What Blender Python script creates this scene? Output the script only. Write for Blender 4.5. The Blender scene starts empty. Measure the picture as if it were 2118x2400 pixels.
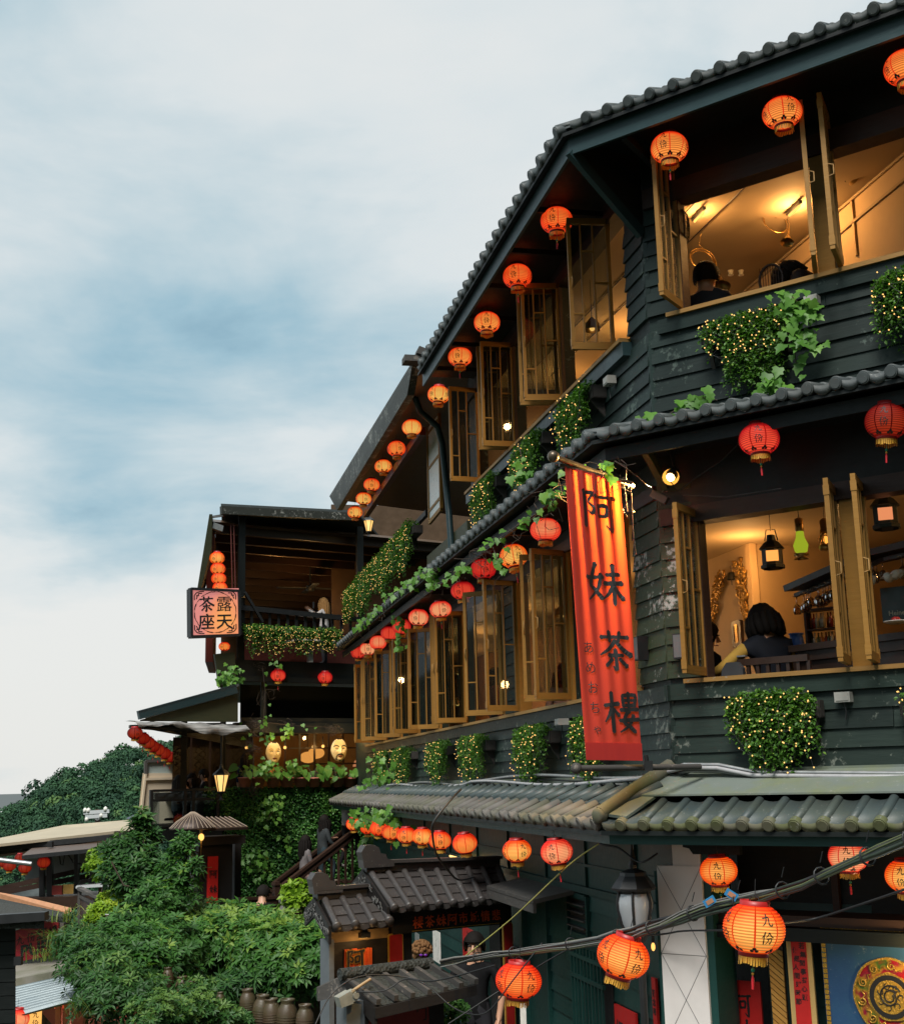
import bpy, bmesh, math, random
import numpy as np
from mathutils import Vector, Matrix, Quaternion
random.seed(7); np.random.seed(7)
PI = math.pi
scn = bpy.context.scene
COL = scn.collection
V = Vector
# -- camera
F_PX, CX, CY = 3000.0, 1059.0, 1200.0
PITCH = math.atan(629 / 3000.0); ROLL = math.radians(-1.4)
cam_d = bpy.data.cameras.new('camera'); cam = bpy.data.objects.new('camera', cam_d); COL.objects.link(cam)
cam_d.sensor_fit = 'VERTICAL'; cam_d.sensor_height = 24.0; cam_d.lens = 24.0 * F_PX / 2400.0
cam_d.clip_start = 0.05; cam_d.clip_end = 20000
FWD = V((0, math.cos(PITCH), math.sin(PITCH)))
_up = V((0, -math.sin(PITCH), math.cos(PITCH)))
CR = V((1, 0, 0)) * math.cos(ROLL) + _up * math.sin(ROLL)
CU = -V((1, 0, 0)) * math.sin(ROLL) + _up * math.cos(ROLL)
cam.matrix_world = Matrix(((CR.x, CU.x, -FWD.x, 0), (CR.y, CU.y, -FWD.y, 0), (CR.z, CU.z, -FWD.z, 0), (0, 0, 0, 1)))
scn.camera = cam
# -- view
scn.view_settings.view_transform = 'Standard'
try: scn.view_settings.look = 'None'
except Exception: pass
scn.view_settings.exposure = 0.0; scn.view_settings.gamma = 1.0
scn.view_settings.use_curve_mapping = False
scn.render.engine = 'CYCLES'
scn.cycles.use_denoising = True
scn.cycles.max_bounces = 7; scn.cycles.diffuse_bounces = 3; scn.cycles.glossy_bounces = 3
scn.cycles.transmission_bounces = 6; scn.cycles.transparent_max_bounces = 12
scn.cycles.sample_clamp_indirect = 4.0; scn.cycles.caustics_reflective = False; scn.cycles.caustics_refractive = False

class NT:
    """small node-tree writer"""
    def __init__(s, tree): s.t = tree; s.t.nodes.clear()
    def n(s, typ, ins=None, **props):
        nd = s.t.nodes.new(typ)
        for k, v in props.items(): setattr(nd, k, v)
        for k, v in (ins or {}).items():
            if isinstance(v, bpy.types.NodeSocket): s.t.links.new(v, nd.inputs[k])
            else: nd.inputs[k].default_value = v
        return nd
    def math(s, op, a, b=0.0, clamp=False):
        nd = s.t.nodes.new('ShaderNodeMath'); nd.operation = op; nd.use_clamp = clamp
        for i, v in enumerate((a, b)):
            if isinstance(v, bpy.types.NodeSocket): s.t.links.new(v, nd.inputs[i])
            else: nd.inputs[i].default_value = v
        return nd.outputs[0]
    def mix(s, fac, a, b, blend='MIX'):
        nd = s.t.nodes.new('ShaderNodeMix'); nd.data_type = 'RGBA'; nd.blend_type = blend
        for i, v in ((0, fac), (6, a), (7, b)):
            if isinstance(v, bpy.types.NodeSocket): s.t.links.new(v, nd.inputs[i])
            else: nd.inputs[i].default_value = (v if i == 0 else (tuple(v) + (1,))[:4])
        return nd.outputs[2]
    def ramp(s, fac, stops, interp='LINEAR'):
        nd = s.t.nodes.new('ShaderNodeValToRGB'); nd.color_ramp.interpolation = interp
        e = nd.color_ramp.elements
        while len(e) < len(stops): e.new(0.5)
        for el, (p, c) in zip(e, stops):
            el.position = p; el.color = (tuple(c) + (1,))[:4] if not isinstance(c, (int, float)) else (c, c, c, 1)
        s.t.links.new(fac, nd.inputs[0]); return nd.outputs[0]
    def noise(s, vec, scale, detail=3.0, rough=0.55, dist=0.0):
        nd = s.n('ShaderNodeTexNoise', {'Scale': scale, 'Detail': detail, 'Roughness': rough, 'Distortion': dist})
        if vec is not None: s.t.links.new(vec, nd.inputs['Vector'])
        return nd.outputs[0]

# -- sky
SUN_EL, SUN_AZ = math.radians(54), math.radians(-160)      # azimuth from +Y towards +X: behind the camera, to its left
def build_world():
    w = bpy.data.worlds.new('World'); scn.world = w; w.use_nodes = True
    g = NT(w.node_tree)
    out = g.n('ShaderNodeOutputWorld'); bg = g.n('ShaderNodeBackground', {'Strength': 0.1})
    sky = g.n('ShaderNodeTexSky', sky_type='NISHITA', sun_disc=False, sun_elevation=SUN_EL, sun_rotation=SUN_AZ, altitude=300.0, air_density=1.3, dust_density=2.5)
    tc = g.n('ShaderNodeTexCoord'); d = tc.outputs['Generated']
    sep = g.n('ShaderNodeSeparateXYZ', {0: d})
    z = g.math('MAXIMUM', sep.outputs[2], 0.0)
    # cloud sheet seen in perspective: direction / (height + k)
    k = g.math('ADD', z, 0.16)
    cx = g.math('DIVIDE', sep.outputs[0], k); cy = g.math('DIVIDE', sep.outputs[1], k)
    cv = g.n('ShaderNodeCombineXYZ', {0: cx, 1: cy, 2: g.math('MULTIPLY', z, 1.5)}).outputs[0]
    n1 = g.noise(cv, 1.7, 6.0, 0.52, 0.35)
    n2 = g.noise(cv, 0.5, 2.0, 0.5, 0.2)
    n3 = g.noise(cv, 2.6, 6.0, 0.6, 0.35)
    s = g.math('ADD', g.math('ADD', g.math('MULTIPLY', n1, 0.55), g.math('MULTIPLY', n2, 0.35)), g.math('MULTIPLY', n3, 0.22))
    s = g.math('ADD', g.math('MULTIPLY', g.math('SUBTRACT', s, .56), 1.3), .48)
    def blob(px, py, rad, amt):
        v = DIRN(px, py)
        dt = g.n('ShaderNodeVectorMath', {0: d, 1: tuple(v)}, operation='DOT_PRODUCT').outputs['Value']
        # angle-based soft blob
        q = g.math('DIVIDE', g.math('SUBTRACT', 1.0, dt), rad * rad * 0.5)
        return g.math('MULTIPLY', g.math('POWER', 2.718, g.math('MULTIPLY', q, -1.0)), amt)
    wob = g.n('ShaderNodeTexNoise', {'Vector': d, 'Scale': 7.0, 'Detail': 4.0, 'Roughness': .6}).outputs['Color']
    dw = g.n('ShaderNodeVectorMath', {0: g.n('ShaderNodeVectorMath', {0: wob, 1: (.5, .5, .5)}, operation='SUBTRACT').outputs[0], 'Scale': .13}, operation='SCALE').outputs[0]
    d = g.n('ShaderNodeVectorMath', {0: g.n('ShaderNodeVectorMath', {0: d, 1: dw}, operation='ADD').outputs[0]}, operation='NORMALIZE').outputs[0]
    for args in CLOUDS: s = g.math('ADD', s, blob(*args))
    cloud = g.ramp(s, [(0.20, (1.8, 3.5, 4.7)), (0.34, (3.6, 5.5, 6.5)), (0.46, (5.5, 6.8, 7.35)), (0.58, (7.4, 8.0, 8.15)), (.74, (8.5, 8.6, 8.45))])
    hz = g.math('SUBTRACT', 1.0, g.math('MULTIPLY', z, 3.6), True)
    cloud = g.mix(g.math('MULTIPLY', g.math('POWER', hz, 1.6), 0.55), cloud, (8.3, 8.35, 8.05))
    colr = g.mix(0.93, sky.outputs[0], cloud)
    below = g.math('LESS_THAN', sep.outputs[2], -0.002)
    colr = g.mix(below, colr, (2.0, 2.3, 2.3))
    g.t.links.new(colr, bg.inputs[0]); g.t.links.new(bg.outputs[0], out.inputs[0])
def DIRN(px, py):
    return (FWD + CR * ((px - CX) / F_PX) + CU * ((CY - py) / F_PX)).normalized()
# soft light and dark masses of the cloud sheet: direction, angular radius, strength
CLOUDS = [(330, 1300, .075, -.14), (110, 1320, .07, -.12), (570, 1230, .06, -.09), (200, 1080, .09, -.08), (620, 740, .10, -.075), (480, 560, .10, -.05), (100, 200, .12, -.04), (330, 760, .07, -.03),
          (900, 330, .13, .10), (420, 330, .10, .03), (150, 1580, .13, .36), (430, 1550, .11, .30), (780, 1000, .10, .03), (60, 620, .08, .03), (1300, 60, .12, .03)]
build_world()
sun_d = bpy.data.lights.new('sun', 'SUN'); sun_d.energy = 4.4; sun_d.angle = math.radians(22); sun_d.color = (1.0, 0.96, 0.9)
sun = bpy.data.objects.new('sun', sun_d); COL.objects.link(sun)
_sd = V((math.sin(SUN_AZ) * math.cos(SUN_EL), math.cos(SUN_AZ) * math.cos(SUN_EL), math.sin(SUN_EL)))
sun.rotation_euler = _sd.to_track_quat('Z', 'Y').to_euler()

# -- places: facade planes of the teahouse
def ray(px, py):
    d = FWD + CR * ((px - CX) / F_PX) + CU * ((CY - py) / F_PX)
    return d / d.y
CORNER = V((1.6396, 9.8647, 0))
uL = V((-0.21645, 0.97629, 0)); nL = V((-0.97629, -0.21645, 0))      # long facade: along, outward
uR = V((0.79920, -0.60106, 0)); nR = V((-0.60106, -0.79920, 0))      # street facade: along, outward
UP = V((0, 0, 1))
def LP(s, z, o=0): return CORNER + uL * s + nL * o + UP * z
def RP(s, z, o=0): return CORNER + uR * s + nR * o + UP * z
def plane_hit(px, py, p, n):
    d = ray(px, py); return d * (p.dot(n) / d.dot(n))
def hL(px, py, o=0): return plane_hit(px, py, CORNER + nL * o, nL)
def hR(px, py, o=0): return plane_hit(px, py, CORNER + nR * o, nR)
def hZ(px, py, z): d = ray(px, py); return d * (z / d.z)
def hY(px, py, y): return ray(px, py) * y
def sL(p): return (p - CORNER).dot(uL)
def sR(p): return (p - CORNER).dot(uR)
def project(p):
    zc = p.dot(FWD); return CX + F_PX * p.dot(CR) / zc, CY - F_PX * p.dot(CU) / zc

# -- objects
def wmat(o):
    m = o.matrix_basis.copy()
    return (wmat(o.parent) @ m) if o.parent else m
def empty(name, label, cat, loc=(0, 0, 0), group=None, kind=None):
    o = bpy.data.objects.new(name, None); COL.objects.link(o); o.location = loc; o.empty_display_size = 0.1
    o.matrix_basis = Matrix.Translation(V(loc))
    o['label'] = label; o['category'] = cat
    if group: o['group'] = group
    if kind: o['kind'] = kind
    return o
def tag(o, label=None, cat=None, group=None, kind=None):
    for k, v in (('label', label), ('category', cat), ('group', group), ('kind', kind)):
        if v: o[k] = v
    return o
def inst(name, mesh, parent=None, M=None):
    """an object sharing a mesh; M is its world matrix"""
    o = bpy.data.objects.new(name, mesh); COL.objects.link(o)
    M = M or Matrix.Identity(4)
    if parent is not None:
        o.parent = parent; o.matrix_basis = wmat(parent).inverted() @ M
    else: o.matrix_basis = M
    return o
def copy_tree(src, M, label=None, group=None):
    """a copy of a thing, its parts and their sub-parts, placed by M"""
    r = src.copy(); COL.objects.link(r); r.parent = None; r.matrix_basis = M
    if label: r['label'] = label
    if group: r['group'] = group
    def rec(a, b):
        for ch in a.children:
            c = ch.copy(); COL.objects.link(c); c.parent = b; c.matrix_basis = ch.matrix_basis.copy(); rec(ch, c)
    rec(src, r); return r

class MB:
    def __init__(s): s.v = []; s.f = []; s.m = []; s.smooth = []
    def add(s, vs, fs, mi=0, smooth=False):
        b = len(s.v); s.v.extend([tuple(v) for v in vs])
        for f in fs: s.f.append(tuple(i + b for i in f)); s.m.append(mi); s.smooth.append(smooth)
        return s
    def box(s, o, a, b, c, mi=0):
        """o: a corner, a b c: edge vectors"""
        o, a, b, c = V(o), V(a), V(b), V(c)
        p = [o, o + a, o + a + b, o + b, o + c, o + a + c, o + a + b + c, o + b + c]
        f = [(3, 2, 1, 0), (4, 5, 6, 7), (0, 1, 5, 4), (1, 2, 6, 5), (2, 3, 7, 6), (3, 0, 4, 7)]
        if a.cross(b).dot(c) < 0: f = [tuple(reversed(q)) for q in f]
        return s.add(p, f, mi)
    def cbox(s, c, x, y, z, ax=V((1, 0, 0)), ay=V((0, 1, 0)), az=V((0, 0, 1)), mi=0):
        c = V(c); return s.box(c - ax * x / 2 - ay * y / 2 - az * z / 2, ax * x, ay * y, az * z, mi)
    def bar(s, p, q, w, h, side=None, mi=0):
        """bar from p to q; w across 'side', h across the other"""
        p, q = V(p), V(q); d = (q - p)
        sd = V(side) if side is not None else d.cross(UP)
        sd = sd - d * (sd.dot(d) / d.dot(d)); sd.normalize()
        t = d.cross(sd).normalized()
        return s.box(p - sd * w / 2 - t * h / 2, d, sd * w, t * h, mi)
    def quad(s, a, b, c, d, mi=0): return s.add([a, b, c, d], [(0, 1, 2, 3)], mi)
    def prism(s, pts, ext, mi=0):
        """closed polygon pts extruded by ext"""
        n = len(pts); pts = [V(p) for p in pts]; ext = V(ext)
        nor = V((0, 0, 0))
        for i in range(n): nor += pts[i].cross(pts[(i + 1) % n])
        if nor.dot(ext) > 0: pts = pts[::-1]
        f = [tuple(range(n)), tuple(reversed(range(n, 2 * n)))] + [((i + 1) % n, i, n + i, n + (i + 1) % n) for i in range(n)]
        return s.add(pts + [p + ext for p in pts], f, mi)
    def tube(s, pts, r, n=6, mi=0, cap=True, smooth=True):
        pts = [V(p) for p in pts]; m = len(pts); rs = r if isinstance(r, (list, tuple)) else [r] * m
        vs = []; nrm = None
        for i in range(m):
            t = (pts[min(i + 1, m - 1)] - pts[max(i - 1, 0)]).normalized()
            if nrm is None: nrm = t.orthogonal().normalized()
            else:
                nrm = (nrm - t * nrm.dot(t)); nrm = nrm.normalized() if nrm.length > 1e-6 else t.orthogonal().normalized()
            bn = t.cross(nrm)
            for k in range(n):
                a = 2 * PI * k / n; vs.append(pts[i] + (nrm * math.cos(a) + bn * math.sin(a)) * rs[i])
        fs = [(i * n + k, i * n + (k + 1) % n, (i + 1) * n + (k + 1) % n, (i + 1) * n + k) for i in range(m - 1) for k in range(n)]
        s.add(vs, fs, mi, smooth)
        if cap: s.add(vs[:n], [tuple(reversed(range(n)))], mi); s.add(vs[-n:], [tuple(range(n))], mi)
        return s
    def lathe(s, prof, n=16, c=(0, 0, 0), mi=0, smooth=True, ax=UP, seg=None, mfun=None):
        """profile [(r,z)] turned about ax through c"""
        c = V(c); ax = V(ax).normalized(); x = ax.orthogonal().normalized(); y = ax.cross(x)
        if abs(ax.z) > .999: x, y = V((1, 0, 0)), V((0, 1, 0))
        an = seg or [2 * PI * k / n for k in range(n)]; n = len(an)
        vs = [c + (x * math.cos(a) + y * math.sin(a)) * r + ax * z for r, z in prof for a in an]
        for i in range(len(prof) - 1):
            for k in range(n):
                k2 = (k + 1) % n
                s.f.append(tuple(len(s.v) + j for j in (i * n + k, i * n + k2, (i + 1) * n + k2, (i + 1) * n + k)))
                s.m.append(mfun(i, k) if mfun else mi); s.smooth.append(smooth)
        s.v.extend([tuple(v) for v in vs]); return s
    def ball(s, c, r, n=10, mi=0, sc=(1, 1, 1)):
        h = max(4, n // 2 + 1); c = V(c); vs = []; fs = []
        for i in range(h + 1):
            t = PI * i / h
            for k in range(n):
                a = 2 * PI * k / n
                vs.append(c + V((math.sin(t) * math.cos(a) * sc[0], math.sin(t) * math.sin(a) * sc[1], -math.cos(t) * sc[2])) * r)
        for i in range(h):
            for k in range(n): fs.append((i * n + k, i * n + (k + 1) % n, (i + 1) * n + (k + 1) % n, (i + 1) * n + k))
        return s.add(vs, fs, mi, True)
    def mesh(s, name, mats, origin=None):
        me = bpy.data.meshes.new(name)
        vs = s.v if origin is None else [tuple(V(v) - V(origin)) for v in s.v]
        me.from_pydata(vs, [], s.f)
        for m in (mats if isinstance(mats, (list, tuple)) else [mats]): me.materials.append(m)
        if s.m: me.polygons.foreach_set('material_index', s.m); me.polygons.foreach_set('use_smooth', s.smooth)
        me.update(); return me
    def build(s, name, mats, parent=None, label=None, cat=None, group=None, kind=None, origin=None):
        """one object; vertices given in world space"""
        if origin is None:
            if parent is not None: origin = wmat(parent).translation
            elif s.v:
                a = np.array(s.v); lo, hi = a.min(0), a.max(0); origin = V(((lo[0] + hi[0]) / 2, (lo[1] + hi[1]) / 2, lo[2]))
            else: origin = V((0, 0, 0))
        me = s.mesh(name, mats, origin)
        o = inst(name, me, parent, Matrix.Translation(V(origin)))
        return tag(o, label, cat, group, kind)
def frame_matrix(o, x, y, z):
    M = Matrix.Identity(4)
    for i, a in enumerate((V(x), V(y), V(z), V(o))):
        M[0][i], M[1][i], M[2][i] = a
    return M
def lerp(a, b, t): return a + (b - a) * t
# -- materials
def mat(name): m = bpy.data.materials.new(name); m.use_nodes = True; return m, NT(m.node_tree)
def finish(g, bsdf, disp=None):
    o = g.n('ShaderNodeOutputMaterial'); g.t.links.new(bsdf, o.inputs[0])
def pbsdf(g, color, rough=0.6, metal=0.0, bump=None, bstr=0.3, bdist=0.01, **kw):
    b = g.n('ShaderNodeBsdfPrincipled')
    for k, v in {'Base Color': color, 'Roughness': rough, 'Metallic': metal, **kw}.items():
        if isinstance(v, bpy.types.NodeSocket): g.t.links.new(v, b.inputs[k])
        elif k in ('Base Color', 'Emission Color', 'Subsurface Radius') : b.inputs[k].default_value = (tuple(v) + (1,))[:len(b.inputs[k].default_value)]
        else: b.inputs[k].default_value = v
    if bump is not None:
        bp = g.n('ShaderNodeBump', {'Strength': bstr, 'Distance': bdist, 'Height': bump}); g.t.links.new(bp.outputs[0], b.inputs['Normal'])
    return b.outputs[0]
def plain(name, c, rough=0.6, metal=0.0, var=0.25, scale=14.0, bstr=0.25, **kw):
    m, g = mat(name); tc = g.n('ShaderNodeTexCoord').outputs['Object']
    ge = g.n('ShaderNodeNewGeometry').outputs['Position']
    n = g.noise(ge, scale, 4.0, 0.6)
    col = g.mix(g.math('MULTIPLY', n, 1.0), tuple(x * (1 - var) for x in c), tuple(min(1, x * (1 + var)) for x in c))
    r = g.math('ADD', g.math('MULTIPLY', n, 0.25), rough - 0.12)
    finish(g, pbsdf(g, col, r, metal, n, bstr, 0.004, **kw)); return m
def painted_wood(name, base, light, worn, wear=0.62, rough=0.5):
    """old paint on boards: streaks, pale rubbed spots, per-piece tone"""
    m, g = mat(name); pos = g.n('ShaderNodeNewGeometry').outputs['Position']
    oi = g.n('ShaderNodeObjectInfo').outputs['Random']
    st = g.n('ShaderNodeMapping', {'Vector': pos, 'Scale': (3.0, 3.0, 26.0)}).outputs[0]
    n1 = g.noise(st, 1.6, 5.0, 0.65); n2 = g.noise(pos, 2.2, 4.0, 0.6); n3 = g.noise(pos, 17.0, 5.0, 0.7)
    col = g.mix(g.math('ADD', g.math('MULTIPLY', n1, 0.7), g.math('MULTIPLY', oi, 0.65)), base, light)
    w = g.math('ADD', g.math('MULTIPLY', n3, 0.55), g.math('MULTIPLY', n2, 0.5))
    wf = g.ramp(w, [(wear, 0.0), (wear + 0.05, 0.85)])
    col = g.mix(wf, col, worn)
    finish(g, pbsdf(g, col, g.math('ADD', g.math('MULTIPLY', n3, 0.3), rough - 0.10), 0.0, g.math('ADD', n1, g.math('MULTIPLY', wf, -0.5)), 0.35, 0.006, **{'Specular IOR Level': 0.28})); return m
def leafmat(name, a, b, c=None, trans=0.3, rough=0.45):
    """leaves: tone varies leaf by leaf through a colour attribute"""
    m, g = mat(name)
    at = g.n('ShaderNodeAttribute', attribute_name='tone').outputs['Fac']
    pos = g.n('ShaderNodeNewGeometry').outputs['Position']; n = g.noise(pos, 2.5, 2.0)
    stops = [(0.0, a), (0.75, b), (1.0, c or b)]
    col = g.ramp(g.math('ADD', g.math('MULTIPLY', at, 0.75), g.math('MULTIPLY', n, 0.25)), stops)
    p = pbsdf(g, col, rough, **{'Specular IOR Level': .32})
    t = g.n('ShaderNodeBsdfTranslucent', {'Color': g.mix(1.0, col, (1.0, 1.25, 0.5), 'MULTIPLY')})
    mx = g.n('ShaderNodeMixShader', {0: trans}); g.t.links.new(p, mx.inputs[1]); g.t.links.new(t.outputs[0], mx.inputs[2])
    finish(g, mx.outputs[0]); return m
def emis(name, c, s, sampling=True):
    m, g = mat(name); e = g.n('ShaderNodeEmission', {'Color': tuple(c) + (1,), 'Strength': s}); finish(g, e.outputs[0])
    if not sampling: m.cycles.emission_sampling = 'NONE'
    return m
def glassmat(name, tint=(0.9, 0.95, 0.95), clear=0.86, rough=0.03):
    """thin window glass: mostly clear, a mirror at a glance"""
    m, g = mat(name)
    fr = g.n('ShaderNodeFresnel', {'IOR': 1.5}).outputs[0]
    tr = g.n('ShaderNodeBsdfTransparent', {'Color': tuple(t * clear for t in tint) + (1,)}); gl = g.n('ShaderNodeBsdfGlossy', {'Roughness': rough, 'Color': (0.9, 0.95, 1.0, 1)})
    mx = g.n('ShaderNodeMixShader', {0: g.math('MULTIPLY', fr, 0.75, True)}); g.t.links.new(tr.outputs[0], mx.inputs[1]); g.t.links.new(gl.outputs[0], mx.inputs[2])
    finish(g, mx.outputs[0]); return m
def paper(name, edge, mid, hot, strength, lit=True):
    """lantern paper: lit from a bulb inside, thinner seen square on than at its limb, brighter round the bulb"""
    m, g = mat(name); tc = g.n('ShaderNodeTexCoord').outputs['Object']
    sep = g.n('ShaderNodeSeparateXYZ', {0: tc}); oi = g.n('ShaderNodeObjectInfo').outputs['Random']
    lw = g.n('ShaderNodeLayerWeight', {'Blend': 0.32}).outputs['Facing']
    zz = g.math('ABSOLUTE', g.math('MULTIPLY', g.math('ADD', sep.outputs[2], g.math('MULTIPLY', oi, .2)), 1.75))
    n = g.noise(tc, 5.0, 3.0)
    f = g.math('SUBTRACT', 1.0, g.math('ADD', g.math('MULTIPLY', lw, 1.05), g.math('MULTIPLY', g.math('MULTIPLY', zz, zz), 0.75)), True)
    f = g.math('ADD', f, g.math('MULTIPLY', g.math('SUBTRACT', n, 0.5), 0.18), True)
    f = g.math('MULTIPLY', f, g.math('ADD', 0.66, g.math('MULTIPLY', oi, 0.5)), True)
    rib = g.math('SINE', g.math('MULTIPLY', sep.outputs[2], 2 * PI * RIBS / 0.82))
    ribf = g.ramp(rib, [(0.0, 0.0), (0.25, 0.55), (0.62, 1.0)])
    ec = g.ramp(f, [(0.0, edge), (0.42, mid), (0.82, hot)])
    em = g.mix(0.55, ec, g.mix(1.0, ec, ribf, 'MULTIPLY'))
    p = pbsdf(g, tuple(min(1, x * 0.5) for x in edge), 0.6, 0.0, **{'Specular IOR Level': .15, 'Emission Color': em, 'Emission Strength': strength})
    finish(g, p); return m
RIBS = 17
M = {}
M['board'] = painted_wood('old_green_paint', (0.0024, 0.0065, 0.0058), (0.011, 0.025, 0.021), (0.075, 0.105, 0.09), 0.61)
M['board_low'] = painted_wood('weathered_green_paint', (0.0032, 0.008, 0.0068), (0.017, 0.031, 0.024), (0.17, 0.19, 0.16), 0.60)
M['board_moss'] = painted_wood('mossy_green_paint', (0.012, 0.020, 0.011), (0.046, 0.060, 0.028), (0.40, 0.40, 0.36), 0.58)
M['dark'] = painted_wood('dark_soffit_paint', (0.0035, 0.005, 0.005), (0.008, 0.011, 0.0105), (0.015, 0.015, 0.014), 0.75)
M['fascia'] = painted_wood('blue_green_fascia_paint', (0.012, 0.030, 0.034), (0.028, 0.055, 0.060), (0.07, 0.09, 0.09), 0.72, 0.35)
M['green'] = painted_wood('bottle_green_paint', (0.006, 0.032, 0.028), (0.014, 0.060, 0.052), (0.04, 0.09, 0.08), 0.74, 0.42)
M['ochre'] = painted_wood('ochre_window_paint', (0.18, 0.085, 0.016), (0.31, 0.155, 0.030), (0.12, 0.075, 0.03), 0.70, 0.45)
M['sill'] = painted_wood('worn_sill_paint', (0.20, 0.105, 0.028), (0.36, 0.20, 0.06), (0.30, 0.26, 0.20), 0.63, 0.5)
M['brown'] = painted_wood('dark_brown_wood', (0.020, 0.010, 0.007), (0.050, 0.026, 0.018), (0.09, 0.06, 0.045), 0.72, 0.45)
M['grey_wood'] = painted_wood('grey_weathered_timber', (0.030, 0.028, 0.026), (0.085, 0.080, 0.074), (0.22, 0.19, 0.16), 0.60, 0.7)
M['black'] = plain('black_paint', (0.010, 0.011, 0.012), 0.5)
M['metal'] = plain('grey_metal', (0.35, 0.36, 0.36), 0.4, 0.6)
M['glass'] = glassmat('window_glass')
M['leaf'] = leafmat('small_ivy_leaf', (0.012, 0.050, 0.008), (0.085, 0.21, 0.025), (0.26, 0.38, 0.045), 0.3)
def tilemat(name, a, b, moss, mossw, rough=0.55):
    m, g = mat(name); pos = g.n('ShaderNodeNewGeometry').outputs['Position']; oi = g.n('ShaderNodeObjectInfo').outputs['Random']
    n = g.noise(pos, 9.0, 5.0, 0.65); n2 = g.noise(pos, 45.0, 3.0, 0.7); n3 = g.noise(pos, 2.6, 4.0, 0.6)
    col = g.mix(g.math('ADD', g.math('MULTIPLY', n, 0.6), g.math('MULTIPLY', oi, 0.4)), a, b)
    col = g.mix(g.math('MULTIPLY', g.ramp(n3, [(0.42, 0.0), (0.62, 1.0)]), mossw), col, moss)
    col = g.mix(g.ramp(g.math('ADD', g.math('MULTIPLY', n2, 0.6), g.math('MULTIPLY', n, 0.4)), [(0.60, 0.0), (0.66, 0.5)]), col, (0.34, 0.34, 0.31))
    finish(g, pbsdf(g, col, rough, 0.0, n2, 0.35, 0.004)); return m
M['tile_blue'] = tilemat('slate_blue_tile', (0.033, 0.048, 0.049), (0.062, 0.084, 0.084), (0.08, 0.085, 0.05), 0.3, 0.5)
M['tile_grey'] = tilemat('weathered_grey_tile', (0.085, 0.078, 0.070), (0.16, 0.148, 0.132), (0.08, 0.085, 0.04), 0.6, 0.75)
M['tile_moss'] = tilemat('mossy_end_tile', (0.095, 0.09, 0.062), (0.155, 0.145, 0.10), (0.085, 0.10, 0.03), 0.8, 0.8)
M['tile_dark'] = tilemat('dark_roof_tile', (0.040, 0.050, 0.052), (0.080, 0.095, 0.097), (0.06, 0.06, 0.05), 0.3, 0.6)
M['flash'] = tilemat('grey_green_flashing', (0.10, 0.125, 0.112), (0.17, 0.195, 0.172), (0.16, 0.18, 0.07), 0.55, 0.5)
# -- teahouse: walls, boards, roofs, windows
tea = empty('teahouse', 'three storey dark green wooden teahouse with tiled eaves and ochre casements', 'teahouse', CORNER + V((0, 0, -3.6)))
def boards(part, fr, s0, s1, z0, z1, o=0.0, h=0.135, mt='board', seg=1.5, off=0.0, d=None):
    """clapboards, each a piece: lower edge proud, upper edge tucked under the next"""
    n = max(1, round((z1 - z0) / h)); hh = (z1 - z0) / n
    for i in range(n):
        z = z0 + i * hh; s = s0; first = True
        while s < s1 - 1e-3:
            L = seg * random.uniform(0.75, 1.25) if not first else seg * random.uniform(0.35, 1.0)
            first = False; e = min(s1, s + L)
            if s1 - e < 0.25: e = s1
            j = random.uniform(-.004, .004); t = random.uniform(.0, .006); g = .002
            a, b = z + j, z + hh + .012
            ob, ot = o + .030 + t, o + .012 + t * .4
            P = [fr(s + g, a, o), fr(e - g, a + random.uniform(-.003, .003), o), fr(e - g, a, ob), fr(s + g, a, ob), fr(s + g, b, o), fr(e - g, b, o), fr(e - g, b, ot), fr(s + g, b, ot)]
            q = MB(); f = [(3, 2, 1, 0), (4, 5, 6, 7), (0, 1, 5, 4), (1, 2, 6, 5), (2, 3, 7, 6), (3, 0, 4, 7)]
            if (P[1] - P[0]).cross(P[3] - P[0]).dot(P[4] - P[0]) < 0: f = [tuple(reversed(k)) for k in f]
            q.add(P, f); q.build('board', M[mt], part); s = e
def slab(name, fr, s0, s1, z0, z1, o0, o1, mt, parent=None, **kw):
    """a box on a facade: along s, up z, out o"""
    q = MB(); p = fr(s0, z0, o0); q.box(p, fr(s1, z0, o0) - p, fr(s0, z0, o1) - p, fr(s0, z1, o0) - p)
    return q.build(name, M[mt] if isinstance(mt, str) else mt, parent or tea, **kw)

# --- structural walls behind the boards, with window openings left free
SE, LE, UE = 3.3, 17.2, 6.35           # ends of street facade, long facade, upper storey
LOW_OPEN = [(.62, 2.36), (2.50, 4.30), (4.98, 6.92), (7.08, 8.55), (8.70, 10.15), (10.30, 11.70), (11.85, 13.20), (13.32, 14.62)]
UP_OPEN = [(.46, 2.26), (2.38, 4.06), (4.18, 5.86)]
R_OPEN = [(.30, 1.43), (1.57, 2.75)]
def wall_with(name, fr, s0, s1, z0, z1, opens, zo0, zo1, mt='board'):
    q = MB()
    def bx(a, b, c, d):
        p = fr(a, c, -.10); q.box(p, fr(b, c, -.10) - p, fr(a, c, 0) - p, fr(a, d, -.10) - p)
    bx(s0, s1, z0, zo0); bx(s0, s1, zo1, z1); e = s0
    for a, b in opens + [(s1, s1)]:
        if a > e + .01: bx(e, a, zo0, zo1)
        e = b
    return q.build(name, M[mt], tea)
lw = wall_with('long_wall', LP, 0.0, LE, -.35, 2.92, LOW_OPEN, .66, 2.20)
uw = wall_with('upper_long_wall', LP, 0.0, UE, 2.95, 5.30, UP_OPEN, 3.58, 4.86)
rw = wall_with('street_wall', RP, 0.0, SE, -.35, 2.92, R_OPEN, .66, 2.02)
urw = wall_with('upper_street_wall', RP, 0.0, SE, 2.95, 5.30, R_OPEN, 3.58, 4.72)
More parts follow.
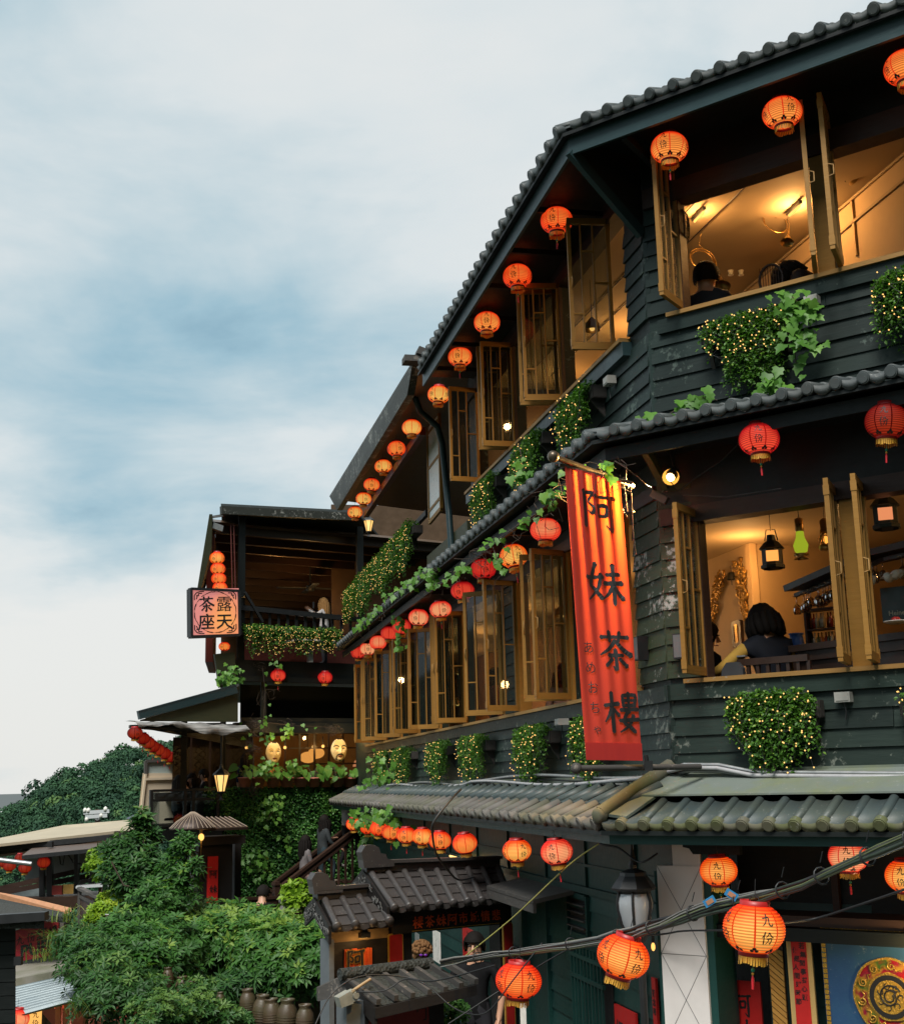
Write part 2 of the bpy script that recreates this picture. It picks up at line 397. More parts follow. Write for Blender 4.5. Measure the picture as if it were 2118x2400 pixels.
# boards
boards(rw, RP, .012, SE, .02, .56, mt='board_low', seg=1.3)
boards(rw, RP, .0, .285, .72, 2.30, mt='board_moss', seg=3)
boards(urw, RP, .012, SE, 2.69, 3.50, mt='board', seg=1.6)
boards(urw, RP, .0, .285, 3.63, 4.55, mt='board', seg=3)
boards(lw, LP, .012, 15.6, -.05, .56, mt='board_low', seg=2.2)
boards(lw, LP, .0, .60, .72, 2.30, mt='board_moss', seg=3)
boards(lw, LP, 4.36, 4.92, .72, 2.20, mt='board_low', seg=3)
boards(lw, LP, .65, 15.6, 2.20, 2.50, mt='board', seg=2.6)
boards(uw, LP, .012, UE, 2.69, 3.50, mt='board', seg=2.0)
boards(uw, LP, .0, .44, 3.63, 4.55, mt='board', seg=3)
# corner posts
for z0, z1, mt in ((-.05, .56, 'board_low'), (.72, 2.4, 'board_moss'), (2.69, 3.5, 'board'), (3.63, 4.75, 'board')):
    q = MB(); c0 = CORNER + (nL + nR).normalized() * .024
    q.prism([c0 + uL * .04 + UP * z0, c0 + UP * z0, c0 + uR * .04 + UP * z0, CORNER - (nL + nR) * .03 + UP * z0], UP * (z1 - z0)); q.build('corner_trim', M[mt], tea)
# sill trims and sills
slab('sill_trim', RP, -.03, SE, .555, .672, -.01, .055, 'board_low'); slab('sill_trim', LP, -.05, 15.6, .550, .668, -.01, .052, 'board_low')
slab('sill_trim', RP, .10, SE, 3.46, 3.575, -.01, .058, 'board'); slab('sill_trim', LP, .42, UE, 3.46, 3.58, -.01, .085, 'fascia')
slab('window_sill', RP, .15, SE, .674, .706, -.13, .085, 'sill'); slab('window_sill', LP, .58, 15.4, .671, .703, -.13, .08, 'sill')
slab('window_sill', RP, .19, SE, 3.578, 3.612, -.13, .085, 'sill'); slab('window_sill', LP, .44, UE, 3.583, 3.618, -.13, .105, 'sill')
# posts between casements
for a, b in ((1.435, 1.565),): slab('window_post', RP, a, b, .707, 2.02, -.10, .03, 'ochre'); slab('window_post', RP, a, b, 3.613, 4.72, -.10, .03, 'ochre')
slab('window_post', RP, .286, .325, .707, 2.02, -.1, .02, 'brown'); slab('window_post', RP, .286, .325, 3.613, 4.72, -.1, .02, 'brown')
for a, b in zip([o[1] for o in LOW_OPEN], [o[0] for o in LOW_OPEN[1:]]):
    if b - a < .3: slab('window_post', LP, a + .002, b - .002, .704, 2.2, -.105, .03, 'ochre')
    else: slab('window_post', LP, a - .03, a + .05, .704, 2.2, -.105, .028, 'ochre'); slab('window_post', LP, b - .05, b + .03, .704, 2.2, -.105, .028, 'ochre')
for a, b in zip([o[1] for o in UP_OPEN], [o[0] for o in UP_OPEN[1:]]): slab('window_post', LP, a + .002, b - .002, 3.62, 4.86, -.105, .03, 'brown')
slab('window_post', LP, 5.86, 5.95, 3.62, 4.86, -.105, .03, 'brown')
# lintels
slab('lintel', RP, .02, SE, 1.90, 2.03, -.12, .05, 'brown'); slab('lintel', RP, .02, SE, 4.56, 4.73, -.12, .05, 'brown')
slab('lintel', LP, .02, 15.6, 2.13, 2.24, -.12, .05, 'brown'); slab('lintel', LP, .02, UE, 4.80, 4.90, -.12, .05, 'brown')
slab('lintel_band', RP, 0.02, SE, 2.03, 2.66, -.02, .028, 'dark'); slab('lintel_band', RP, .02, SE, 4.73, 5.12, -.02, .028, 'dark'); slab('lintel_band', LP, .02, UE, 4.90, 5.12, -.02, .028, 'dark')

# --- tiled eaves
def tile_mesh(name, pitch, length, mats, end=True, r=.048, drip=.05, rc=.046):
    """one interlocking tile: flat pan and a round roll; at the eave a round end cap and a curved drip lip. x along the eave, -y down the slope."""
    q = MB(); rw_ = r * 1.12; xs = []
    n1, n2 = 4, 8
    for i in range(n1 + 1): t = i / n1; xs.append((-pitch / 2 + (pitch - 2 * rw_) * t, -.012 * math.sin(PI * t)))
    for i in range(1, n2 + 1): a = PI * i / n2; xs.append((pitch / 2 - rw_ - rw_ * math.cos(a), r * math.sin(a)))
    th = .016; m = len(xs); vs = []
    for y in (0.0, -length):
        for x, z in xs: vs.append((x, y, z + (0.006 if y == 0 else .010)))
    for y in (0.0, -length):
        for x, z in xs: vs.append((x, y, z - th))
    fs = []
    for i in range(m - 1):
        fs += [(i, m + i, m + i + 1, i + 1), (2 * m + i + 1, 3 * m + i + 1, 3 * m + i, 2 * m + i), (m + i, 3 * m + i, 3 * m + i + 1, m + i + 1), (i + 1, 2 * m + i + 1, 2 * m + i, i)]
    q.add(vs, fs, 0, True)
    if end:
        cx = pitch / 2 - rw_; y0 = -length - .004
        q.lathe([(0.0, .020), (rc * .76, .020), (rc * .80, .014), (rc * .95, .014)], 16, (cx, y0, -.008), 1, False, ax=V((0, -1, 0))); q.lathe([(rc * .95, .014), (rc, .004), (rc, -.035), (r, -.07)], 16, (cx, y0, -.008), 1, True, ax=V((0, -1, 0)))
        P = []; k = 6
        for i in range(k + 1):
            t = i / k; x = -pitch / 2 + (pitch - 2 * rw_) * t
            s_ = math.sin(PI * t); P.append((x, .008 - .012 * s_, -.022 - drip * (.35 + .65 * s_)))
        b = len(q.v)
        for x, zt, zb in P:
            for y in (y0, y0 + .018): q.v.append((x, y, zt)); q.v.append((x, y, zb))
        for i in range(k):
            a0 = b + i * 4; a1 = a0 + 4
            for f in ((a0, a0 + 1, a1 + 1, a1), (a1 + 2, a1 + 3, a0 + 3, a0 + 2), (a0 + 1, a0 + 3, a1 + 3, a1 + 1), (a0 + 2, a0, a1, a1 + 2)): q.f.append(f); q.m.append(1); q.smooth.append(True)
    return q.mesh(name, mats)
def tile_run(part, fr, u, n, s0, s1, pitch, z_eave, o_eave, slope, mesh_e, mesh_u, length, rows, jit=.003, skip=None):
    """courses of tiles on an eave; slope is an angle"""
    k = int((s1 - s0) / pitch)
    down = (n * math.cos(slope) - UP * math.sin(slope)); up_ = (n * math.sin(slope) + UP * math.cos(slope))
    for r in range(rows):
        for i in range(k):
            s = s0 + (i + .5) * pitch
            if skip and skip(s, r): continue
            base = fr(s, z_eave, o_eave) - down * (length + r * (length * .92)) + up_ * (r * .012)
            if r == 0: base = fr(s, z_eave, o_eave) - down * length
            rot = Matrix.Rotation(random.gauss(0, .006), 4, 'Z')
            X = u if u.cross(-down).dot(up_) > 0 else -u
            Mx = frame_matrix(base + up_ * random.uniform(-jit, jit), X, -down, up_) @ rot
            inst('roof_tile', mesh_e if r == 0 else mesh_u, part, Mx)
def eave(name, z, o, slope, sl_end, pl, pr, le, mats_l, mats_r, rows_l, rows_r, s_r0, kr=.033, lenl=.30, lenr=.30):
    part = MB().add([(0, 0, 0)], []); 
    cs = math.tan(slope)
    q = MB()
    # roof deck under the tiles: one sloping board per facade, meeting at the hip
    inn = -.02
    zc = z - .055
    def deck(fr, a, b, hip_a):
        t = .03; top0 = zc + (o - inn) * cs
        ha = -o * .3712 if hip_a else 0.0        # where the hip meets the eave line
        p = [fr(a + ha, zc, o), fr(b, zc, o), fr(b, top0, inn), fr(a, top0, inn)]
        q.prism(p, UP * -t)
    deck(LP, 0.0, sl_end, True); deck(RP, 0.0, SE, True)
    roof = q.build(name, M['dark'], tea)
    tl = tile_mesh('tile', pl, lenl, [M[m] for m in mats_l[:2]], True, kr * 1.35 if pl > .3 else kr * 1.25, rc=.054); tlu = tile_mesh('tile', pl, lenl, [M[mats_l[2]], M[mats_l[2]]], False, kr * 1.35 if pl > .3 else kr * 1.25)
    tr = tile_mesh('tile', pr, lenr, [M[m] for m in mats_r[:2]], True, kr); tru = tile_mesh('tile', pr, lenr, [M[mats_r[2]], M[mats_r[2]]], False, kr)
    tile_run(roof, LP, uL, nL, -o * .37 + .03, sl_end, pl, z, o + .02, slope, tl, tlu, lenl, rows_l, skip=lambda s, r: s < -.30 * (o - r * .3) and r > 0)
    tile_run(roof, RP, uR, nR, s_r0, SE, pr, z, o + .02, slope, tr, tru, lenr, rows_r, skip=lambda s, r: r > 0 and s < .0)
    return roof
a_top, a_mid, a_low = math.radians(23), math.radians(11), math.radians(24)
roof_top = eave('top_eave_roof', 5.11, .76, a_top, 5.95, .255, .1914, 0, ('tile_dark', 'tile_dark', 'tile_dark'), ('tile_dark', 'tile_dark', 'tile_dark'), 2, 2, -.20)
roof_mid = eave('middle_eave_roof', 2.58, .62, a_mid, 15.4, .27, .191, 0, ('tile_dark', 'tile_dark', 'tile_dark'), ('tile_dark', 'tile_dark', 'tile_dark'), 2, 2, -.17)
roof_low = eave('lower_eave_roof', -.325, .70, a_low, 16.0, .335, .185, 0, ('tile_grey', 'tile_grey', 'tile_blue'), ('tile_blue', 'tile_moss', 'tile_blue'), 2, 1, -.235, kr=.028, lenr=.34)
# upper roof slope going back to the ridge
q = MB(); zt = 5.055 + .78 * math.tan(a_top) + .03
ridge = lambda fr, s: fr(s, zt + 3 * math.tan(a_top), -3.0)
q.prism([LP(0, zt, 0), LP(6.0, zt, 0), ridge(LP, 6.0), ridge(LP, 1.11)], UP * -.05); q.prism([RP(0, zt, 0), RP(SE, zt, 0), ridge(RP, SE), ridge(RP, 1.11)], UP * -.05)
q.build('upper_roof_slope', M['tile_dark'], tea)
# fascias and soffits
def fascia(name, z0, z1, o, le, mt, th=.03):
    k = .3712 * o
    for fr, e in ((LP, le), (RP, SE)):
        q = MB(); p = fr(-k, z0, o); q.box(p, fr(e, z0, o) - p, fr(-k + .37 * th, z0, o - th) - p if False else fr(-k, z0, o - th) - p, UP * (z1 - z0)); q.build(name, M[mt], tea)
def soffit(z, o, le, mt, th=.02):
    k = .3712 * o
    q = MB(); q.prism([LP(-k, z, o), LP(le, z, o), LP(le, z, 0), CORNER + UP * z], UP * th); q.prism([RP(-k, z, o), CORNER + UP * z, RP(SE, z, 0), RP(SE, z, o)], UP * th)
    q.build('soffit', M[mt], tea)
fascia('fascia', 4.885, 5.045, .70, 5.95, 'fascia'); soffit(5.02, .665, 5.95, 'dark')
fascia('fascia', 2.38, 2.48, .50, 15.4, 'dark'); soffit(2.46, .465, 15.4, 'dark')
fascia('fascia', -.475, -.375, .63, 16.0, 'green'); soffit(-.42, .565, 16.0, 'dark')
slab('flashing', RP, -.02, SE, -.055, .035, .0, .05, 'flash'); slab('flashing', LP, .0, 15.9, -.10, .0, .0, .05, 'flash')
q = MB(); p = [RP(-.03, .02, .045), RP(SE, .02, .045), RP(SE, -.135, .43), RP(-.15, -.135, .43)]; q.prism(p, UP * -.012); q.build('flashing', M['flash'], tea)
# hip cover on the lower eave
q = MB(); h0 = CORNER + (nL + nR).normalized() * .05 + UP * .04; hd = (nL + nR).normalized(); e = CORNER + hd * .70 * 1.066 + UP * -.27
q.prism([h0 + uR * .17 - UP * .03, h0 + uL * .10, e + uL * .05, e + uR * .21 - UP * .03], UP * .02); q.build('hip_flashing', M['flash'], tea)
q = MB(); q.tube([h0 + UP * .03, e + UP * .01], .055, 8); q.lathe([(0, .02), (.05, .02), (.055, 0), (.055, -.04)], 12, e + hd * .02, 0, True, ax=hd); q.build('hip_tile', M['tile_moss'], tea)
# hip struts and brackets under the top eave
q = MB(); q.bar(CORNER + hd * .03 + UP * 4.36, CORNER + hd * .74 + UP * 4.92, .05, .09); q.build('eave_strut', M['fascia'], tea)
q = MB(); q.prism([CORNER + hd * .03 + UP * 4.40, CORNER + hd * .72 + UP * 4.96, CORNER + hd * .72 + UP * 5.02, CORNER + hd * .03 + UP * 5.02], uR * .02); q.build('gusset', M['dark'], tea)
for s in (.22, 3.2):
    q = MB(); q.bar(RP(s, 4.82, .03), RP(s, 4.90, .66), .05, .06); q.build('eave_bracket', M['dark'], tea)
for s in (.9, 1.8, 2.7, 3.6, 4.5, 5.4):
    q = MB(); q.bar(LP(s, 4.95, .03), LP(s, 4.95, .66), .04, .05); q.build('eave_bracket', M['dark'], tea)
for s in (1.1, 2.9, 5, 7, 9, 11, 13):
    q = MB(); q.bar(LP(s, 2.42, .03), LP(s, 2.42, .46), .04, .06); q.build('eave_bracket', M['dark'], tea)
q = MB(); q.bar(RP(.10, 2.20, .08), RP(.10, 2.45, .40), .05, .07); q.build('eave_bracket', M['board_moss'], tea)

# --- casement sashes
def sash_meshes(w, h):
    fr_ = MB(); t = .034; st = .035
    def b(x0, x1, z0, z1, y0=-t / 2, y1=t / 2): fr_.box((x0, y0, z0), (x1 - x0, 0, 0), (0, y1 - y0, 0), (0, 0, z1 - z0))
    b(0, st, 0, h); b(w - st, w, 0, h); b(st, w - st, 0, .062); b(st, w - st, h - .055, h)
    m = .014; x1 = st + (w - 2 * st) * .36; x2 = st + (w - 2 * st) * .70
    b(x1, x1 + m, .062, h - .055, -.012, .012); b(x2, x2 + m, .062, h - .055, -.012, .012)
    b(st, x1, h * .50, h * .50 + m, -.011, .011); b(x2 + m, w - st, h * .26, h * .26 + m, -.011, .011); b(x1 + m, x2, h * .74, h * .74 + m, -.011, .011)
    for z in (.03, h - .12): b(w - .012, w + .004, z, z + .07, -t / 2 - .004, t / 2 + .004); b(-.006, .010, z, z + .07, -t / 2 - .004, t / 2 + .004)
    pn = MB(); pn.box((st - .004, -.002, .058), (w - 2 * st + .008, 0, 0), (0, .004, 0), (0, 0, h - .058 - .05))
    hd_ = MB(); hd_.tube([(w - .022, t / 2 - .004, h * .46), (w - .022, t / 2 + .035, h * .47), (w - .022, t / 2 + .035, h * .53), (w - .022, t / 2 - .004, h * .54)], .006, 5)
    return fr_.mesh('sash', M['ochre']), pn.mesh('pane', M['glass']), hd_.mesh('handle', M['sill'])
SM = {h: sash_meshes(.43, h) for h in (1.22, 1.27, 1.43)}
def sash(hinge, free, h):
    """an open casement leaf: hinge and free lower corners"""
    x = free - hinge; x.z = 0; L = x.length; x.normalize(); y = UP.cross(x)
    Mx = frame_matrix(hinge, x, y, UP) @ Matrix.Diagonal((L / .43, 1, 1, 1))
    a = inst('window_sash', SM[h][0], tea, Mx); inst('pane', SM[h][1], a, Mx); inst('handle', SM[h][2], a, Mx)
def sash_px(fr, s, z, free, h, o=.41, flip=0):
    hit = hL if fr is LP else hR
    f = hit(free[0], free[1], o); sf = sL(f) if fr is LP else sR(f)
    sash(fr(s, z, .03), fr(s + max(-.25, min(.25, sf - s)), z, o), h)
zu, zl = 3.632, .722
def r_sash(s, z, px_, h):
    """leaf opened until its free corner stands at the given sight line"""
    b = min((abs(project(RP(s + .41 * math.cos(a), z, .41 * math.sin(a)))[0] - px_), a) for a in np.linspace(.7, 2.6, 120)); sash(RP(s, z, .0), RP(s + .41 * math.cos(b[1]), z, .41 * math.sin(b[1])), h)
for s, f in ((.30, 1550), (1.40, 1904), (1.60, 1951)): r_sash(s, zu, f, 1.22)
for s, f in ((.30, 1604), (1.40, 1969), (1.60, 2036)): r_sash(s, zl, f, 1.27)
for s, f in ((.78, .82), (2.30, 2.36), (2.44, 2.52), (4.10, 4.10), (4.22, 4.27), (5.84, 5.80)): sash(LP(s, zu, .02), LP(f, zu, .40), 1.22)
for s, px_ in ((2.44, (1255, 1639)), (4.33, (1140, 1665)), (4.99, (1087, 1676)), (7.0, (1016, 1694)), (8.62, (952, 1710)), (11.75, (879, 1725)), (14.64, (839, 1739))): sash_px(LP, s, zl, px_, 1.43)
for s in (2.58, .66, 6.88, 7.14, 8.78, 10.2, 10.36, 11.92, 13.16, 13.36): sash(LP(s, zl, .03), LP(s + random.uniform(-.10, .16), zl, .42), 1.43)
# -- rooms behind the windows
M['plaster'] = plain('warm_cream_plaster', (0.52, 0.36, 0.20), 0.8, var=.12, scale=5)
M['ceil'] = plain('dull_cream_ceiling', (0.40, 0.29, 0.17), 0.8, var=.10, scale=4)
M['gold'] = plain('old_gold_leaf', (0.42, 0.24, 0.06), 0.35, 0.7, var=.5, scale=30)
M['brass'] = plain('brass', (0.40, 0.24, 0.08), 0.3, 0.9)
M['dwood'] = plain('dark_stained_wood', (0.030, 0.014, 0.008), 0.4, var=.4)
M['bulb'] = emis('warm_bulb', (1.0, 0.50, 0.12), 1.8)
M['bulbsoft'] = emis('soft_lamp_glow', (1.0, 0.52, 0.13), 1.4)
def sz(px, py, fr=LP, o=0.0):
    p = hL(px, py, o) if fr is LP else hR(px, py, o)
    return (sL(p) if fr is LP else sR(p)), p.z
def lamp(name, p, w, col=(1.0, 0.52, 0.17), r=.05):
    d = bpy.data.lights.new(name, 'POINT'); d.energy = w; d.color = col; d.shadow_soft_size = r
    o = bpy.data.objects.new(name, d); COL.objects.link(o); o.location = p; return o
BK = -2.05; M['umber'] = plain('umber_wall', (.25, .115, .04), .7)
def room(z0, z1, s_end, nm, wallm, ceilm, low):
    a = CORNER - (nL + nR).normalized() * .10
    J = LP(2.75, 0, BK) if low else None
    pts = [a, LP(s_end, 0, -.10), LP(s_end, 0, -4.2), RP(SE + .5, 0, -4.2), RP(SE + .5, 0, -.10)]
    for nm2, z, mt in (('room_ceiling', z1, ceilm), ('room_floor', z0 - .06, 'dwood')):
        q = MB(); q.prism([V((p.x, p.y, z)) for p in pts], UP * .05); q.build(nm2, M[mt], tea)
    q = MB()
    if low:
        e = J + V((2.6, 1.15, 0))
        q.box(LP(2.75, z0, BK), uL * 1.9, -nL * .08, UP * (z1 - z0)); q.box(J + UP * z0, e - J, V((-.03, .08, 0)), UP * (z1 - z0))
    if low: MB().box(LP(4.65, z0, BK), uL * (s_end - 4.65), -nL * .08, UP * (z1 - z0)).build('room_wall', M['umber'], tea)
    else: q.box(LP(-2.5, z0, BK), uL * (s_end + 2.5), -nL * .08, UP * (z1 - z0))
    q.build('room_wall', M[wallm], tea)
    q = MB(); q.box(LP(s_end, z0, -.1), -nL * 2.2, uL * .06, UP * (z1 - z0)); q.build('room_wall', M['dwood'], tea)
    q = MB(); q.box(RP(SE, z0, -.05), -nR * 4.0, uR * .06, UP * (z1 - z0)); q.build('room_wall', M[wallm], tea)
room(-.02, 2.32, 17.0, 'lower', 'plaster', 'ceil', True)
room(2.98, 4.96, 6.1, 'upper', 'plaster', 'ceil', False)
# back of the building (closes it off from the sky)
q = MB(); q.box(LP(17.2, -3.6, -4.2), -uL * 22, -nL * .1, UP * 6.55); q.build('back_wall', M['dark'], tea)
# trim on the upper room wall, conduits on the ceiling
for z in (4.93, 4.72):
    q = MB(); q.bar(LP(-2, z, BK + .012), LP(6, z, BK + .012), .02, .025); q.build('wall_moulding', M['ceil'], tea)
for s in (.2, .9, 1.6):
    q = MB(); q.bar(LP(s, 4.4, BK + .012), LP(s, 4.92, BK + .012), .03, .02, uL); q.build('wall_batten', M['plaster'], tea)
for o in (-.75, -1.05):
    q = MB(); q.tube([LP(-1.2, 4.945, o), LP(5.5, 4.945, o + .2)], .007, 5); q.build('conduit', M['dwood'], tea)
# lamps of the upper room
for i, (px, py) in enumerate(((1637, 508), (1860, 494))):
    p = hZ(px, py, 4.90); t = empty('ceiling_lamp', ('bare ceiling tube lamp behind the window fan in the upper tearoom', 'bare ceiling tube lamp beside the hanging post horn')[i], 'lamp', p, 'ceiling lamps of the upper tearoom')
    q = MB(); q.tube([p + uL * -.10, p + uL * .10], .012, 8); q.build('tube', M['bulb'], t)
    q = MB(); q.cbox(p + UP * .028, .03, .26, .03, nL, uL); q.tube([p + UP * .02, p + UP * .06], .02, 8); q.build('holder', M['black'], t)
    lamp('ceiling_lamp_light', p - UP * .05, (16, 24)[i])
lamp('room_light', LP(3.6, 4.55, -1.2), 20); lamp('room_light', LP(5.4, 4.5, -1.0), 14); lamp('room_light', RP(2.4, 4.4, -1.5), 15)
# lamps of the lower room
lamp('room_light', hZ(1720, 1330, 2.05) + V((.05, -.3, 0)), 20); lamp('room_light', LP(2.2, 1.2, -1.5), 9)
lamp('room_light', RP(1.5, 2.1, -1.3), 8); lamp('room_light', RP(2.7, 1.9, -1.3), 11)
for s, w in ((4.6, 22), (7.6, 24), (10.5, 26), (13.4, 30)): lamp('room_light', LP(s, 1.75, -1.1), w)
def pendant(p, zc, label, grp, r=.07):
    t = empty('pendant_lamp', label, 'lamp', p, grp)
    q = MB(); q.ball(p, r * .5, 8); q.build('bulb', M['bulbsoft'], t)
    q = MB(); q.lathe([(r * 1.5, -.02), (r * 1.3, .05), (r * .5, .10), (.01, .12)], 12, p); q.build('shade', M['brass'], t)
    q = MB(); q.tube([p + UP * .11, V((p.x, p.y, zc))], .004, 4); q.build('cord', M['black'], t)
for i, (px, py, s) in enumerate(((1316, 1441, 3.4), (1075, 1577, 7.9), (1262, 1620, 0), (1072, 1650, 8.2))):
    if i == 2: continue
    p = hL(px, py, -.9); pendant(p, 2.32, ('glowing pendant lamp behind the casement beside the long banner', '', '', '')[i] or ('small pendant lamp glowing behind the middle casements', 'low pendant lamp glowing behind the middle casements')[i == 3], 'pendant lamps in the long tearoom')
for i, (px, py) in enumerate(((1221, 953), (1128, 1063), (1387, 770))):
    p = hL(px, py, -.35); pendant(p, 4.96, ('glowing lamp behind the third upper casement from the corner', 'glowing lamp below the fourth upper casement from the corner', 'glowing lamp behind the upper casement at the corner')[i], 'pendant lamps in the upper tearoom', .055)

# --- furnishing of the lower room, seen through the big street window
def carved_drape(pts_px, o, label):
    """gilded openwork carving on the wall: many small scrolls"""
    q = MB(); rnd = random.Random(len(label)); P = [hL(x, y, o) for x, y in pts_px]
    for i in range(len(P) - 1):
        n = 44
        for k in range(n):
            c = lerp(P[i], P[i + 1], (k + rnd.random()) / n); w = .15 * (1 - .75 * (i + k / n) / (len(P) - 1))
            c = c + uL * rnd.uniform(-w, w) + UP * rnd.uniform(-.02, .02)
            a = rnd.uniform(0, 6.28); rr = rnd.uniform(.018, .04)
            ring = [c + uL * math.cos(a + t) * rr * (1 - t / 9) + UP * math.sin(a + t) * rr * (1 - t / 9) + nL * (.01 + .02 * rnd.random()) for t in np.linspace(0, 4.6, 7)]
            q.tube(ring, rnd.uniform(.008, .016), 4)
    q.build('gilded_carving', M['gold'], None, label, 'carving', 'gilded carvings on the alcove wall')
carved_drape([(1690, 1345), (1679, 1400), (1668, 1480)], BK + .02, 'gilded scroll carving on the alcove wall, beside the seated second guest')
carved_drape([(1732, 1315), (1742, 1390), (1752, 1455)], BK + .02, 'gilded scroll carving on the alcove wall, nearer the glass rack')
t = empty('bell', 'small dark bell hanging between the gilded carvings', 'bell', hL(1713, 1352, BK + .06))
c = hL(1713, 1352, BK + .06); q = MB(); q.lathe([(0, .05), (.03, .045), (.04, 0), (.05, -.03)], 10, c); q.build('body', M['black'], t); q = MB(); q.tube([c + UP * .05, c + UP * .12], .004, 4); q.tube([c - UP * .03, c - UP * .09], .006, 4); q.build('cord', M['black'], t)
# framed picture
c0, c1 = hL(1716, 1459, BK + .02), hL(1740, 1512, BK + .02); cc = (c0 + c1) / 2; w = abs(sL(c0) - sL(c1)); h = abs(c0.z - c1.z)
t = empty('framed_plaque', 'small framed plaque of three gold medallions on the yellow wall', 'picture', cc)
q = MB()
for a in (-1, 1): q.cbox(cc + uL * a * (w / 2 - .02), .05, .035, h, uL, nL); q.cbox(cc + UP * a * (h / 2 - .02), w - .04, .034, .05, uL, nL)
q.build('frame', M['dwood'], t); q = MB(); q.cbox(cc, w - .05, .01, h - .05, uL, nL); q.build('board', M['brass'], t)
for k in (-1, 0, 1): q = MB(); q.cbox(cc + UP * k * h * .24 + nL * .012, .06, .014, .07, uL, nL); q.build('medallion', M['gold'], t)
# hanging ship lanterns and oil lamps
def hang_wire(t, p, z): q = MB(); q.tube([p, V((p.x, p.y, z))], .003, 4); q.build('wire', M['black'], t)
M['glow_or'] = emis('orange_lamp_pane', (1.0, .38, .08), 1.25); M['glow_gr'] = emis('green_lamp_glass', (.50, .62, .03), .6); M['glow_pk'] = emis('pink_lamp_pane', (1.0, .34, .14), .8)
M['verdi'] = plain('verdigris_metal', (.03, .05, .05), .45, .4)
def ship_lantern(p, mt, glow, label, s=1.0):
    t = empty('ship_lantern', label, 'lantern', p, 'old lamps hung in the lower tearoom')
    w = .15 * s
    q = MB(); q.lathe([(w * .5, -.085 * s), (w * .58, -.08 * s), (w * .58, -.06 * s), (w * .5, -.055 * s), (w * .5, .055 * s), (w * .62, .06 * s), (w * .4, .10 * s), (w * .22, .12 * s), (w * .2, .16 * s), (.005, .165 * s)], 8, p, 0, False); q.build('body', M[mt], t)
    f = -V((p.x, p.y, 0)).normalized(); sd = V((f.y, -f.x, 0))
    q = MB(); q.cbox(p + f * (w * .5), .085 * s, .02, .075 * s, sd, f); q.build('pane', M[glow], t)
    q = MB(); q.tube([p + sd * w * .3 + UP * .12 * s, p + sd * w * .2 + UP * .2 * s, p - sd * w * .2 + UP * .2 * s, p - sd * w * .3 + UP * .12 * s], .005, 4); q.build('handle', M['black'], t)
    hang_wire(t, p + UP * .19 * s, 2.32)
ship_lantern(hR(1809, 1306, -1.0), 'black', 'glow_or', 'black ship lantern with orange pane hung before the bar wall', 1.15)
ship_lantern(hR(2074, 1209, -.42), 'verdi', 'glow_pk', 'green black ship lantern hung high above the bar counter', 1.2)
p = hR(1875, 1272, -.8); t = empty('oil_lamp', 'green glass oil lamp hanging in the bar window', 'lantern', p, 'old lamps hung in the lower tearoom')
q = MB(); q.lathe([(.03, .09), (.035, .04), (.06, -.02), (.05, -.07), (.03, -.085)], 14, p); q.build('glass', M['glow_gr'], t)
q = MB(); q.lathe([(.02, .20), (.035, .19), (.035, .10), (.03, .09)], 12, p); q.lathe([(.03, -.085), (.06, -.09), (.06, -.10), (.035, -.115), (.06, -.13)], 12, p); q.build('base', M['brass'], t); hang_wire(t, p + UP * .19, 2.32)
p = hR(1934, 1262, -.8); t = empty('brass_lantern', 'round brass lantern with wire guards beside the window post', 'lantern', p, 'old lamps hung in the lower tearoom')
q = MB(); q.ball(p, .05, 10); q.build('glass', glassmat('amber_glass', (1.0, .75, .45)), t); q = MB(); q.ball(p - UP * .01, .022, 8, sc=(1, 1, 1.4)); q.build('flame', M['bulb'], t)
q = MB(); q.lathe([(.02, .16), (.04, .14), (.035, .08), (.045, .05)], 10, p); q.lathe([(.045, -.05), (.06, -.06), (.06, -.09), (.0, -.09)], 10, p)
for k in range(6): a = k * PI / 3; dd = V((math.cos(a), math.sin(a), 0)); q.tube([p + dd * .03 + UP * .06, p + dd * .062, p + dd * .04 - UP * .06], .003, 4)
q.build('cage', M['brass'], t); hang_wire(t, p + UP * .15, 2.32)
# glass rack and stemware
M['stem'] = glassmat('stemware_glass', (1.0, .9, .75), .78, .08)
rk = [RP(.55, 1.50, -1.30), RP(1.35, 1.62, -.85), RP(2.9, 1.72, -.55)]
t = empty('glass_rack', 'long dark hanging rack over the bar holding upturned stemware', 'rack', rk[0])
q = MB()
for a, b in zip(rk, rk[1:]): q.bar(a, b, .30, .05, V((.5, .85, 0))); q.bar(a - UP * .05 + V((.05, -.1, 0)), b - UP * .05 + V((.05, -.1, 0)), .03, .03); q.bar(a - UP * .05 + V((.0, .1, 0)), b - UP * .05 + V((.0, .1, 0)), .03, .03)
q.build('shelf', M['dwood'], t)
gm = MB(); gm.lathe([(.030, 0), (.028, -.004), (.004, -.008), (.004, -.06), (.022, -.075), (.032, -.10), (.028, -.14), (.026, -.14), (.030, -.10), (.02, -.077)], 10); gmesh = gm.mesh('wine_glass', M['stem'])
for k in range(46):
    u_ = k / 45 * 2; i = min(1, int(u_)); b = lerp(rk[i], rk[i + 1], u_ - i) - UP * .06 + V((random.uniform(-.02, .02), random.choice((-.11, -.03, .06)), 0))
    tag(inst('wine_glass', gmesh, None, Matrix.Translation(b) @ Matrix.Diagonal((random.uniform(.9, 1.25),) * 3 + (1,))), 'clear wine glass hanging upside down from the bar rack', 'glass', 'wine glasses on the bar rack')
M['white'] = plain('white_glaze', (.75, .72, .66), .3)
cm = MB(); cm.lathe([(.0, -.06), (.025, -.06), (.035, -.03), (.036, 0), (.033, 0), (.03, -.05)], 12); cm.tube([(.034, 0, -.01), (.06, 0, -.02), (.034, 0, -.045)], .005, 4); cmesh = cm.mesh('cup', M['white'])
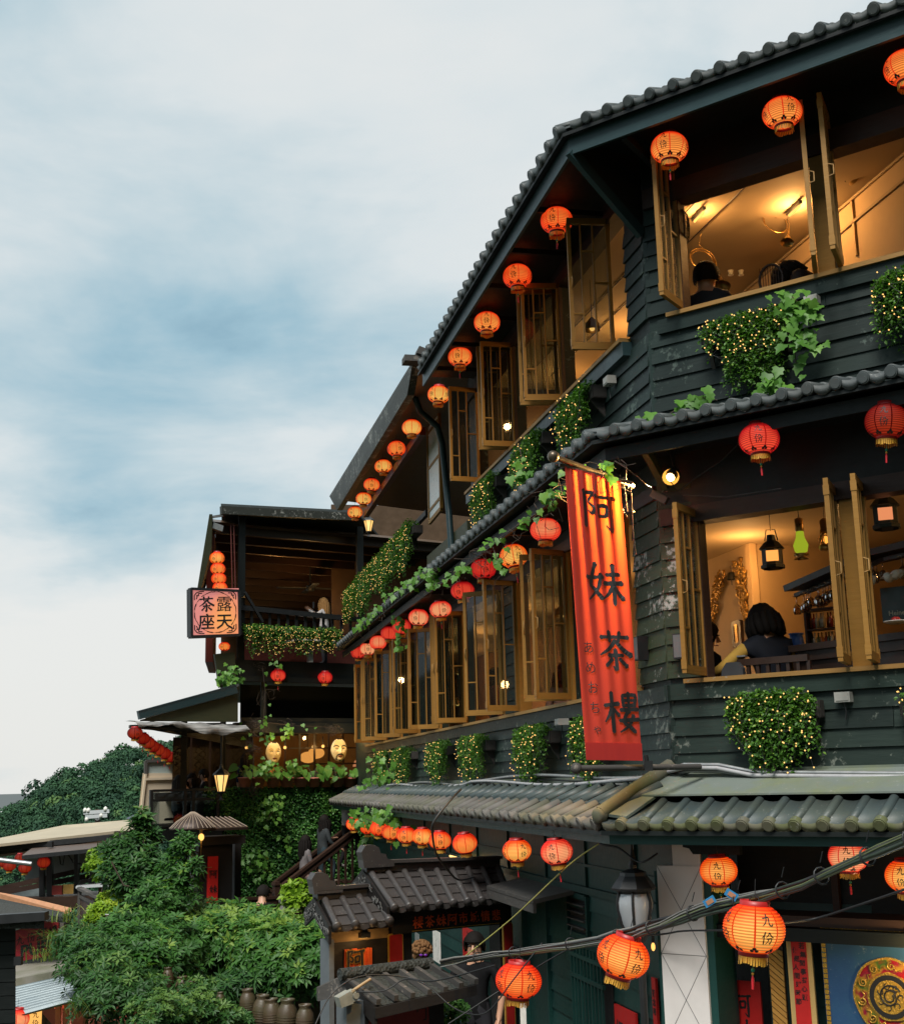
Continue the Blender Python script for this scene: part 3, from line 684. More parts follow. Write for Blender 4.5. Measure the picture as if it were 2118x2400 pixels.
for k, (px, py) in enumerate(((2038, 1366), (2050, 1361), (2084, 1356), (2094, 1350), (2103, 1347))):
    tag(inst('cup', cmesh, None, Matrix.Translation(hR(px, py, -.72)) @ Matrix.Rotation(.4 + k, 4, 'Z') @ Matrix.Rotation(1.9, 4, 'X')), ('first', 'second', 'third', 'fourth', 'fifth')[k] + ' white cup under the bar rack, counted from the window post', 'cup', 'white cups under the bar rack')
# bottle shelf, dark sign, counter, water jug
c0, c1 = hR(1884, 1441, -1.95), hR(2010, 1515, -1.95); t = empty('bottle_shelf', 'dark framed shelf packed with bottles behind the bar', 'shelf', c0)
w = sR(c1) - sR(c0); h = .34
q = MB(); q.box(RP(sR(c0), c1.z, -2.05), uR * w, nR * .12, UP * .02); q.box(RP(sR(c0), c1.z + h, -2.05), uR * w, nR * .12, UP * .02); q.box(RP(sR(c0), c1.z + h * .5, -2.05), uR * w, nR * .12, UP * .012)
for s in (0, w - .02): q.box(RP(sR(c0) + s, c1.z, -2.05), uR * .02, nR * .12, UP * h)
q.build('case', M['dwood'], t)
bm = [plain('bottle_amber', (.25, .09, .02), .15), plain('bottle_dark', (.03, .05, .02), .15), plain('bottle_red', (.25, .03, .02), .2), plain('bottle_clear', (.4, .36, .26), .15)]
bq = MB(); bq.lathe([(0, 0), (.018, 0), (.018, .08), (.007, .10), (.007, .13), (0, .13)], 8); bms = [bq.mesh('bottle', m_) for m_ in bm]
for r in range(2):
    for k in range(13): tag(inst('bottle', bms[random.randrange(4)], None, Matrix.Translation(RP(sR(c0) + .04 + k * (w - .08) / 12, c1.z + .02 + r * h * .5, -2.0 + random.uniform(0, .04)))), 'small bottle standing in the dark framed bar shelf', 'bottle', 'bottles in the bar shelf')
c = hR(2105, 1415, -.9); t = empty('beer_sign', 'dark green beer sign with pale lettering at the window edge', 'sign', c)
q = MB(); q.cbox(c, .26, .02, .26, uR, nR); q.build('panel', plain('beer_green', (.006, .02, .012), .4), t)
BAR_SIGN = (t, c)
q = MB(); a, b = hR(1862, 1548, -.55), hR(2118, 1470, -.55); a = RP(.75, .93, -.75); b = RP(2.9, .97, -.42)
q.bar(a, b, .35, .05, V((.5, .8, 0))); q.bar(a - UP * .06 + V((-.03, -.1, 0)), b - UP * .06 + V((-.03, -.1, 0)), .1, .08); q.bar(a - UP * .5, b - UP * .5, .22, .9, V((.5, .8, 0))); q.build('bar_counter', M['dwood'], None, 'dark wooden bar counter running along the street window', 'counter')
c = hR(1866, 1508, -.95); q = MB(); q.lathe([(0, 0), (.055, 0), (.06, .03), (.055, .05), (.06, .08), (.055, .12), (.05, .155), (.06, .16), (.06, .17), (0, .17)], 14, c - UP * .09); q.build('water_jug', plain('blue_plastic', (.05, .13, .42), .3), None, 'blue plastic jug behind the seated guest', 'jug')
c = hR(1895, 1520, -.9); q = MB(); q.cbox(c, .16, .1, .045, uR, nR); q.cbox(c + UP * .026, .17, .11, .01, uR, nR); q.build('food_box', M['white'], None, 'white lidded box on the bar beside the blue jug', 'box')
c = hR(2100, 1462, -.4); t = empty('plate', 'white plate of red fruit on the bar counter', 'plate', c)
q = MB(); q.lathe([(0, 0), (.05, 0), (.09, .015), (.09, .02), (.045, .008), (0, .008)], 16, c); q.build('dish', M['white'], t)
for k in range(4): q = MB(); q.ball(c + V((random.uniform(-.03, .03), random.uniform(-.03, .03), .03)), .022, 8); q.build('fruit', plain('red_fruit', (.4, .02, .02), .3), t)
# window bench with back rails
q = MB(); b0, b1 = RP(.42, .83, -.32), RP(.98, .83, -.32)
t = empty('bench', 'dark wooden slatted bench against the lower street window', 'bench', RP(.7, -.02, -.3))
q.bar(b0, b1, .05, .05); q.build('back_rail', M['dwood'], t)
for k in range(8): q = MB(); q.bar(lerp(b0, b1, k / 7) - UP * .5, lerp(b0, b1, k / 7) - UP * .02, .025, .03, uR); q.build('slat', M['dwood'], t)
q = MB(); q.cbox(RP(.7, .40, -.52), .62, .42, .05, uR, nR); q.build('seat', M['dwood'], t)
for s in (.42, .98):
    for o in (-.36, -.70): q = MB(); q.bar(RP(s, -.02, o), RP(s, .38, o), .04, .04, uR); q.build('leg', M['dwood'], t)
# bag hung on the bench
q = MB(); c = RP(.40, .78, -.26)
q.prism([c + uR * x + UP * z for x, z in ((-.07, 0), (-.03, .05), (.06, .05), (.10, 0), (.11, -.2), (-.10, -.2))], nR * .05); q.build('bag', plain('dark_grey_bag', (.03, .033, .037), .6), None, 'dark grey bag with pale piping hanging on the window bench', 'bag')
# upper room: coiled horns on the ceiling, fan in the window
def post_horn(c, R_, ax_u, ax_v, label, bell_a, bell_len, k=1.0):
    t = empty('post_horn', label, 'horn', c, 'brass horns hung in the upper tearoom')
    q = MB()
    for j in range(2): q.tube([c + ax_u * math.cos(a) * (R_ - j * .015) + ax_v * math.sin(a) * (R_ - j * .015) + V((0, .02 * j, 0)) for a in np.linspace(0, 2 * PI, 29)], .007 * k, 6, cap=False)
    q.build('coil', M['brass'], t)
    p0 = c + ax_u * math.cos(bell_a) * R_ + ax_v * math.sin(bell_a) * R_; d = (ax_u * -math.sin(bell_a) + ax_v * math.cos(bell_a))
    d = -d; L = bell_len
    q = MB(); q.tube([p0 + d * L * f for f in (0, .3, .55, .75, .9, 1.0)], [.008 * k, .013 * k, .024 * k, .045 * k, .075 * k, .105 * k], 14, cap=False); q.build('bell', M['brass'], t)
    q = MB(); q.tube([c + ax_v * R_, c + ax_v * R_ + ax_u * -.04 + UP * .04, V((c.x, c.y, 4.95))], .004, 4); q.build('hook', M['brass'], t)
vu, vv = V((.95, .1, -.25)).normalized(), V((.15, .3, .93)).normalized()
post_horn(hY(1646, 608, 11.2), .125, vu, vv, 'large coiled brass horn above the man in the upper window', .15, .30, 1.0)
post_horn(hY(1818, 520, 10.9), .125, vu, vv, 'thin coiled horn beside the ceiling lamp in the upper window', -.1, .20, .6)
c = hY(1976, 388, 10.2); t = empty('gramophone_horn', 'dark flared horn hanging behind the window post', 'horn', c)
q = MB(); d = V((.75, .2, -.35)).normalized(); q.tube([c - d * .16 + d * .30 * f for f in (0, .35, .65, .85, 1)], [.02, .05, .09, .11, .12], 16, cap=False); q.build('bell', M['brass'], t)
q = MB(); q.tube([c, V((c.x, c.y, 4.95))], .004, 4); q.build('wire', M['black'], t)
for i, (px, py) in enumerate(((1711, 634), (1735, 634))):
    c = hZ(px, py, 4.93) ; q = MB(); q.lathe([(0, 0), (.03, 0), (.02, -.03), (.03, -.05), (0, -.05)], 10, c); q.build('ceramic_insulator', M['white'], None, ('white ceramic insulator on the ceiling cable, nearer the fan', 'white ceramic insulator on the ceiling cable, nearer the window post')[i], 'insulator', 'ceiling cable insulators')
c = hR(1601, 535, -.16); t = empty('wall_fan', 'round caged fan mounted beside the upper window sash', 'fan', c)
q = MB(); ax = uR * .75 + nR * -.4; ax.normalize(); a1 = ax.cross(UP).normalized(); R_ = .155
for k in range(9): f = k / 8; q.tube([c + ax * .05 * math.sqrt(max(0, 1 - f * f)) + (a1 * math.cos(a) + UP * math.sin(a)) * R_ * max(.12, f) for a in np.linspace(0, 2 * PI, 25)], .003 if k < 8 else .007, 4, cap=False)
for k in range(16): a = k * PI / 8; q.tube([c + ax * .05 + (a1 * math.cos(a) + UP * math.sin(a)) * .02, c + ax * .035 + (a1 * math.cos(a) + UP * math.sin(a)) * R_ * .7, c + (a1 * math.cos(a) + UP * math.sin(a)) * R_], .0025, 4, cap=False)
q.build('cage', M['black'], t)
for k in range(3): q = MB(); a = k * 2.09; u2 = a1 * math.cos(a) + UP * math.sin(a); w2 = a1 * math.cos(a + .9) + UP * math.sin(a + .9); q.prism([c + u2 * .02, c + u2 * .12, c + w2 * .12, c + w2 * .03], ax * .006); q.build('blade', M['verdi'], t)
q = MB(); q.tube([c - ax * .10, c + ax * .02], .04, 12); q.tube([c - ax * .08, c - ax * .08 + nR * -.10], .012, 6); q.build('motor', M['black'], t)
# -- street storey of the teahouse
M['marble'] = plain('white_marble', (.72, .68, .65), .35, var=.17, scale=3.0, bstr=.05)
M['joint'] = plain('grey_joint', (.12, .12, .12), .8)
M['red'] = plain('red_paper', (.50, .012, .010), .55, var=.15)
M['redboard'] = plain('red_lacquer_board', (.28, .012, .010), .4, var=.2)
M['ink'] = plain('black_ink', (.008, .008, .008), .6, var=.1)
M['goldpaint'] = plain('gold_paint', (.55, .30, .05), .35, .5)
# long facade, below the lower eave
gw = slab('ground_long_wall', LP, .0, 16, -3.6, -.36, -.14, -.04, 'green')
sd0, zd0 = sz(1283, 2220); sd1, _ = sz(1225, 2100)
boards(gw, LP, .02, sd0, -3.4, -1.02, o=-.04, h=.17, mt='green', seg=4); boards(gw, LP, sd1, 15.9, -3.4, -1.02, o=-.04, h=.17, mt='green', seg=3)
boards(gw, LP, sd0, sd1, -1.3, -1.02, o=-.04, h=.14, mt='green', seg=3)
# frieze panels, beams and battens
for a, b in ((.06, .98), (1.02, 2.3), (2.34, 3.6), (3.64, 5.1), (5.14, 6.6), (6.64, 8.2), (8.24, 10), (10.04, 12), (12.04, 15.9)):
    slab('frieze_panel', LP, a, b, -.98, -.46, -.04, -.012, 'green')
slab('beam', LP, .0, 15.9, -1.035, -.975, -.04, .035, 'green'); slab('beam', LP, .0, 15.9, -.80, -.775, -.012, .014, 'green')
for s in (1.0, 2.32, 3.62, 5.12, 6.62, 8.22, 10.02, 12.02): slab('batten', LP, s - .022, s + .022, -.97, -.45, -.012, .012, 'green')
# doorway with a box awning
slab('doorway_recess', LP, sd0, sd1, -3.6, -1.31, -.10, -.045, 'black')
for s in (sd0 - .04, sd1): slab('door_jamb', LP, s, s + .04, -3.6, -1.05, -.04, .02, 'green')
a0, a1_ = sz(1328, 2105)[0], sd1 - .1
q = MB(); q.prism([LP(a1_, -1.06, -.03), LP(a0 - .3, -1.06, -.03), LP(a0 - .3, -1.14, .42), LP(a1_, -1.14, .42)], UP * .04); q.box(LP(a1_, -1.22, .39), LP(a0 - .3, -1.22, .39) - LP(a1_, -1.22, .39), nL * .03, UP * .09); q.build('door_awning', M['grey_wood'], tea)
# louvred window and barred window
def lw_window(x0, y0, x1, y1):
    s0, z1 = sz(x1, y0); s1, z0 = sz(x0, y1); return s0, s1, z0, z1
s0, s1, z0, z1 = lw_window(1334, 2112, 1374, 2178)
slab('window_recess', LP, s0, s1, z0, z1, -.05, -.012, 'black')
for k in range(4): slab('louvre', LP, s0 + .02, s1 - .02, z0 + (z1 - z0) * (.15 + .22 * k), z0 + (z1 - z0) * (.15 + .22 * k) + .012, -.02, .035, 'grey_wood')
for s in (s0 - .04, s1): slab('window_frame', LP, s, s + .04, z0 - .04, z1 + .04, -.03, .02, 'green')
for z in (z0 - .05, z1): slab('window_frame', LP, s0, s1, z, z + .05, -.03, .022, 'green')
gs0, gs1 = sz(1408, 2300, LP, .1)[0], sz(1332, 2300, LP, .1)[0]
for z in (-1.60, -1.78, -2.25): slab('grille_rail', LP, gs0, gs1, z, z + .035, .06, .09, 'green')
for k in range(10): s = lerp(gs0 + .04, gs1 - .05, k / 9); slab('grille_bar', LP, s, s + .022, -2.8, -1.50, .065, .085, 'green')
slab('grille_back', LP, gs0, gs1, -2.8, -1.62, -.01, .0, 'black')
# street facade: recess behind the marble post
rwl = slab('ground_street_wall', RP, .42, SE, -3.6, -.40, -.55, -.45, 'dark')
boards(rwl, RP, .44, 1.25, -3.2, -.95, o=-.45, h=.17, mt='green', seg=3)
slab('recess_ceiling', RP, .0, SE, -.47, -.44, -.55, .02, 'dark')
mp = empty('marble_post', 'pale marble faced corner post with thin diamond joints', 'post', RP(.15, -3.6, 0))
ms0, ms1 = sz(1537, 2012, RP, .05)[0], sz(1640, 2005, RP, .05)[0]
slab('shaft', RP, ms0, ms1, -3.6, -.66, -.30, .05, 'marble', mp); slab('shaft', RP, ms0 + .13, ms1 - .01, -.66, -.47, -.28, .04, 'marble', mp)
H = (ms1 - ms0) * 1.72; z = -.66
for k in range(6):
    zt, zb = z - k * H, z - (k + 1) * H
    for A, B in (((ms0, zt), (ms1, zb)), ((ms1, zt), (ms0, zb))):
        q = MB(); q.bar(RP(A[0], A[1], .0505), RP(B[0], B[1], .0505), .0035, .003, nR.cross(UP)); q.build('joint', M['joint'], mp)
    q = MB(); q.bar(RP(ms0, zb, .0505), RP(ms1, zb, .0505), .003, .0035, UP); q.build('joint', M['joint'], mp)
slab('corner_board', RP, ms0 - .035, ms0 - .003, -3.6, -.70, -.2, .03, 'green'); slab('corner_board', RP, ms1 + .003, ms1 + .06, -3.6, -.47, -.3, .03, 'green')
q = MB(); pr = [(0, 0), (.10, 0), (.13, .05), (.16, .05), (.20, .10), (.45, .10), (.45, .16), (-.0, .16)]
q.prism([RP(ms1 - .11 + x, -.60 + .13 - zz + .0, .055) for x, zz in [(0, 0), (.0, .05), (.05, .06), (.08, .10), (.45, .10), (.45, 0)]], nR * .05); q.build('carved_bracket', M['dark'], tea)
slab('beam', RP, ms1 + .06, SE, -1.16, -1.07, -.45, -.02, 'dark'); slab('beam', RP, ms1 + .06, SE, -1.06, -.99, -.45, -.06, 'brown'); slab('hanging_batten', RP, .98, 1.03, -.99, -.47, -.45, -.40, 'brown')
slab('frieze_panel', RP, ms1 + .06, SE, -.99, -.48, -.46, -.44, 'dark')
# red sign with the house name, diagonal boards, couplet and mosaic plaque
def board_px(x0, y0, x1, y1, o, name, mt, parent, th=.02, zb=None):
    s0, z1 = sz(x0, y0, RP, o); s1, z0 = sz(x1, y1, RP, o)
    z0 = zb if zb is not None else z0
    slab(name, RP, s0, s1, z0, z1, o - th, o, mt, parent); return s0, s1, z0, z1
t = empty('red_name_sign', 'red sign with brushed black tea house characters beside the marble post', 'sign', hR(1730, 2340, -.35)); NAME_SIGN = (t, board_px(1677, 2294, 1786, 2400, -.35, 'panel', 'red', t, zb=-2.6))
od = empty('diagonal_board', 'ochre board of diagonal slats beside the red couplet', 'panel', hR(1825, 2300, -.18))
s0, s1, z0, z1 = board_px(1800, 2215, 1846, 2400, -.18, 'panel', 'dwood', od, zb=-2.7)
M['ochre_slat'] = painted_wood('ochre_slat_varnish', (.34, .16, .03), (.48, .25, .06), (.3, .2, .1), .8, .35)
k = 0; zz = z0 - .1
while zz < z1 + .02:
    a, b = V((s0, zz)), V((s1, zz + (s1 - s0) * .8)); lo = zz; 
    pts = [(s0, zz), (s1, zz + (s1 - s0) * -.75), (s1, zz + (s1 - s0) * -.75 + .034), (s0, zz + .034)]
    pts = [(s, min(max(z, z0), z1)) for s, z in pts]
    if pts[3][1] - pts[0][1] > .01 or pts[2][1] - pts[1][1] > .01:
        q = MB(); q.prism([RP(s, z, -.18) for s, z in pts], nR * .014); q.build('slat', M['ochre_slat'], od)
    zz += .042
cp = empty('couplet_board', 'red couplet strip in a pale gold frame beside the mosaic plaque', 'couplet', hR(1875, 2300, -.12))
M['palegold'] = plain('pale_gold_frame', (.62, .42, .16), .4, .2, var=.12)
s0, s1, z0, z1 = board_px(1838, 2166, 1914, 2400, -.14, 'frame', 'palegold', cp, zb=-2.75)
e0, e1 = lerp(s0, s1, .20), lerp(s0, s1, .80)
slab('strip', RP, e0, e1, z0, z1, -.138, -.132, 'red', cp); COUPLET = (cp, e0, e1, z1)
mo = empty('mosaic_plaque', 'blue mosaic plaque with a gold tiled border and dragon roundel', 'plaque', hR(2030, 2300, -.12))
s0, z1 = sz(1919, 2170, RP, -.12); s1 = 2.5; z0 = -2.9
M['mosaic'] = tilemat('blue_mosaic', (.015, .045, .13), (.03, .09, .21), (.03, .10, .16), .5, .3)
slab('field', RP, s0, s1, z0, z1, -.16, -.12, 'mosaic', mo)
M['goldtile'] = plain('gold_glass_tile', (.62, .36, .06), .25, .6, var=.45, scale=60)
tq = MB(); tq.cbox((0, 0, 0), .028, .008, .028); tmesh = tq.mesh('gold_tile', M['goldtile'])
PIT = .0345
for r in range(2):
    for k in range(int((s1 - s0) / PIT)):
        if r == 1 and k not in (0, 1, 2): continue
        inst('tile', tmesh, mo, frame_matrix(RP(s0 + .02 + k * PIT, z1 - .02 - r * PIT, -.114), uR, -nR, UP))
for r in range(1, 32): inst('tile', tmesh, mo, frame_matrix(RP(s0 + .02, z1 - .02 - r * PIT, -.114), uR, -nR, UP))
cm_ = hR(2088, 2336, -.12); cs, cz = sR(cm_), cm_.z; Rr = .245
M['dragon'] = None
m_, g = mat('red_green_enamel'); pos = g.n('ShaderNodeNewGeometry').outputs['Position']; n = g.noise(pos, 7.0, 2.0, .5)
finish(g, pbsdf(g, g.ramp(n, [(.36, (.30, .008, .010)), (.46, (.22, .012, .03)), (.53, (.35, .20, .02)), (.60, (.04, .12, .02)), (.70, (.25, .01, .01))]), .25)); M['dragon'] = m_
def disc(name, r0, r1, o0, o1, mt, n=40, wob=0.0):
    q = MB(); ring = []
    for o_, r_ in ((o0, r1), (o1, r1), (o1, r0)):
        ring.append([RP(cs + math.cos(2 * PI * k / n) * (r_ + wob * math.sin(k * 5.3)), cz + math.sin(2 * PI * k / n) * (r_ + wob * math.sin(k * 5.3)), o_) for k in range(n)])
    vs = sum(ring, []); fs = [(j * n + k, j * n + (k + 1) % n, (j + 1) * n + (k + 1) % n, (j + 1) * n + k) for j in range(2) for k in range(n)]
    if r0 <= 0: fs = fs[:n] + [tuple(range(n, 2 * n))]
    q.add(vs, fs); q.build(name, M[mt] if isinstance(mt, str) else mt, mo)
disc('roundel', 0, Rr, -.12, -.108, 'dragon'); disc('rim', Rr - .008, Rr + .008, -.11, -.098, 'goldtile', 48, .003)
disc('inner_ring', .105, .155, -.108, -.098, 'goldtile', 44, .004); disc('dark_ring', .098, .140, -.10, -.094, 'ink'); disc('gold_disc', 0, .108, -.104, -.092, 'goldtile')
rnd = random.Random(3)
q = MB()
for k in range(10):
    a = k * 2 * PI / 10 + .2; cc = (cs + math.cos(a) * .198, cz + math.sin(a) * .198)
    q.tube([RP(cc[0] + math.cos(t + a) * .03 * (1 - t / 11), cc[1] + math.sin(t + a) * .03 * (1 - t / 11), -.100) for t in np.linspace(0, 9, 16)], .005, 5)
    q.tube([RP(cs + math.cos(a + .25 + j * .06) * (.185 + .012 * math.sin(j * 1.6)), cz + math.sin(a + .25 + j * .06) * (.185 + .012 * math.sin(j * 1.6)), -.103) for j in range(8)], .004, 4)
q.build('scroll', M['goldtile'], mo)
q = MB()
for rr, n0 in ((.05, 9), (.085, 14)):
    q.tube([RP(cs + math.cos(t) * rr * (1 - t / 12), cz + math.sin(t) * rr * (1 - t / 12), -.090) for t in np.linspace(.5, 7, 22)], .006, 5)
for k in range(7): a = k * .9; q.tube([RP(cs + math.cos(a) * .07 + math.cos(t + a) * .018, cz + math.sin(a) * .07 + math.sin(t + a) * .018, -.090) for t in np.linspace(0, 4.5, 9)], .004, 4)
q.build('motif', M['ink'], mo)
lamp('plaque_light', RP(1.72, -1.22, .16), 13, (1.0, .68, .3), .03); lamp('porch_light', RP(2.2, -.7, -.2), 4, (1.0, .5, .2), .05)
# -- lettering: brushed strokes drawn by hand, other words from Blender's own font
STROKES = {
 '九': [[(46,8,9),(42,45,8),(30,72,7),(10,92,3)], [(12,38,8),(40,33,7),(62,30,9),(62,62,8),(66,82,8),(80,88,8),(93,82,7),(92,68,2)]],
 '份': [[(30,5,9),(22,28,8),(6,48,3)], [(21,34,8),(22,95,8)], [(60,8,8),(52,28,7),(38,44,3)], [(64,8,8),(76,28,8),(96,42,9)], [(44,54,7),(84,50,8),(82,76,8),(78,90,7),(68,84,3)], [(62,54,8),(54,78,7),(38,95,3)]],
 '阿': [[(8,8,9),(9,50,8),(8,96,8)], [(8,12,7),(32,10,8),(20,32,5),(34,46,7),(29,60,8),(18,54,3)], [(40,15,8),(70,14,7),(97,11,9)], [(84,14,9),(85,88,9),(80,95,7),(68,84,2)], [(48,37,8),(49,66,7)], [(48,38,7),(71,36,8),(69,62,7)], [(49,63,7),(70,61,7)]],
 '妹': [[(27,7,9),(12,54,8),(24,68,8),(40,86,9)], [(40,30,8),(32,62,8),(6,92,3)], [(3,42,8),(30,38,7),(47,36,6)], [(56,29,8),(91,25,8)], [(48,50,8),(97,45,9)], [(73,5,9),(74,60,9),(73,97,8)], [(71,52,8),(60,72,7),(44,86,3)], [(75,52,6),(86,70,9),(98,82,10)]],
 '茶': [[(10,20,8),(50,17,7),(90,15,8)], [(34,4,9),(36,29,7)], [(65,4,8),(60,28,7)], [(51,26,9),(32,48,8),(6,64,3)], [(51,26,7),(72,46,10),(96,60,12)], [(30,64,8),(72,61,8)], [(50,48,9),(51,97,9),(42,90,3)], [(40,72,7),(22,90,8)], [(61,71,7),(82,88,10)]],
 '樓': [[(3,36,8),(43,30,8)], [(23,5,9),(24,97,9)], [(22,40,8),(14,58,7),(2,74,3)], [(26,42,6),(42,58,9)], [(54,11,7),(91,8,8),(88,32,7)], [(54,11,7),(56,34,7)], [(54,22,6),(90,20,6)], [(54,34,7),(90,32,7)], [(72,3,8),(72,50,7)], [(47,45,7),(97,41,8)], [(66,50,8),(54,72,7),(70,82,8),(86,95,9)], [(84,56,8),(70,80,7),(43,97,3)], [(43,70,7),(99,65,8)]],
}
def glyph_polys(ch, seed=0):
    """quads and caps in a 0..1 cell, y up"""
    rnd = random.Random(seed); out = []
    for st in STROKES[ch]:
        pts = []
        n = len(st)
        for i in range(n - 1):
            for k in range(4):
                t = k / 4; p0, p1, p2, p3 = st[max(i - 1, 0)], st[i], st[i + 1], st[min(i + 2, n - 1)]
                f = lambda a: .5 * ((2 * p1[a]) + (-p0[a] + p2[a]) * t + (2 * p0[a] - 5 * p1[a] + 4 * p2[a] - p3[a]) * t * t + (-p0[a] + 3 * p1[a] - 3 * p2[a] + p3[a]) * t ** 3)
                pts.append((f(0), f(1), max(2, f(2))))
        pts.append(st[-1])
        L = [];
        for i, (x, y, w) in enumerate(pts):
            a = pts[max(i - 1, 0)]; b = pts[min(i + 1, len(pts) - 1)]; dx, dy = b[0] - a[0], b[1] - a[1]; d = math.hypot(dx, dy) or 1
            w = w * .62 * rnd.uniform(.85, 1.15) * (1.12 if i in (0, len(pts) - 1) else 1.0); nx, ny = -dy / d * w, dx / d * w
            L.append(((x + nx) / 100, 1 - (y + ny) / 100, (x - nx) / 100, 1 - (y - ny) / 100))
        x, y, w = pts[0]; x2, y2, _ = pts[1]; d = math.hypot(x2 - x, y2 - y) or 1; cx, cy = x - (x2 - x) / d * w * .5, y - (y2 - y) / d * w * .5
        out.append(('t', (cx / 100, 1 - cy / 100), L[0]))
        for a, b in zip(L, L[1:]): out.append(('q', a, b))
        x, y, w = pts[-1]; x2, y2, _ = pts[-2]; d = math.hypot(x2 - x, y2 - y) or 1; cx, cy = x - (x2 - x) / d * w * .5, y - (y2 - y) / d * w * .5
        out.append(('t', (cx / 100, 1 - cy / 100), L[-1]))
    return out
def brush(q, ch, fn, size, ox, oy, seed=0, mi=0):
    """strokes of one character onto a surface fn(u, v) -> point; lower corner ox, oy"""
    for k in glyph_polys(ch, seed):
        S = lambda x, y: fn(ox + x * size, oy + y * size)
        if k[0] == 't': q.add([S(*k[1]), S(k[2][0], k[2][1]), S(k[2][2], k[2][3])], [(0, 1, 2)], mi)
        else: a, b = k[1], k[2]; q.add([S(a[0], a[1]), S(a[2], a[3]), S(b[2], b[3]), S(b[0], b[1])], [(0, 1, 2, 3)], mi)
_fc = {}
def font_mesh(body, offset=0.0, bold=0.0):
    k = (body, offset)
    if k not in _fc:
        c = bpy.data.curves.new('lettering', 'FONT'); c.body = body; c.offset = offset; c.resolution_u = 2; c.fill_mode = 'FRONT'
        c.align_x = 'CENTER'
        o = bpy.data.objects.new('lettering', c); COL.objects.link(o)
        dg = bpy.context.evaluated_depsgraph_get(); me = bpy.data.meshes.new_from_object(o.evaluated_get(dg))
        _fc[k] = ([tuple(v.co) for v in me.vertices], [tuple(p.vertices) for p in me.polygons])
        bpy.data.objects.remove(o); bpy.data.curves.remove(c); bpy.data.meshes.remove(me)
    return _fc[k]
def type_on(q, body, fn, size, ox, oy, offset=0.0, sx=1.0, mi=0, slant=0.0):
    vs, fs = font_mesh(body, offset)
    q.add([fn(ox + (x * sx + y * slant) * size, oy + y * size) for x, y, z in vs], fs, mi)
def flat(o, ux, uz): o, ux, uz = V(o), V(ux), V(uz); return lambda u, v: o + ux * u + uz * v
# -- paper lanterns
M['cap_red'] = plain('lantern_cap', (.38, .012, .012), .45); M['fringe'] = plain('gold_fringe', (.62, .32, .03), .6, var=.4, scale=120); M['tassel'] = plain('red_tassel', (.55, .01, .02), .6); M['bead'] = plain('green_bead', (.01, .25, .13), .35)
PAPER = {
 'orange': (paper('orange_paper', (.62, .014, .004), (1.0, .070, .009), (1.0, .31, .055), 1.1), emis('orange_seam', (.75, .03, .008), .95)),
 'amber': (paper('amber_paper', (.82, .028, .004), (1.0, .15, .010), (1.0, .56, .12), 1.1), emis('amber_seam', (.80, .05, .008), .95)),
 'red': (paper('red_paper_lit', (.22, .003, .004), (.62, .012, .012), (.95, .075, .035), 1.0), emis('red_seam', (.40, .006, .006), .8)),
 'pink': (paper('pale_red_paper', (.60, .010, .008), (1.0, .075, .030), (1.0, .42, .18), 1.1), emis('pink_seam', (.75, .03, .02), .9)),
 'dim': (paper('faint_glow_red_paper', (.10, .003, .003), (.34, .010, .005), (.55, .045, .012), .62), emis('dim_seam', (.12, .003, .003), .5)),  # unlit lanterns: a faint glow is put into the paper and seams
}
RX, RZ, ZC = .5, .425, .372
def lsurf(z): return RX * math.sqrt(max(0, 1 - (z / RZ) ** 2))
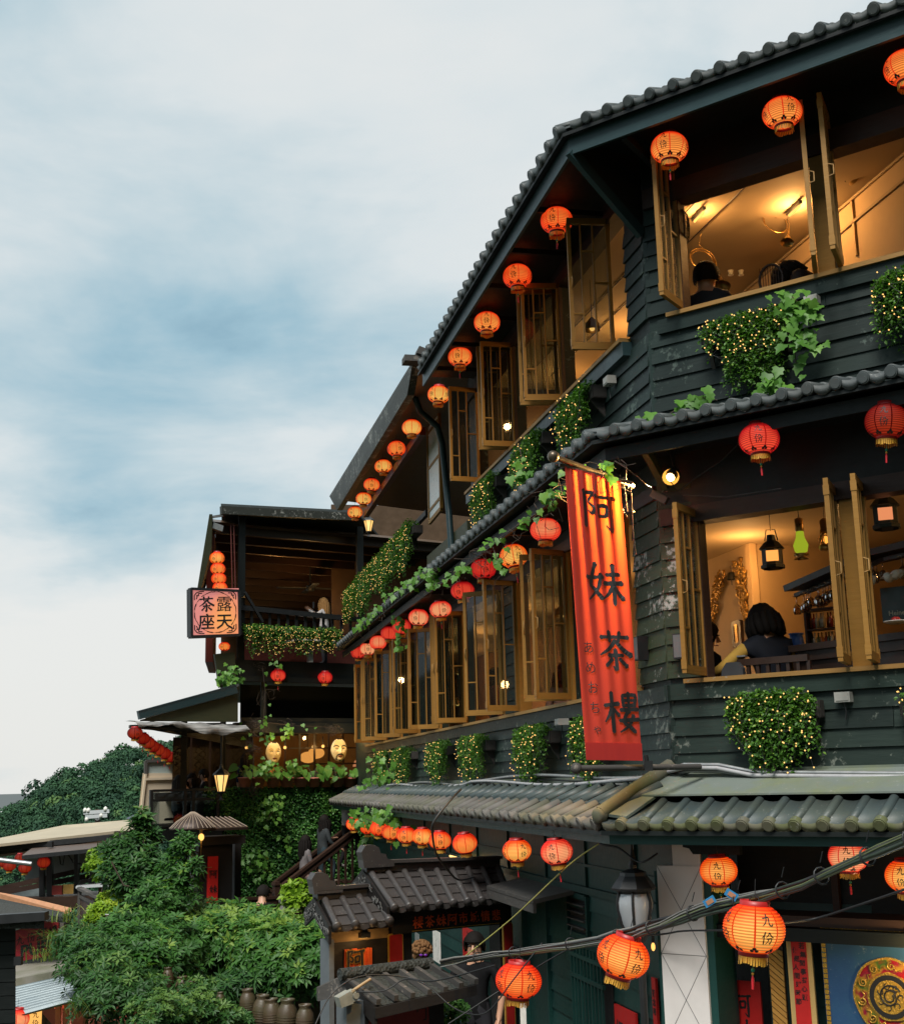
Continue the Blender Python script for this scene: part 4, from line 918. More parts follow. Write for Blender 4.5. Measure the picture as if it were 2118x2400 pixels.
def lantern_proto(kind):
    t = bpy.data.objects.new('paper_lantern', None); t['category'] = 'lantern'
    q = MB(); prof = []; n = RIBS * 4
    for i in range(n + 1):
        z = -ZC + 2 * ZC * i / n; ph = (i % 4) / 4; prof.append((lsurf(z) + .011 * math.sin(PI * ph) - (.004 if ph == 0 else 0), z))
    an = []
    for k in range(8): c = k * PI / 4 + PI / 8; an += [c - .030, c + .030, c + .26, c + .525]
    q.lathe(prof, c=(0, 0, 0), seg=an, mfun=lambda i, k: 1 if k % 4 == 0 else 0)
    def P(name, mb, mats):
        o = bpy.data.objects.new(name, mb.mesh(name, mats)); o.parent = t; return o
    P('shade', q, list(PAPER[kind]))
    q = MB(); r = lsurf(ZC); q.lathe([(r * 1.02, ZC - .01), (r * 1.02, ZC + .075), (r * .92, ZC + .075), (r * .92, ZC - .01)], 24); P('top_cap', q, M['cap_red'])
    q = MB(); q.lathe([(r * .92, -ZC + .01), (r * .92, -ZC - .06), (r * 1.02, -ZC - .06), (r * 1.02, -ZC + .01)], 24); P('bottom_cap', q, M['cap_red'])
    q = MB()
    for k in range(34):
        a = k * 2 * PI / 34; d = V((math.cos(a), math.sin(a), 0)); s_ = V((-d.y, d.x, 0)); L = .13 + .02 * math.sin(k * 7.1)
        q.quad(d * r * .98 - s_ * .018 + UP * (-ZC - .055), d * r * .98 + s_ * .018 + UP * (-ZC - .055), d * r * (1.0 + .03 * math.sin(k * 3.3)) + s_ * .015 + UP * (-ZC - .055 - L), d * r * (1.0 + .03 * math.sin(k * 3.3)) - s_ * .015 + UP * (-ZC - .055 - L))
    P('fringe', q, M['fringe'])
    q = MB(); q.tube([(0, 0, -ZC), (0, 0, -.66)], .007, 4, 0); q.ball((0, 0, -.66), .035, 8, 0); q.ball((0, 0, -.72), .025, 8, 1); q.tube([(0, 0, -.74), (.004, 0, -.80), (.006, .004, -.96)], [.012, .026, .022], 6, 2); P('tassel', q, [M['bead'], M['fringe'], M['tassel']])
    q = MB(); q.tube([(-r * .9, 0, ZC + .06), (-r * .5, 0, ZC + .13), (0, 0, ZC + .16), (r * .5, 0, ZC + .13), (r * .9, 0, ZC + .06)], .008, 4); q.tube([(0, 0, ZC + .16), (0, 0, ZC + .42)], .007, 4); P('hook', q, M['black'])
    q = MB()
    for k in (0, 2, 4, 6):
        c = k * PI / 4 + .02
        def fn(u, v, c=c):
            r_ = lsurf(v) + .014; return V((math.cos(c + u / .5) * r_, math.sin(c + u / .5) * r_, v))
        brush(q, '九', fn, .215, -.107, .075, k); brush(q, '份', fn, .215, -.107, -.205, k + 9)
    for k in range(8):
        c = k * PI / 4 + PI / 8
        for dx, dz in ((-.035, 0), (.035, 0), (0, .035)):
            v0 = -.325 + dz; pts = [(c + dx / .3 + .03 / .3 * math.cos(b), v0 + .026 * math.sin(b)) for b in np.linspace(0, 2 * PI, 8)[:-1]]
            q.add([V((math.cos(a) * (lsurf(z) + .013), math.sin(a) * (lsurf(z) + .013), z)) for a, z in pts], [tuple(range(7))])
    P('lettering', q, M['ink']); return t
LPROTO = {k: lantern_proto(k) for k in PAPER}
def lantern(p, D, kind, label, group, rot=None, tilt=(0, 0), drop=('tassel',)):
    """drop: parts this one lacks"""
    src = LPROTO[kind]; r = src.copy(); COL.objects.link(r); r['label'] = label; r['group'] = group
    a = math.atan2(-p.y, -p.x) if rot is None else math.atan2(-p.y, -p.x) + rot
    r.matrix_basis = Matrix.Translation(p) @ Matrix.Rotation(tilt[0], 4, 'X') @ Matrix.Rotation(tilt[1], 4, 'Y') @ Matrix.Rotation(a, 4, 'Z') @ Matrix.Diagonal((D, D, D * random.uniform(.93, 1.05), 1))
    for ch in src.children:
        if ch.name.split('.')[0] in drop: continue
        c = ch.copy(); COL.objects.link(c); c.parent = r; c.matrix_basis = ch.matrix_basis.copy()
    return r
def by_px(px, py, w, fr, o): return (hL if fr is LP else hR)(px, py, o)
def row(items, fr, o, D, group):
    for px, py, kind, label, rot, drop in items: lantern(by_px(px, py, 0, fr, o), D, kind, label, group, rot, (random.gauss(0, .05), random.gauss(0, .05)), drop)
T, N = (), ('tassel',); PL = ('tassel', 'lettering')
ORD = ['first', 'second', 'third', 'fourth', 'fifth', 'sixth', 'seventh', 'eighth', 'ninth', 'tenth', 'eleventh', 'twelfth']
G = 'lanterns under the top eave'
row([(1568, 347, 'orange', 'round orange lantern with a tassel hung before the first upper street sash', -.35, T), (1832, 265, 'orange', 'big orange lantern hung before the paired upper street sashes', .45, N), (2120, 159, 'orange', 'orange lantern cut by the picture edge under the top eave', .5, N)], RP, .45, .285, G)
row([(1304, 517, 'orange', 'orange lantern with red tassel beside the hip strut at the roof corner', -.3, T), (1212, 648, 'orange', 'orange lantern with red tassel, second from the roof corner along the long top eave', -.3, T), (1141, 756, 'orange', 'orange lantern without tassel, third from the roof corner under the long top eave', -.05, N),
     (1078, 837, 'orange', 'orange lantern with small tassel, fourth from the roof corner under the long top eave', -.25, T), (1028, 925, 'amber', 'amber lantern at the low end of the top eave, beside the downpipe', -.75, N)], LP, .45, .283, G)
row([(1778, 1030, 'red', 'deep red lantern with long tassel hung over the bar window', -.05, T), (2077, 988, 'dim', 'large dull red lantern near the picture edge over the bar window', -.15, T)], RP, .45, .285, 'lanterns under the middle eave')
mids = [(1278, 1242, 'pink', 'bright plain lantern beside the top of the long red banner', .4, PL), (1203, 1304, 'amber', 'pale orange lantern with tassel, second from the long banner under the middle eave', .35, T), (1132, 1334, 'red', 'red lantern with a long red tassel, third from the long banner', .2, T),
        (1084, 1384, 'red', 'red lantern with a green bead, fourth from the long banner', -.4, T), (1032, 1428, 'pink', 'glowing pale red lantern, fifth from the long banner', .3, T), (981, 1447, 'pink', 'pale red lantern, sixth from the long banner', -.35, N),
        (941, 1468, 'red', 'red lantern with ivy hanging over it under the middle eave', .5, PL), (913, 1484, 'red', 'red lantern close behind the ivy covered one under the middle eave', .3, PL), (886, 1506, 'pink', 'glowing pale lantern, ninth from the long banner, overlapping its neighbour', .5, PL), (862, 1520, 'pink', 'pinkish lantern, tenth from the long banner, with small tassel', 0, T), (840, 1529, 'red', 'dark red lantern farthest along the middle eave', .4, N)]
row(mids, LP, .35, .283, 'lanterns under the middle eave')
lows = [(1304, 1996, 'pink', 'red lantern with long scarlet tassel, first from the street corner under the lower eave', -.35, T), (1211, 1993, 'amber', 'pale amber lantern, second from the street corner under the lower eave', .45, T), (1089, 1976, 'orange', 'plain orange lantern above the lit tube lamp', .45, PL), (1031, 1970, 'orange', 'orange lantern behind a drooping black cable under the lower eave', 0, N),
        (990, 1960, 'amber', 'amber lantern, fifth from the street corner, touching its neighbour', -.4, T), (952, 1957, 'orange', 'orange lantern with tassel, sixth from the street corner under the lower eave', -.3, T), (916, 1950, 'orange', 'orange lantern with tassel, seventh from the street corner under the lower eave', .3, T), (887, 1942, 'orange', 'orange lantern half covered by ivy at the far end of the lower eave', 0, N), (863, 1939, 'orange', 'orange lantern mostly behind ivy at the far end of the lower eave', 0, N), (829, 1931, 'orange', 'orange lantern at the last corner of the lower eave above the stair', -.2, N)]
row(lows, LP, .66, .258, 'lanterns under the lower eave')
row([(1683, 2041, 'amber', 'amber lantern beside the marble post under the porch', -.1, T), (1987, 2007, 'pink', 'red orange lantern in the porch, half behind the cable bundle', -.12, T), (2122, 2053, 'amber', 'yellow lantern cut by the picture edge under the porch', -.3, N)], RP, .35, .258, 'porch lanterns')
seconds = [(965, 1002, 'amber', 'plain amber lantern beside the downpipe, nearest under the terrace roof'), (929, 1052, 'orange', 'red orange lantern with tassel, second under the terrace roof'), (898, 1093, 'amber', 'amber lantern, third under the terrace roof'), (871, 1136, 'orange', 'orange lantern, fourth under the terrace roof'), (852, 1169, 'amber', 'amber lantern, fifth under the terrace roof, touching the last one'), (832, 1201, 'amber', 'amber lantern, last under the terrace roof beside the wall lamp')]
row([(a, b, k, l, (-.4, .4, -.6, 0, .3, -.6)[i], T if i == 1 else (PL if i == 0 else N)) for i, (a, b, k, l) in enumerate(seconds)], LP, .5, .272, 'lanterns under the terrace roof')
# -- foliage
def leaves_mesh(name, P, D, Nn, L, W, tone, mt, fold=.25):
    """many folded two-triangle leaves in one mesh, with a tone per leaf"""
    n = len(P); P, D, Nn = np.asarray(P), np.asarray(D), np.asarray(Nn)
    D = D / np.linalg.norm(D, axis=1, keepdims=True); S = np.cross(D, Nn); S /= np.maximum(1e-6, np.linalg.norm(S, axis=1, keepdims=True)); Nn = np.cross(S, D)
    L = np.broadcast_to(L, (n,))[:, None]; W = np.broadcast_to(W, (n,))[:, None]
    a = P; tip = P + D * L; l = P + D * L * .45 + S * W * .5 + Nn * W * fold; r = P + D * L * .45 - S * W * .5 + Nn * W * fold
    vs = np.stack([a, l, tip, r], 1).reshape(-1, 3).astype(np.float32)
    me = bpy.data.meshes.new(name); me.vertices.add(4 * n); me.vertices.foreach_set('co', vs.ravel())
    idx = (np.arange(n)[:, None] * 4 + np.array([0, 2, 1, 0, 3, 2])).ravel().astype(np.int32)
    me.loops.add(6 * n); me.loops.foreach_set('vertex_index', idx)
    me.polygons.add(2 * n); me.polygons.foreach_set('loop_start', np.arange(0, 6 * n, 3, dtype=np.int32)); 
    at = me.attributes.new('tone', 'FLOAT', 'POINT'); at.data.foreach_set('value', np.repeat(np.clip(tone, 0, 1), 4).astype(np.float32))
    me.materials.append(mt); me.update(); me.validate(); return me
def rnd_unit(n):
    v = np.random.normal(size=(n, 3)); return v / np.linalg.norm(v, axis=1, keepdims=True)
def obj_at(name, me, parent, origin): return inst(name, me, parent, Matrix.Translation(V(origin)))
M['fairy'] = emis('fairy_light_bulb', (1.0, .58, .17), 1.9, False)
M['pot'] = plain('old_planter_timber', (.035, .030, .026), .7, var=.4)
oct_v = [(1, 0, 0), (-1, 0, 0), (0, 1, 0), (0, -1, 0), (0, 0, 1), (0, 0, -1)]; oct_f = [(0, 2, 4), (2, 1, 4), (1, 3, 4), (3, 0, 4), (2, 0, 5), (1, 2, 5), (3, 1, 5), (0, 3, 5)]
def fairy(pts, label, origin, r=.0068, group='strings of fairy lights on the planters'):
    t = empty('fairy_lights', label, 'string lights', origin, group)
    q = MB()
    for i in range(0, len(pts) - 1, 1):
        if (pts[i] - pts[i + 1]).length < .35: q.tube([pts[i], (pts[i] + pts[i + 1]) / 2 - UP * .01, pts[i + 1]], .0022, 3, cap=False)
    q.build('wire', M['black'], t)
    q = MB()
    for p in pts: q.add([p + V(v) * r for v in oct_v], oct_f)
    b = q.build('bulbs', M['fairy'], t); b['kind'] = 'stuff'
def hanging_plant(fr, s0, s1, ztop, prof, o0, o1, label, light_label, n=110, leaf=.024, nl=45, box=True, mound=.05, zlight=None, tone=.0, dens=1.0):
    """trailing plant in a wooden window box. prof: [(s, zbottom)] lower outline of the strands"""
    if s0 > s1: s0, s1 = s1, s0
    prof = sorted(prof); c = fr((s0 + s1) / 2, ztop - .1, (o0 + o1) / 2)
    t = empty('trailing_plant', label, 'plant', c, 'trailing plants in window boxes')
    if box:
        q = MB(); p = fr(s0 - .04, ztop - .13, o0); u = fr(s1 + .04, ztop - .13, o0) - p; w = fr(s0 - .04, ztop - .13, o1 - .02) - p
        q.box(p, u, w, UP * .012); q.box(p + w * .93, u, w * .07, UP * .12); q.box(p, u.normalized() * .015, w, UP * .12); q.box(p + u - u.normalized() * .015, u.normalized() * .015, w, UP * .12); q.build('planter_box', M['pot'], t)
        for e in (.06, .90): q = MB(); q.prism([p + u * e, p + u * e + w, p + u * e - UP * .16], u.normalized() * .03); q.build('bracket', M['pot'], t)
    P, D, Nn, T_ = [], [], [], []; tops = []
    out = (fr(0, 0, 1) - fr(0, 0, 0)); al = (fr(1, 0, 0) - fr(0, 0, 0))
    xs = [a for a, b in prof]; zs = [b for a, b in prof]
    for k in range(int(n * .72)):
        s = random.uniform(s0, s1); zb = np.interp(s, xs, zs) + abs(random.gauss(0, .05)) + (random.random() ** 2) * .34 - (.10 if random.random() < .07 else 0)
        edge = min(1, (min(s - s0, s1 - s) + .03) / .12); zb += (1 - min(1, min(s - s0, s1 - s) / (.3 * (s1 - s0)))) * .22 * (ztop - zb)
        zt = ztop + mound * edge * random.uniform(.1, 1.6); o = random.uniform(o0 + .02, o1); 
        pth = [fr(s, ztop - .06, o), fr(s, zt, o + .02), fr(s + random.gauss(0, .02), zt - .05, max(o, o1) + random.uniform(.0, .05))]
        z = zt - .05; ss = s; oo = max(o, o1) + random.uniform(.0, .06)
        while z > zb: z -= .05; ss += random.gauss(0, .012); oo += random.gauss(0, .010) - (.004 if z < ztop - .2 else 0); pth.append(fr(ss, z, max(oo, .03)))
        for a, b in zip(pth, pth[1:]):
            m = max(1, int((b - a).length / .0125 * dens))
            for j in range(m):
                p = lerp(a, b, random.random()); v = rnd_unit(1)[0]
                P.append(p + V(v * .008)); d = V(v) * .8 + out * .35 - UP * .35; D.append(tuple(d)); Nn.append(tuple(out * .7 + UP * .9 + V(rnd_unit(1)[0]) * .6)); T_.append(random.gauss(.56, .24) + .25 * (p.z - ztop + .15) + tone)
        if len(pth) > 4: tops.append(pth)
    L = np.random.uniform(.65, 1.5, len(P)) * leaf
    me = leaves_mesh('foliage', np.array([tuple(p) for p in P]) - np.array(tuple(c)), D, Nn, L, L * .62, np.array(T_), M['leaf'])
    obj_at('foliage', me, t, c)
    q = MB()
    for pth in tops[::3]: q.tube(pth[1:], .002, 3, cap=False)
    if q.v: st = q.build('stems', M['leafstem'], t); st['kind'] = 'stuff'
    if nl:
        pts = []
        for k in range(nl):
            s = random.uniform(s0 - .01, s1 + .01); lo = np.interp(s, xs, zs); zl_ = ztop + .05 - (ztop + .02 - (lo if zlight is None else max(lo, zlight))) * random.random() ** 1.15
            pts.append(fr(s, zl_, o1 + .075 + random.uniform(-.01, .02)))
        pts.sort(key=lambda p: round((p - fr(s0, 0, 0)).dot(al) / .15) * 10 + (p.z if round((p - fr(s0, 0, 0)).dot(al) / .15) % 2 else -p.z))
        fairy(pts, light_label, fr(s0, ztop, o1))
    return t
M['leafstem'] = plain('plant_stem', (.04, .035, .015), .7)
def plant_px(fr, x0, x1, ytop, prof, o, label, light_label, **kw):
    """pixel outline of a planter on the plane o in front of a facade"""
    g = lambda x, y: sz(x, y, fr, o)
    xm = (x0 + x1) / 2; ztop = kw.pop('ztop', None) or (g(xm, ytop)[1]); S0, S1 = g(x0, ytop)[0], g(x1, ytop)[0]
    pr = [g(x, y) for x, y in prof]
    return hanging_plant(fr, S0, S1, ztop, pr, kw.pop('oin', .05), o - .06, label, light_label, **kw)
FLT = 'warm fairy lights wound over the '
plant_px(RP, 1640, 1834, 762, [(1630, 770), (1650, 830), (1690, 860), (1702, 920), (1740, 905), (1782, 912), (1818, 890), (1834, 830)], .20, 'dense trailing plant under the first upper street window', FLT + 'trailing plant below the upper street window', ztop=3.36, n=230, nl=75, zlight=3.0, leaf=.026, dens=1.1)
plant_px(RP, 2044, 2160, 665, [(2040, 720), (2060, 800), (2085, 840), (2110, 770), (2160, 760)], .20, 'trailing plant at the picture edge below the upper street windows', FLT + 'plant at the picture edge', ztop=3.40, n=130, nl=36, leaf=.026)
plant_px(RP, 1700, 1895, 1620, [(1690, 1680), (1705, 1720), (1738, 1770), (1782, 1825), (1800, 1800), (1826, 1822), (1854, 1822), (1870, 1760), (1895, 1815), (1912, 1815)], .20, 'dense trailing plant under the bar window', FLT + 'trailing plant below the bar window', ztop=.50, n=270, nl=80, leaf=.027, dens=1.15)
plant_px(RP, 2108, 2170, 1620, [(2100, 1700), (2170, 1700)], .20, 'trailing plant mostly beyond the picture edge below the bar window', FLT + 'plant box beyond the bar window', ztop=.48, n=40, nl=22)
ups = [(1292, 1366, 950, [(1282, 1010), (1300, 1062), (1340, 1072), (1366, 1000)], 'nearest the roof corner'), (1192, 1252, 1042, [(1188, 1110), (1205, 1163), (1235, 1150), (1255, 1100)], 'second from the roof corner'), (1100, 1146, 1142, [(1095, 1210), (1105, 1250), (1140, 1225)], 'third from the roof corner')]
for x0, x1, y, pr, w in ups: plant_px(LP, x0, x1, y, pr, .24, 'trailing plant under the long upper sill, ' + w, FLT + 'upper sill plant ' + w, ztop=3.40, n=170, nl=55, oin=.03, leaf=.026)
los = [(1330, 1392, 1690, [(1322, 1780), (1345, 1832), (1392, 1838)], 'behind the foot of the long banner'), (1196, 1266, 1700, [(1188, 1790), (1210, 1835), (1245, 1842), (1266, 1790)], 'second from the long banner'), (1070, 1122, 1732, [(1066, 1800), (1085, 1842), (1115, 1830)], 'third from the long banner'), (996, 1034, 1744, [(993, 1800), (1008, 1842), (1034, 1835)], 'fourth from the long banner'), (914, 950, 1760, [(912, 1800), (925, 1842), (948, 1840)], 'fifth from the long banner'), (872, 902, 1768, [(868, 1810), (880, 1842), (902, 1838)], 'at its far end')]
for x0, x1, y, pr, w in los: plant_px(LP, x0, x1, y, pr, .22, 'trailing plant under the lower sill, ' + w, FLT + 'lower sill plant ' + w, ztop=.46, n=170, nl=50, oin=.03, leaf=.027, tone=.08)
# long planter on the terrace rail
hanging_plant(LP, 9.4, 17.0, 3.80, [(9.4, 3.22), (10.2, 3.05), (11, 3.3), (12, 3.1), (13.2, 3.32), (14.5, 3.05), (15.5, 3.25), (17.0, 3.0)], .06, .22, 'long hedge like trailing plant along the upper terrace rail', FLT + 'terrace rail plant', n=620, nl=330, leaf=.04, dens=.55, mound=.10, tone=.05)

# ivy with large separate leaves
def ivy_leaf(seed, five=True):
    rnd = random.Random(seed); q = MB()
    out = [(0, 0), (.30, -.10), (.48, .14), (.36, .30), (.44, .52), (.22, .60), (0, 1.0), (-.22, .60), (-.44, .52), (-.36, .30), (-.48, .14), (-.30, -.10)]
    vs = [(0, .34, 0)] + [(x * rnd.uniform(.9, 1.1), y, .12 * abs(x) - .22 * max(0, y - .3) ** 2 + rnd.uniform(-.02, .02)) for x, y in out]
    n = len(out); q.add(vs, [(0, 1 + i, 1 + (i + 1) % n) for i in range(n)], 0, True)
    me = q.mesh('leaf', M['ivy']); at = me.attributes.new('tone', 'FLOAT', 'POINT'); at.data.foreach_set('value', [rnd.uniform(.15, .95)] * len(vs)); return me
M['ivy'] = leafmat('large_ivy_leaf', (.035, .12, .018), (.13, .30, .045), (.30, .40, .07), .35)
IVY = [ivy_leaf(k) for k in range(7)]
M['twig'] = plain('bare_vine_twig', (.055, .038, .026), .8)
def vine(paths, label, n, size, hitf, spread=.05, face=None, name='ivy_vine', grp=None, bare=0):
    """paths: pixel polylines on a plane given by hitf"""
    P = [[hitf(x, y) for x, y in pth] for pth in paths]; c = P[0][0]
    t = empty(name, label, 'vine', c, grp)
    q = MB()
    for pth in P:
        q.tube(pth, .005, 4)
        for k in range(bare):
            a = lerp(pth[0], pth[-1], random.random()); a = pth[min(len(pth) - 1, int(random.random() * len(pth)))] + V((random.gauss(0, .05), 0, random.gauss(0, .03)))
            pts = [a]
            for j in range(5): pts.append(pts[-1] + V((random.gauss(0, .05), random.gauss(0, .02), random.gauss(-.02, .04))))
            q.tube(pts, .003, 3)
    q.build('stem', M['twig'], t)
    f = face or V((-c.x, -c.y, 0)).normalized()
    for k in range(n):
        pth = random.choice(P); i = random.randrange(max(1, len(pth) - 1)); p = lerp(pth[i], pth[min(i + 1, len(pth) - 1)], random.random())
        p = p + V((random.gauss(0, spread), random.gauss(0, spread * .4), random.gauss(0, spread * .8))) + f * random.uniform(.01, .05)
        z = (f + UP * random.uniform(.1, .9) + V(rnd_unit(1)[0]) * .45).normalized(); y = (-UP + V(rnd_unit(1)[0]) * .7); y = (y - z * y.dot(z)).normalized(); x = y.cross(z); s = size * random.uniform(.65, 1.2)
        inst('leaf', random.choice(IVY), t, frame_matrix(p, x * s, y * s, z * s))
    return t
hr2 = lambda x, y: hR(x, y, .27); hl2 = lambda x, y: hL(x, y, .45); hm = lambda x, y: hR(x, y, .60); hml = lambda x, y: hL(x, y, .66)
vine([[(1845, 700), (1852, 770), (1862, 830), (1868, 880)], [(1830, 715), (1868, 745), (1885, 800), (1900, 815)], [(1850, 690), (1880, 720), (1890, 745)]], 'bright green large leaved ivy beside the grey box under the upper street window', 84, .088, hr2, .05)
vine([[(1545, 985), (1600, 950), (1640, 930), (1680, 938)], [(1500, 985), (1540, 975)]], 'bright ivy creeping over the tiles at the corner of the middle eave', 34, .095, lambda x, y: hR(x, y, .45), .03)
vine([[(1780, 918), (1800, 900), (1835, 898)]], 'small ivy clump rising behind the tile ends below the trailing plant', 20, .095, lambda x, y: hR(x, y, .45), .035)
vine([[(1215, 1040), (1230, 1110), (1250, 1150)]], 'large leaved ivy among the second upper sill plant', 22, .10, lambda x, y: hL(x, y, .30), .06)
# vine along the middle eave of the long facade: bare twigs and yellowing leaves
for i, (pth, n, lab, b) in enumerate((([(1376, 1100), (1340, 1130), (1290, 1180)], 14, 'yellowing ivy twigs hanging beside the banner top', 8), ([(1290, 1140), (1296, 1185)], 10, 'yellow leaf spray below the tile wave beside the banner', 2), ([(1270, 1195), (1200, 1240), (1130, 1290)], 18, 'bare vine with red and yellow leaves below the middle eave tiles', 14), ([(1150, 1270), (1165, 1310), (1172, 1340)], 18, 'pale ivy spray hanging over the red lantern', 3),
      ([(1130, 1300), (1060, 1350), (1010, 1375)], 30, 'vine tangle along the middle eave beyond the third lantern', 16), ([(1020, 1330), (980, 1355), (940, 1385), (900, 1410)], 60, 'pale green ivy spilling over the far tiles of the middle eave', 6), ([(900, 1415), (860, 1450), (825, 1480)], 50, 'pale ivy mass at the far end of the middle eave', 6), ([(930, 1420), (942, 1455), (938, 1500), (940, 1530)], 26, 'ivy strand hanging among the red lanterns', 2), ([(1000, 1340), (1005, 1365)], 10, 'small ivy tuft hanging from the middle eave', 1))):
    vine([pth], lab, max(8, n * 2 // 3), .085, hml if i not in (7,) else hl2, .05, bare=b)
vine([[(875, 1760), (890, 1800), (870, 1840), (855, 1848)], [(905, 1790), (915, 1820)]], 'large leaved ivy at the far end of the lower sill', 40, .10, lambda x, y: hL(x, y, .35), .12)
vine([[(840, 1905), (880, 1900), (920, 1905)], [(850, 1915), (870, 1925)], [(900, 1910), (912, 1925)]], 'yellow green ivy hanging over the lanterns at the end of the lower eave', 90, .10, lambda x, y: hL(x, y, .75), .10)
vine([[(862, 1990), (880, 2005)], [(868, 1965), (862, 1985)]], 'ivy sprig on the green wall beneath the last lower lanterns', 22, .10, lambda x, y: hL(x, y, .3), .10)
# -- terrace roof over the long facade and the open wing beyond it
_a = math.radians(55); uW = V((math.sin(_a), math.cos(_a), 0)); nW = V((uW.y, -uW.x, 0)); W0 = LP(17.3, 0, 0)
dW = V((-.16, .987, 0))
def WP(w, z, o=0): return W0 + uW * w + (nW * o if o >= 0 else dW * -o) + UP * z      # rooms run back askew, as the plot does
def hW(px, py, o=0): return plane_hit(px, py, W0 + nW * o, nW)
def sW(p): return (p - W0).dot(uW)
def wz(px, py, o=0): p = hW(px, py, o); return sW(p), p.z
M['fascia_old'] = painted_wood('lichened_fascia', (.018, .020, .017), (.055, .058, .048), (.30, .30, .27), .57)
M['corrug'] = plain('brown_corrugated_sheet', (.10, .062, .036), .36, .2, var=.4, scale=5)
M['moss_panel'] = painted_wood('mossy_panel', (.020, .024, .012), (.055, .058, .028), (.12, .12, .07), .68)
M['redwall'] = plain('dark_red_wall', (.085, .014, .010), .6)
wing = empty('terrace_wing', 'open terraced wing with dark posts at the far end of the teahouse', 'building', WP(-1.5, -3.6, 0))
# terrace roof along the long facade
A, B = hL(967, 846, .78), hL(772, 1163, .78); A2, B2 = hL(954, 926, .74), hL(790, 1196, .74)
e_ = -nL * 3.2 + UP * -.35
q = MB(); q.prism([A, B, B2, A2], -nL * .10); q.build('terrace_fascia', M['fascia_old'], wing)
q = MB(); q.prism([A + UP * -.02 - nL * .1, B + UP * -.02 - nL * .1, B + e_, A + e_], UP * -.05); q.build('terrace_roof', M['corrug'], wing)
q = MB(); q.bar(hL(990, 1010, .30), hL(858, 1205, .30), .09, .12); q.build('red_beam', plain('wine_red_beam', (.10, .018, .016), .4), wing)
q = MB(); q.bar(A - nL * .3 + UP * .03, A - nL * .05 + UP * .12, .25, .10); q.cbox(hL(972, 845, .75), .22, .3, .08, uL, nL); q.build('roof_vent_box', M['grey_wood'], wing)
# downpipe and tall sash frame at the end of the upper storey
q = MB(); q.tube([hL(972, 930, .5), hL(985, 965, .4), hL(1025, 1000, .15), hL(1036, 1040, .06), hL(1052, 1200, .06), hL(1058, 1290, .06)], .045, 10); q.build('downpipe', M['fascia'], tea)
def sashframe(c00, c10, c11, c01, bars, mt, parent, gl='glass', w=.045, name='window_frame'):
    q = MB(); n = (c10 - c00).cross(c01 - c00).normalized()
    for a, b in ((c00, c01), (c10, c11), (c00, c10), (c01, c11)): q.bar(a, b, w, .04, (c10 - c00) if (b - a).dot(UP) > .8 * (b - a).length else UP)
    for f in bars: q.bar(lerp(c00, c01, f), lerp(c10, c11, f), w * .7, .03, UP)
    o = q.build(name, M[mt], parent)
    if gl: q = MB(); q.box(c00, c10 - c00, c01 - c00, n * .004); q.build('pane', M[gl] if isinstance(gl, str) else gl, o)
    return o
M['frost'] = plain('frosted_white_pane', (.78, .82, .80), .3, var=.03)
f0, f1 = hL(1005, 1225, .05), hL(1032, 1192, .45)
c00, c10 = hL(1007, 1225, .02), hL(1034, 1192, .02); zt = c10.z + 2.05
top = lambda p, z: V((p.x, p.y, z))
c01, c11 = top(c00, hL(1000, 970, .02).z), top(c10, hL(1000, 970, .02).z)
sashframe(c00, c10, c11, c01, (.10, .48, .80), 'ochre', tea, 'frost', .06)
slab('end_wall', LP, 5.97, 6.33, 2.95, 3.6, .0, .03, 'board'); slab('downpipe_board', LP, 6.0, 6.35, 3.6, 5.0, -.1, .012, 'dark')
slab('terrace_panel', LP, 6.6, 9.3, 2.72, 3.30, -.04, .02, 'moss_panel', wing)
# terrace rail along the facade
q = MB(); q.bar(LP(9.2, 3.95, .02), LP(17.2, 3.95, .02), .06, .08); q.build('rail', M['black'], wing)
for k in range(14): s = 9.3 + k * .6; q = MB(); q.bar(LP(s, 2.9, .02), LP(s, 3.93, .02), .03, .03); q.build('rail_post', M['black'], wing)
slab('terrace_floor_edge', LP, 6.4, 17.2, 2.65, 2.85, -.1, .03, 'dark', wing)
slab('terrace_floor', LP, 6.3, 17.2, 2.62, 2.68, -4, -.1, 'dwood', wing)
slab('terrace_back_wall', LP, 6.2, 17.4, 2.7, 5.6, -3.3, -3.2, 'dwood', wing)
# the wing: floors, posts, eave
wl, wr = wz(556, 1300)[0], .2
q = MB(); q.bar(hW(518, 1196, .25), hW(836, 1212, .25), .10, .16, nW); q.build('eave_beam', M['fascia_old'], wing)
q = MB(); p0, p1 = hW(518, 1186, .25), hW(836, 1202, .25); b0, b1 = hW(640, 1180, -3), hW(770, 1168, -3)
q.prism([p0, p1, p1 + uW * 3.5 + dW * 7 + UP * -.9, p0 + dW * 7 + UP * -.9], UP * .05); q.build('wing_roof', M['tile_dark'], wing)
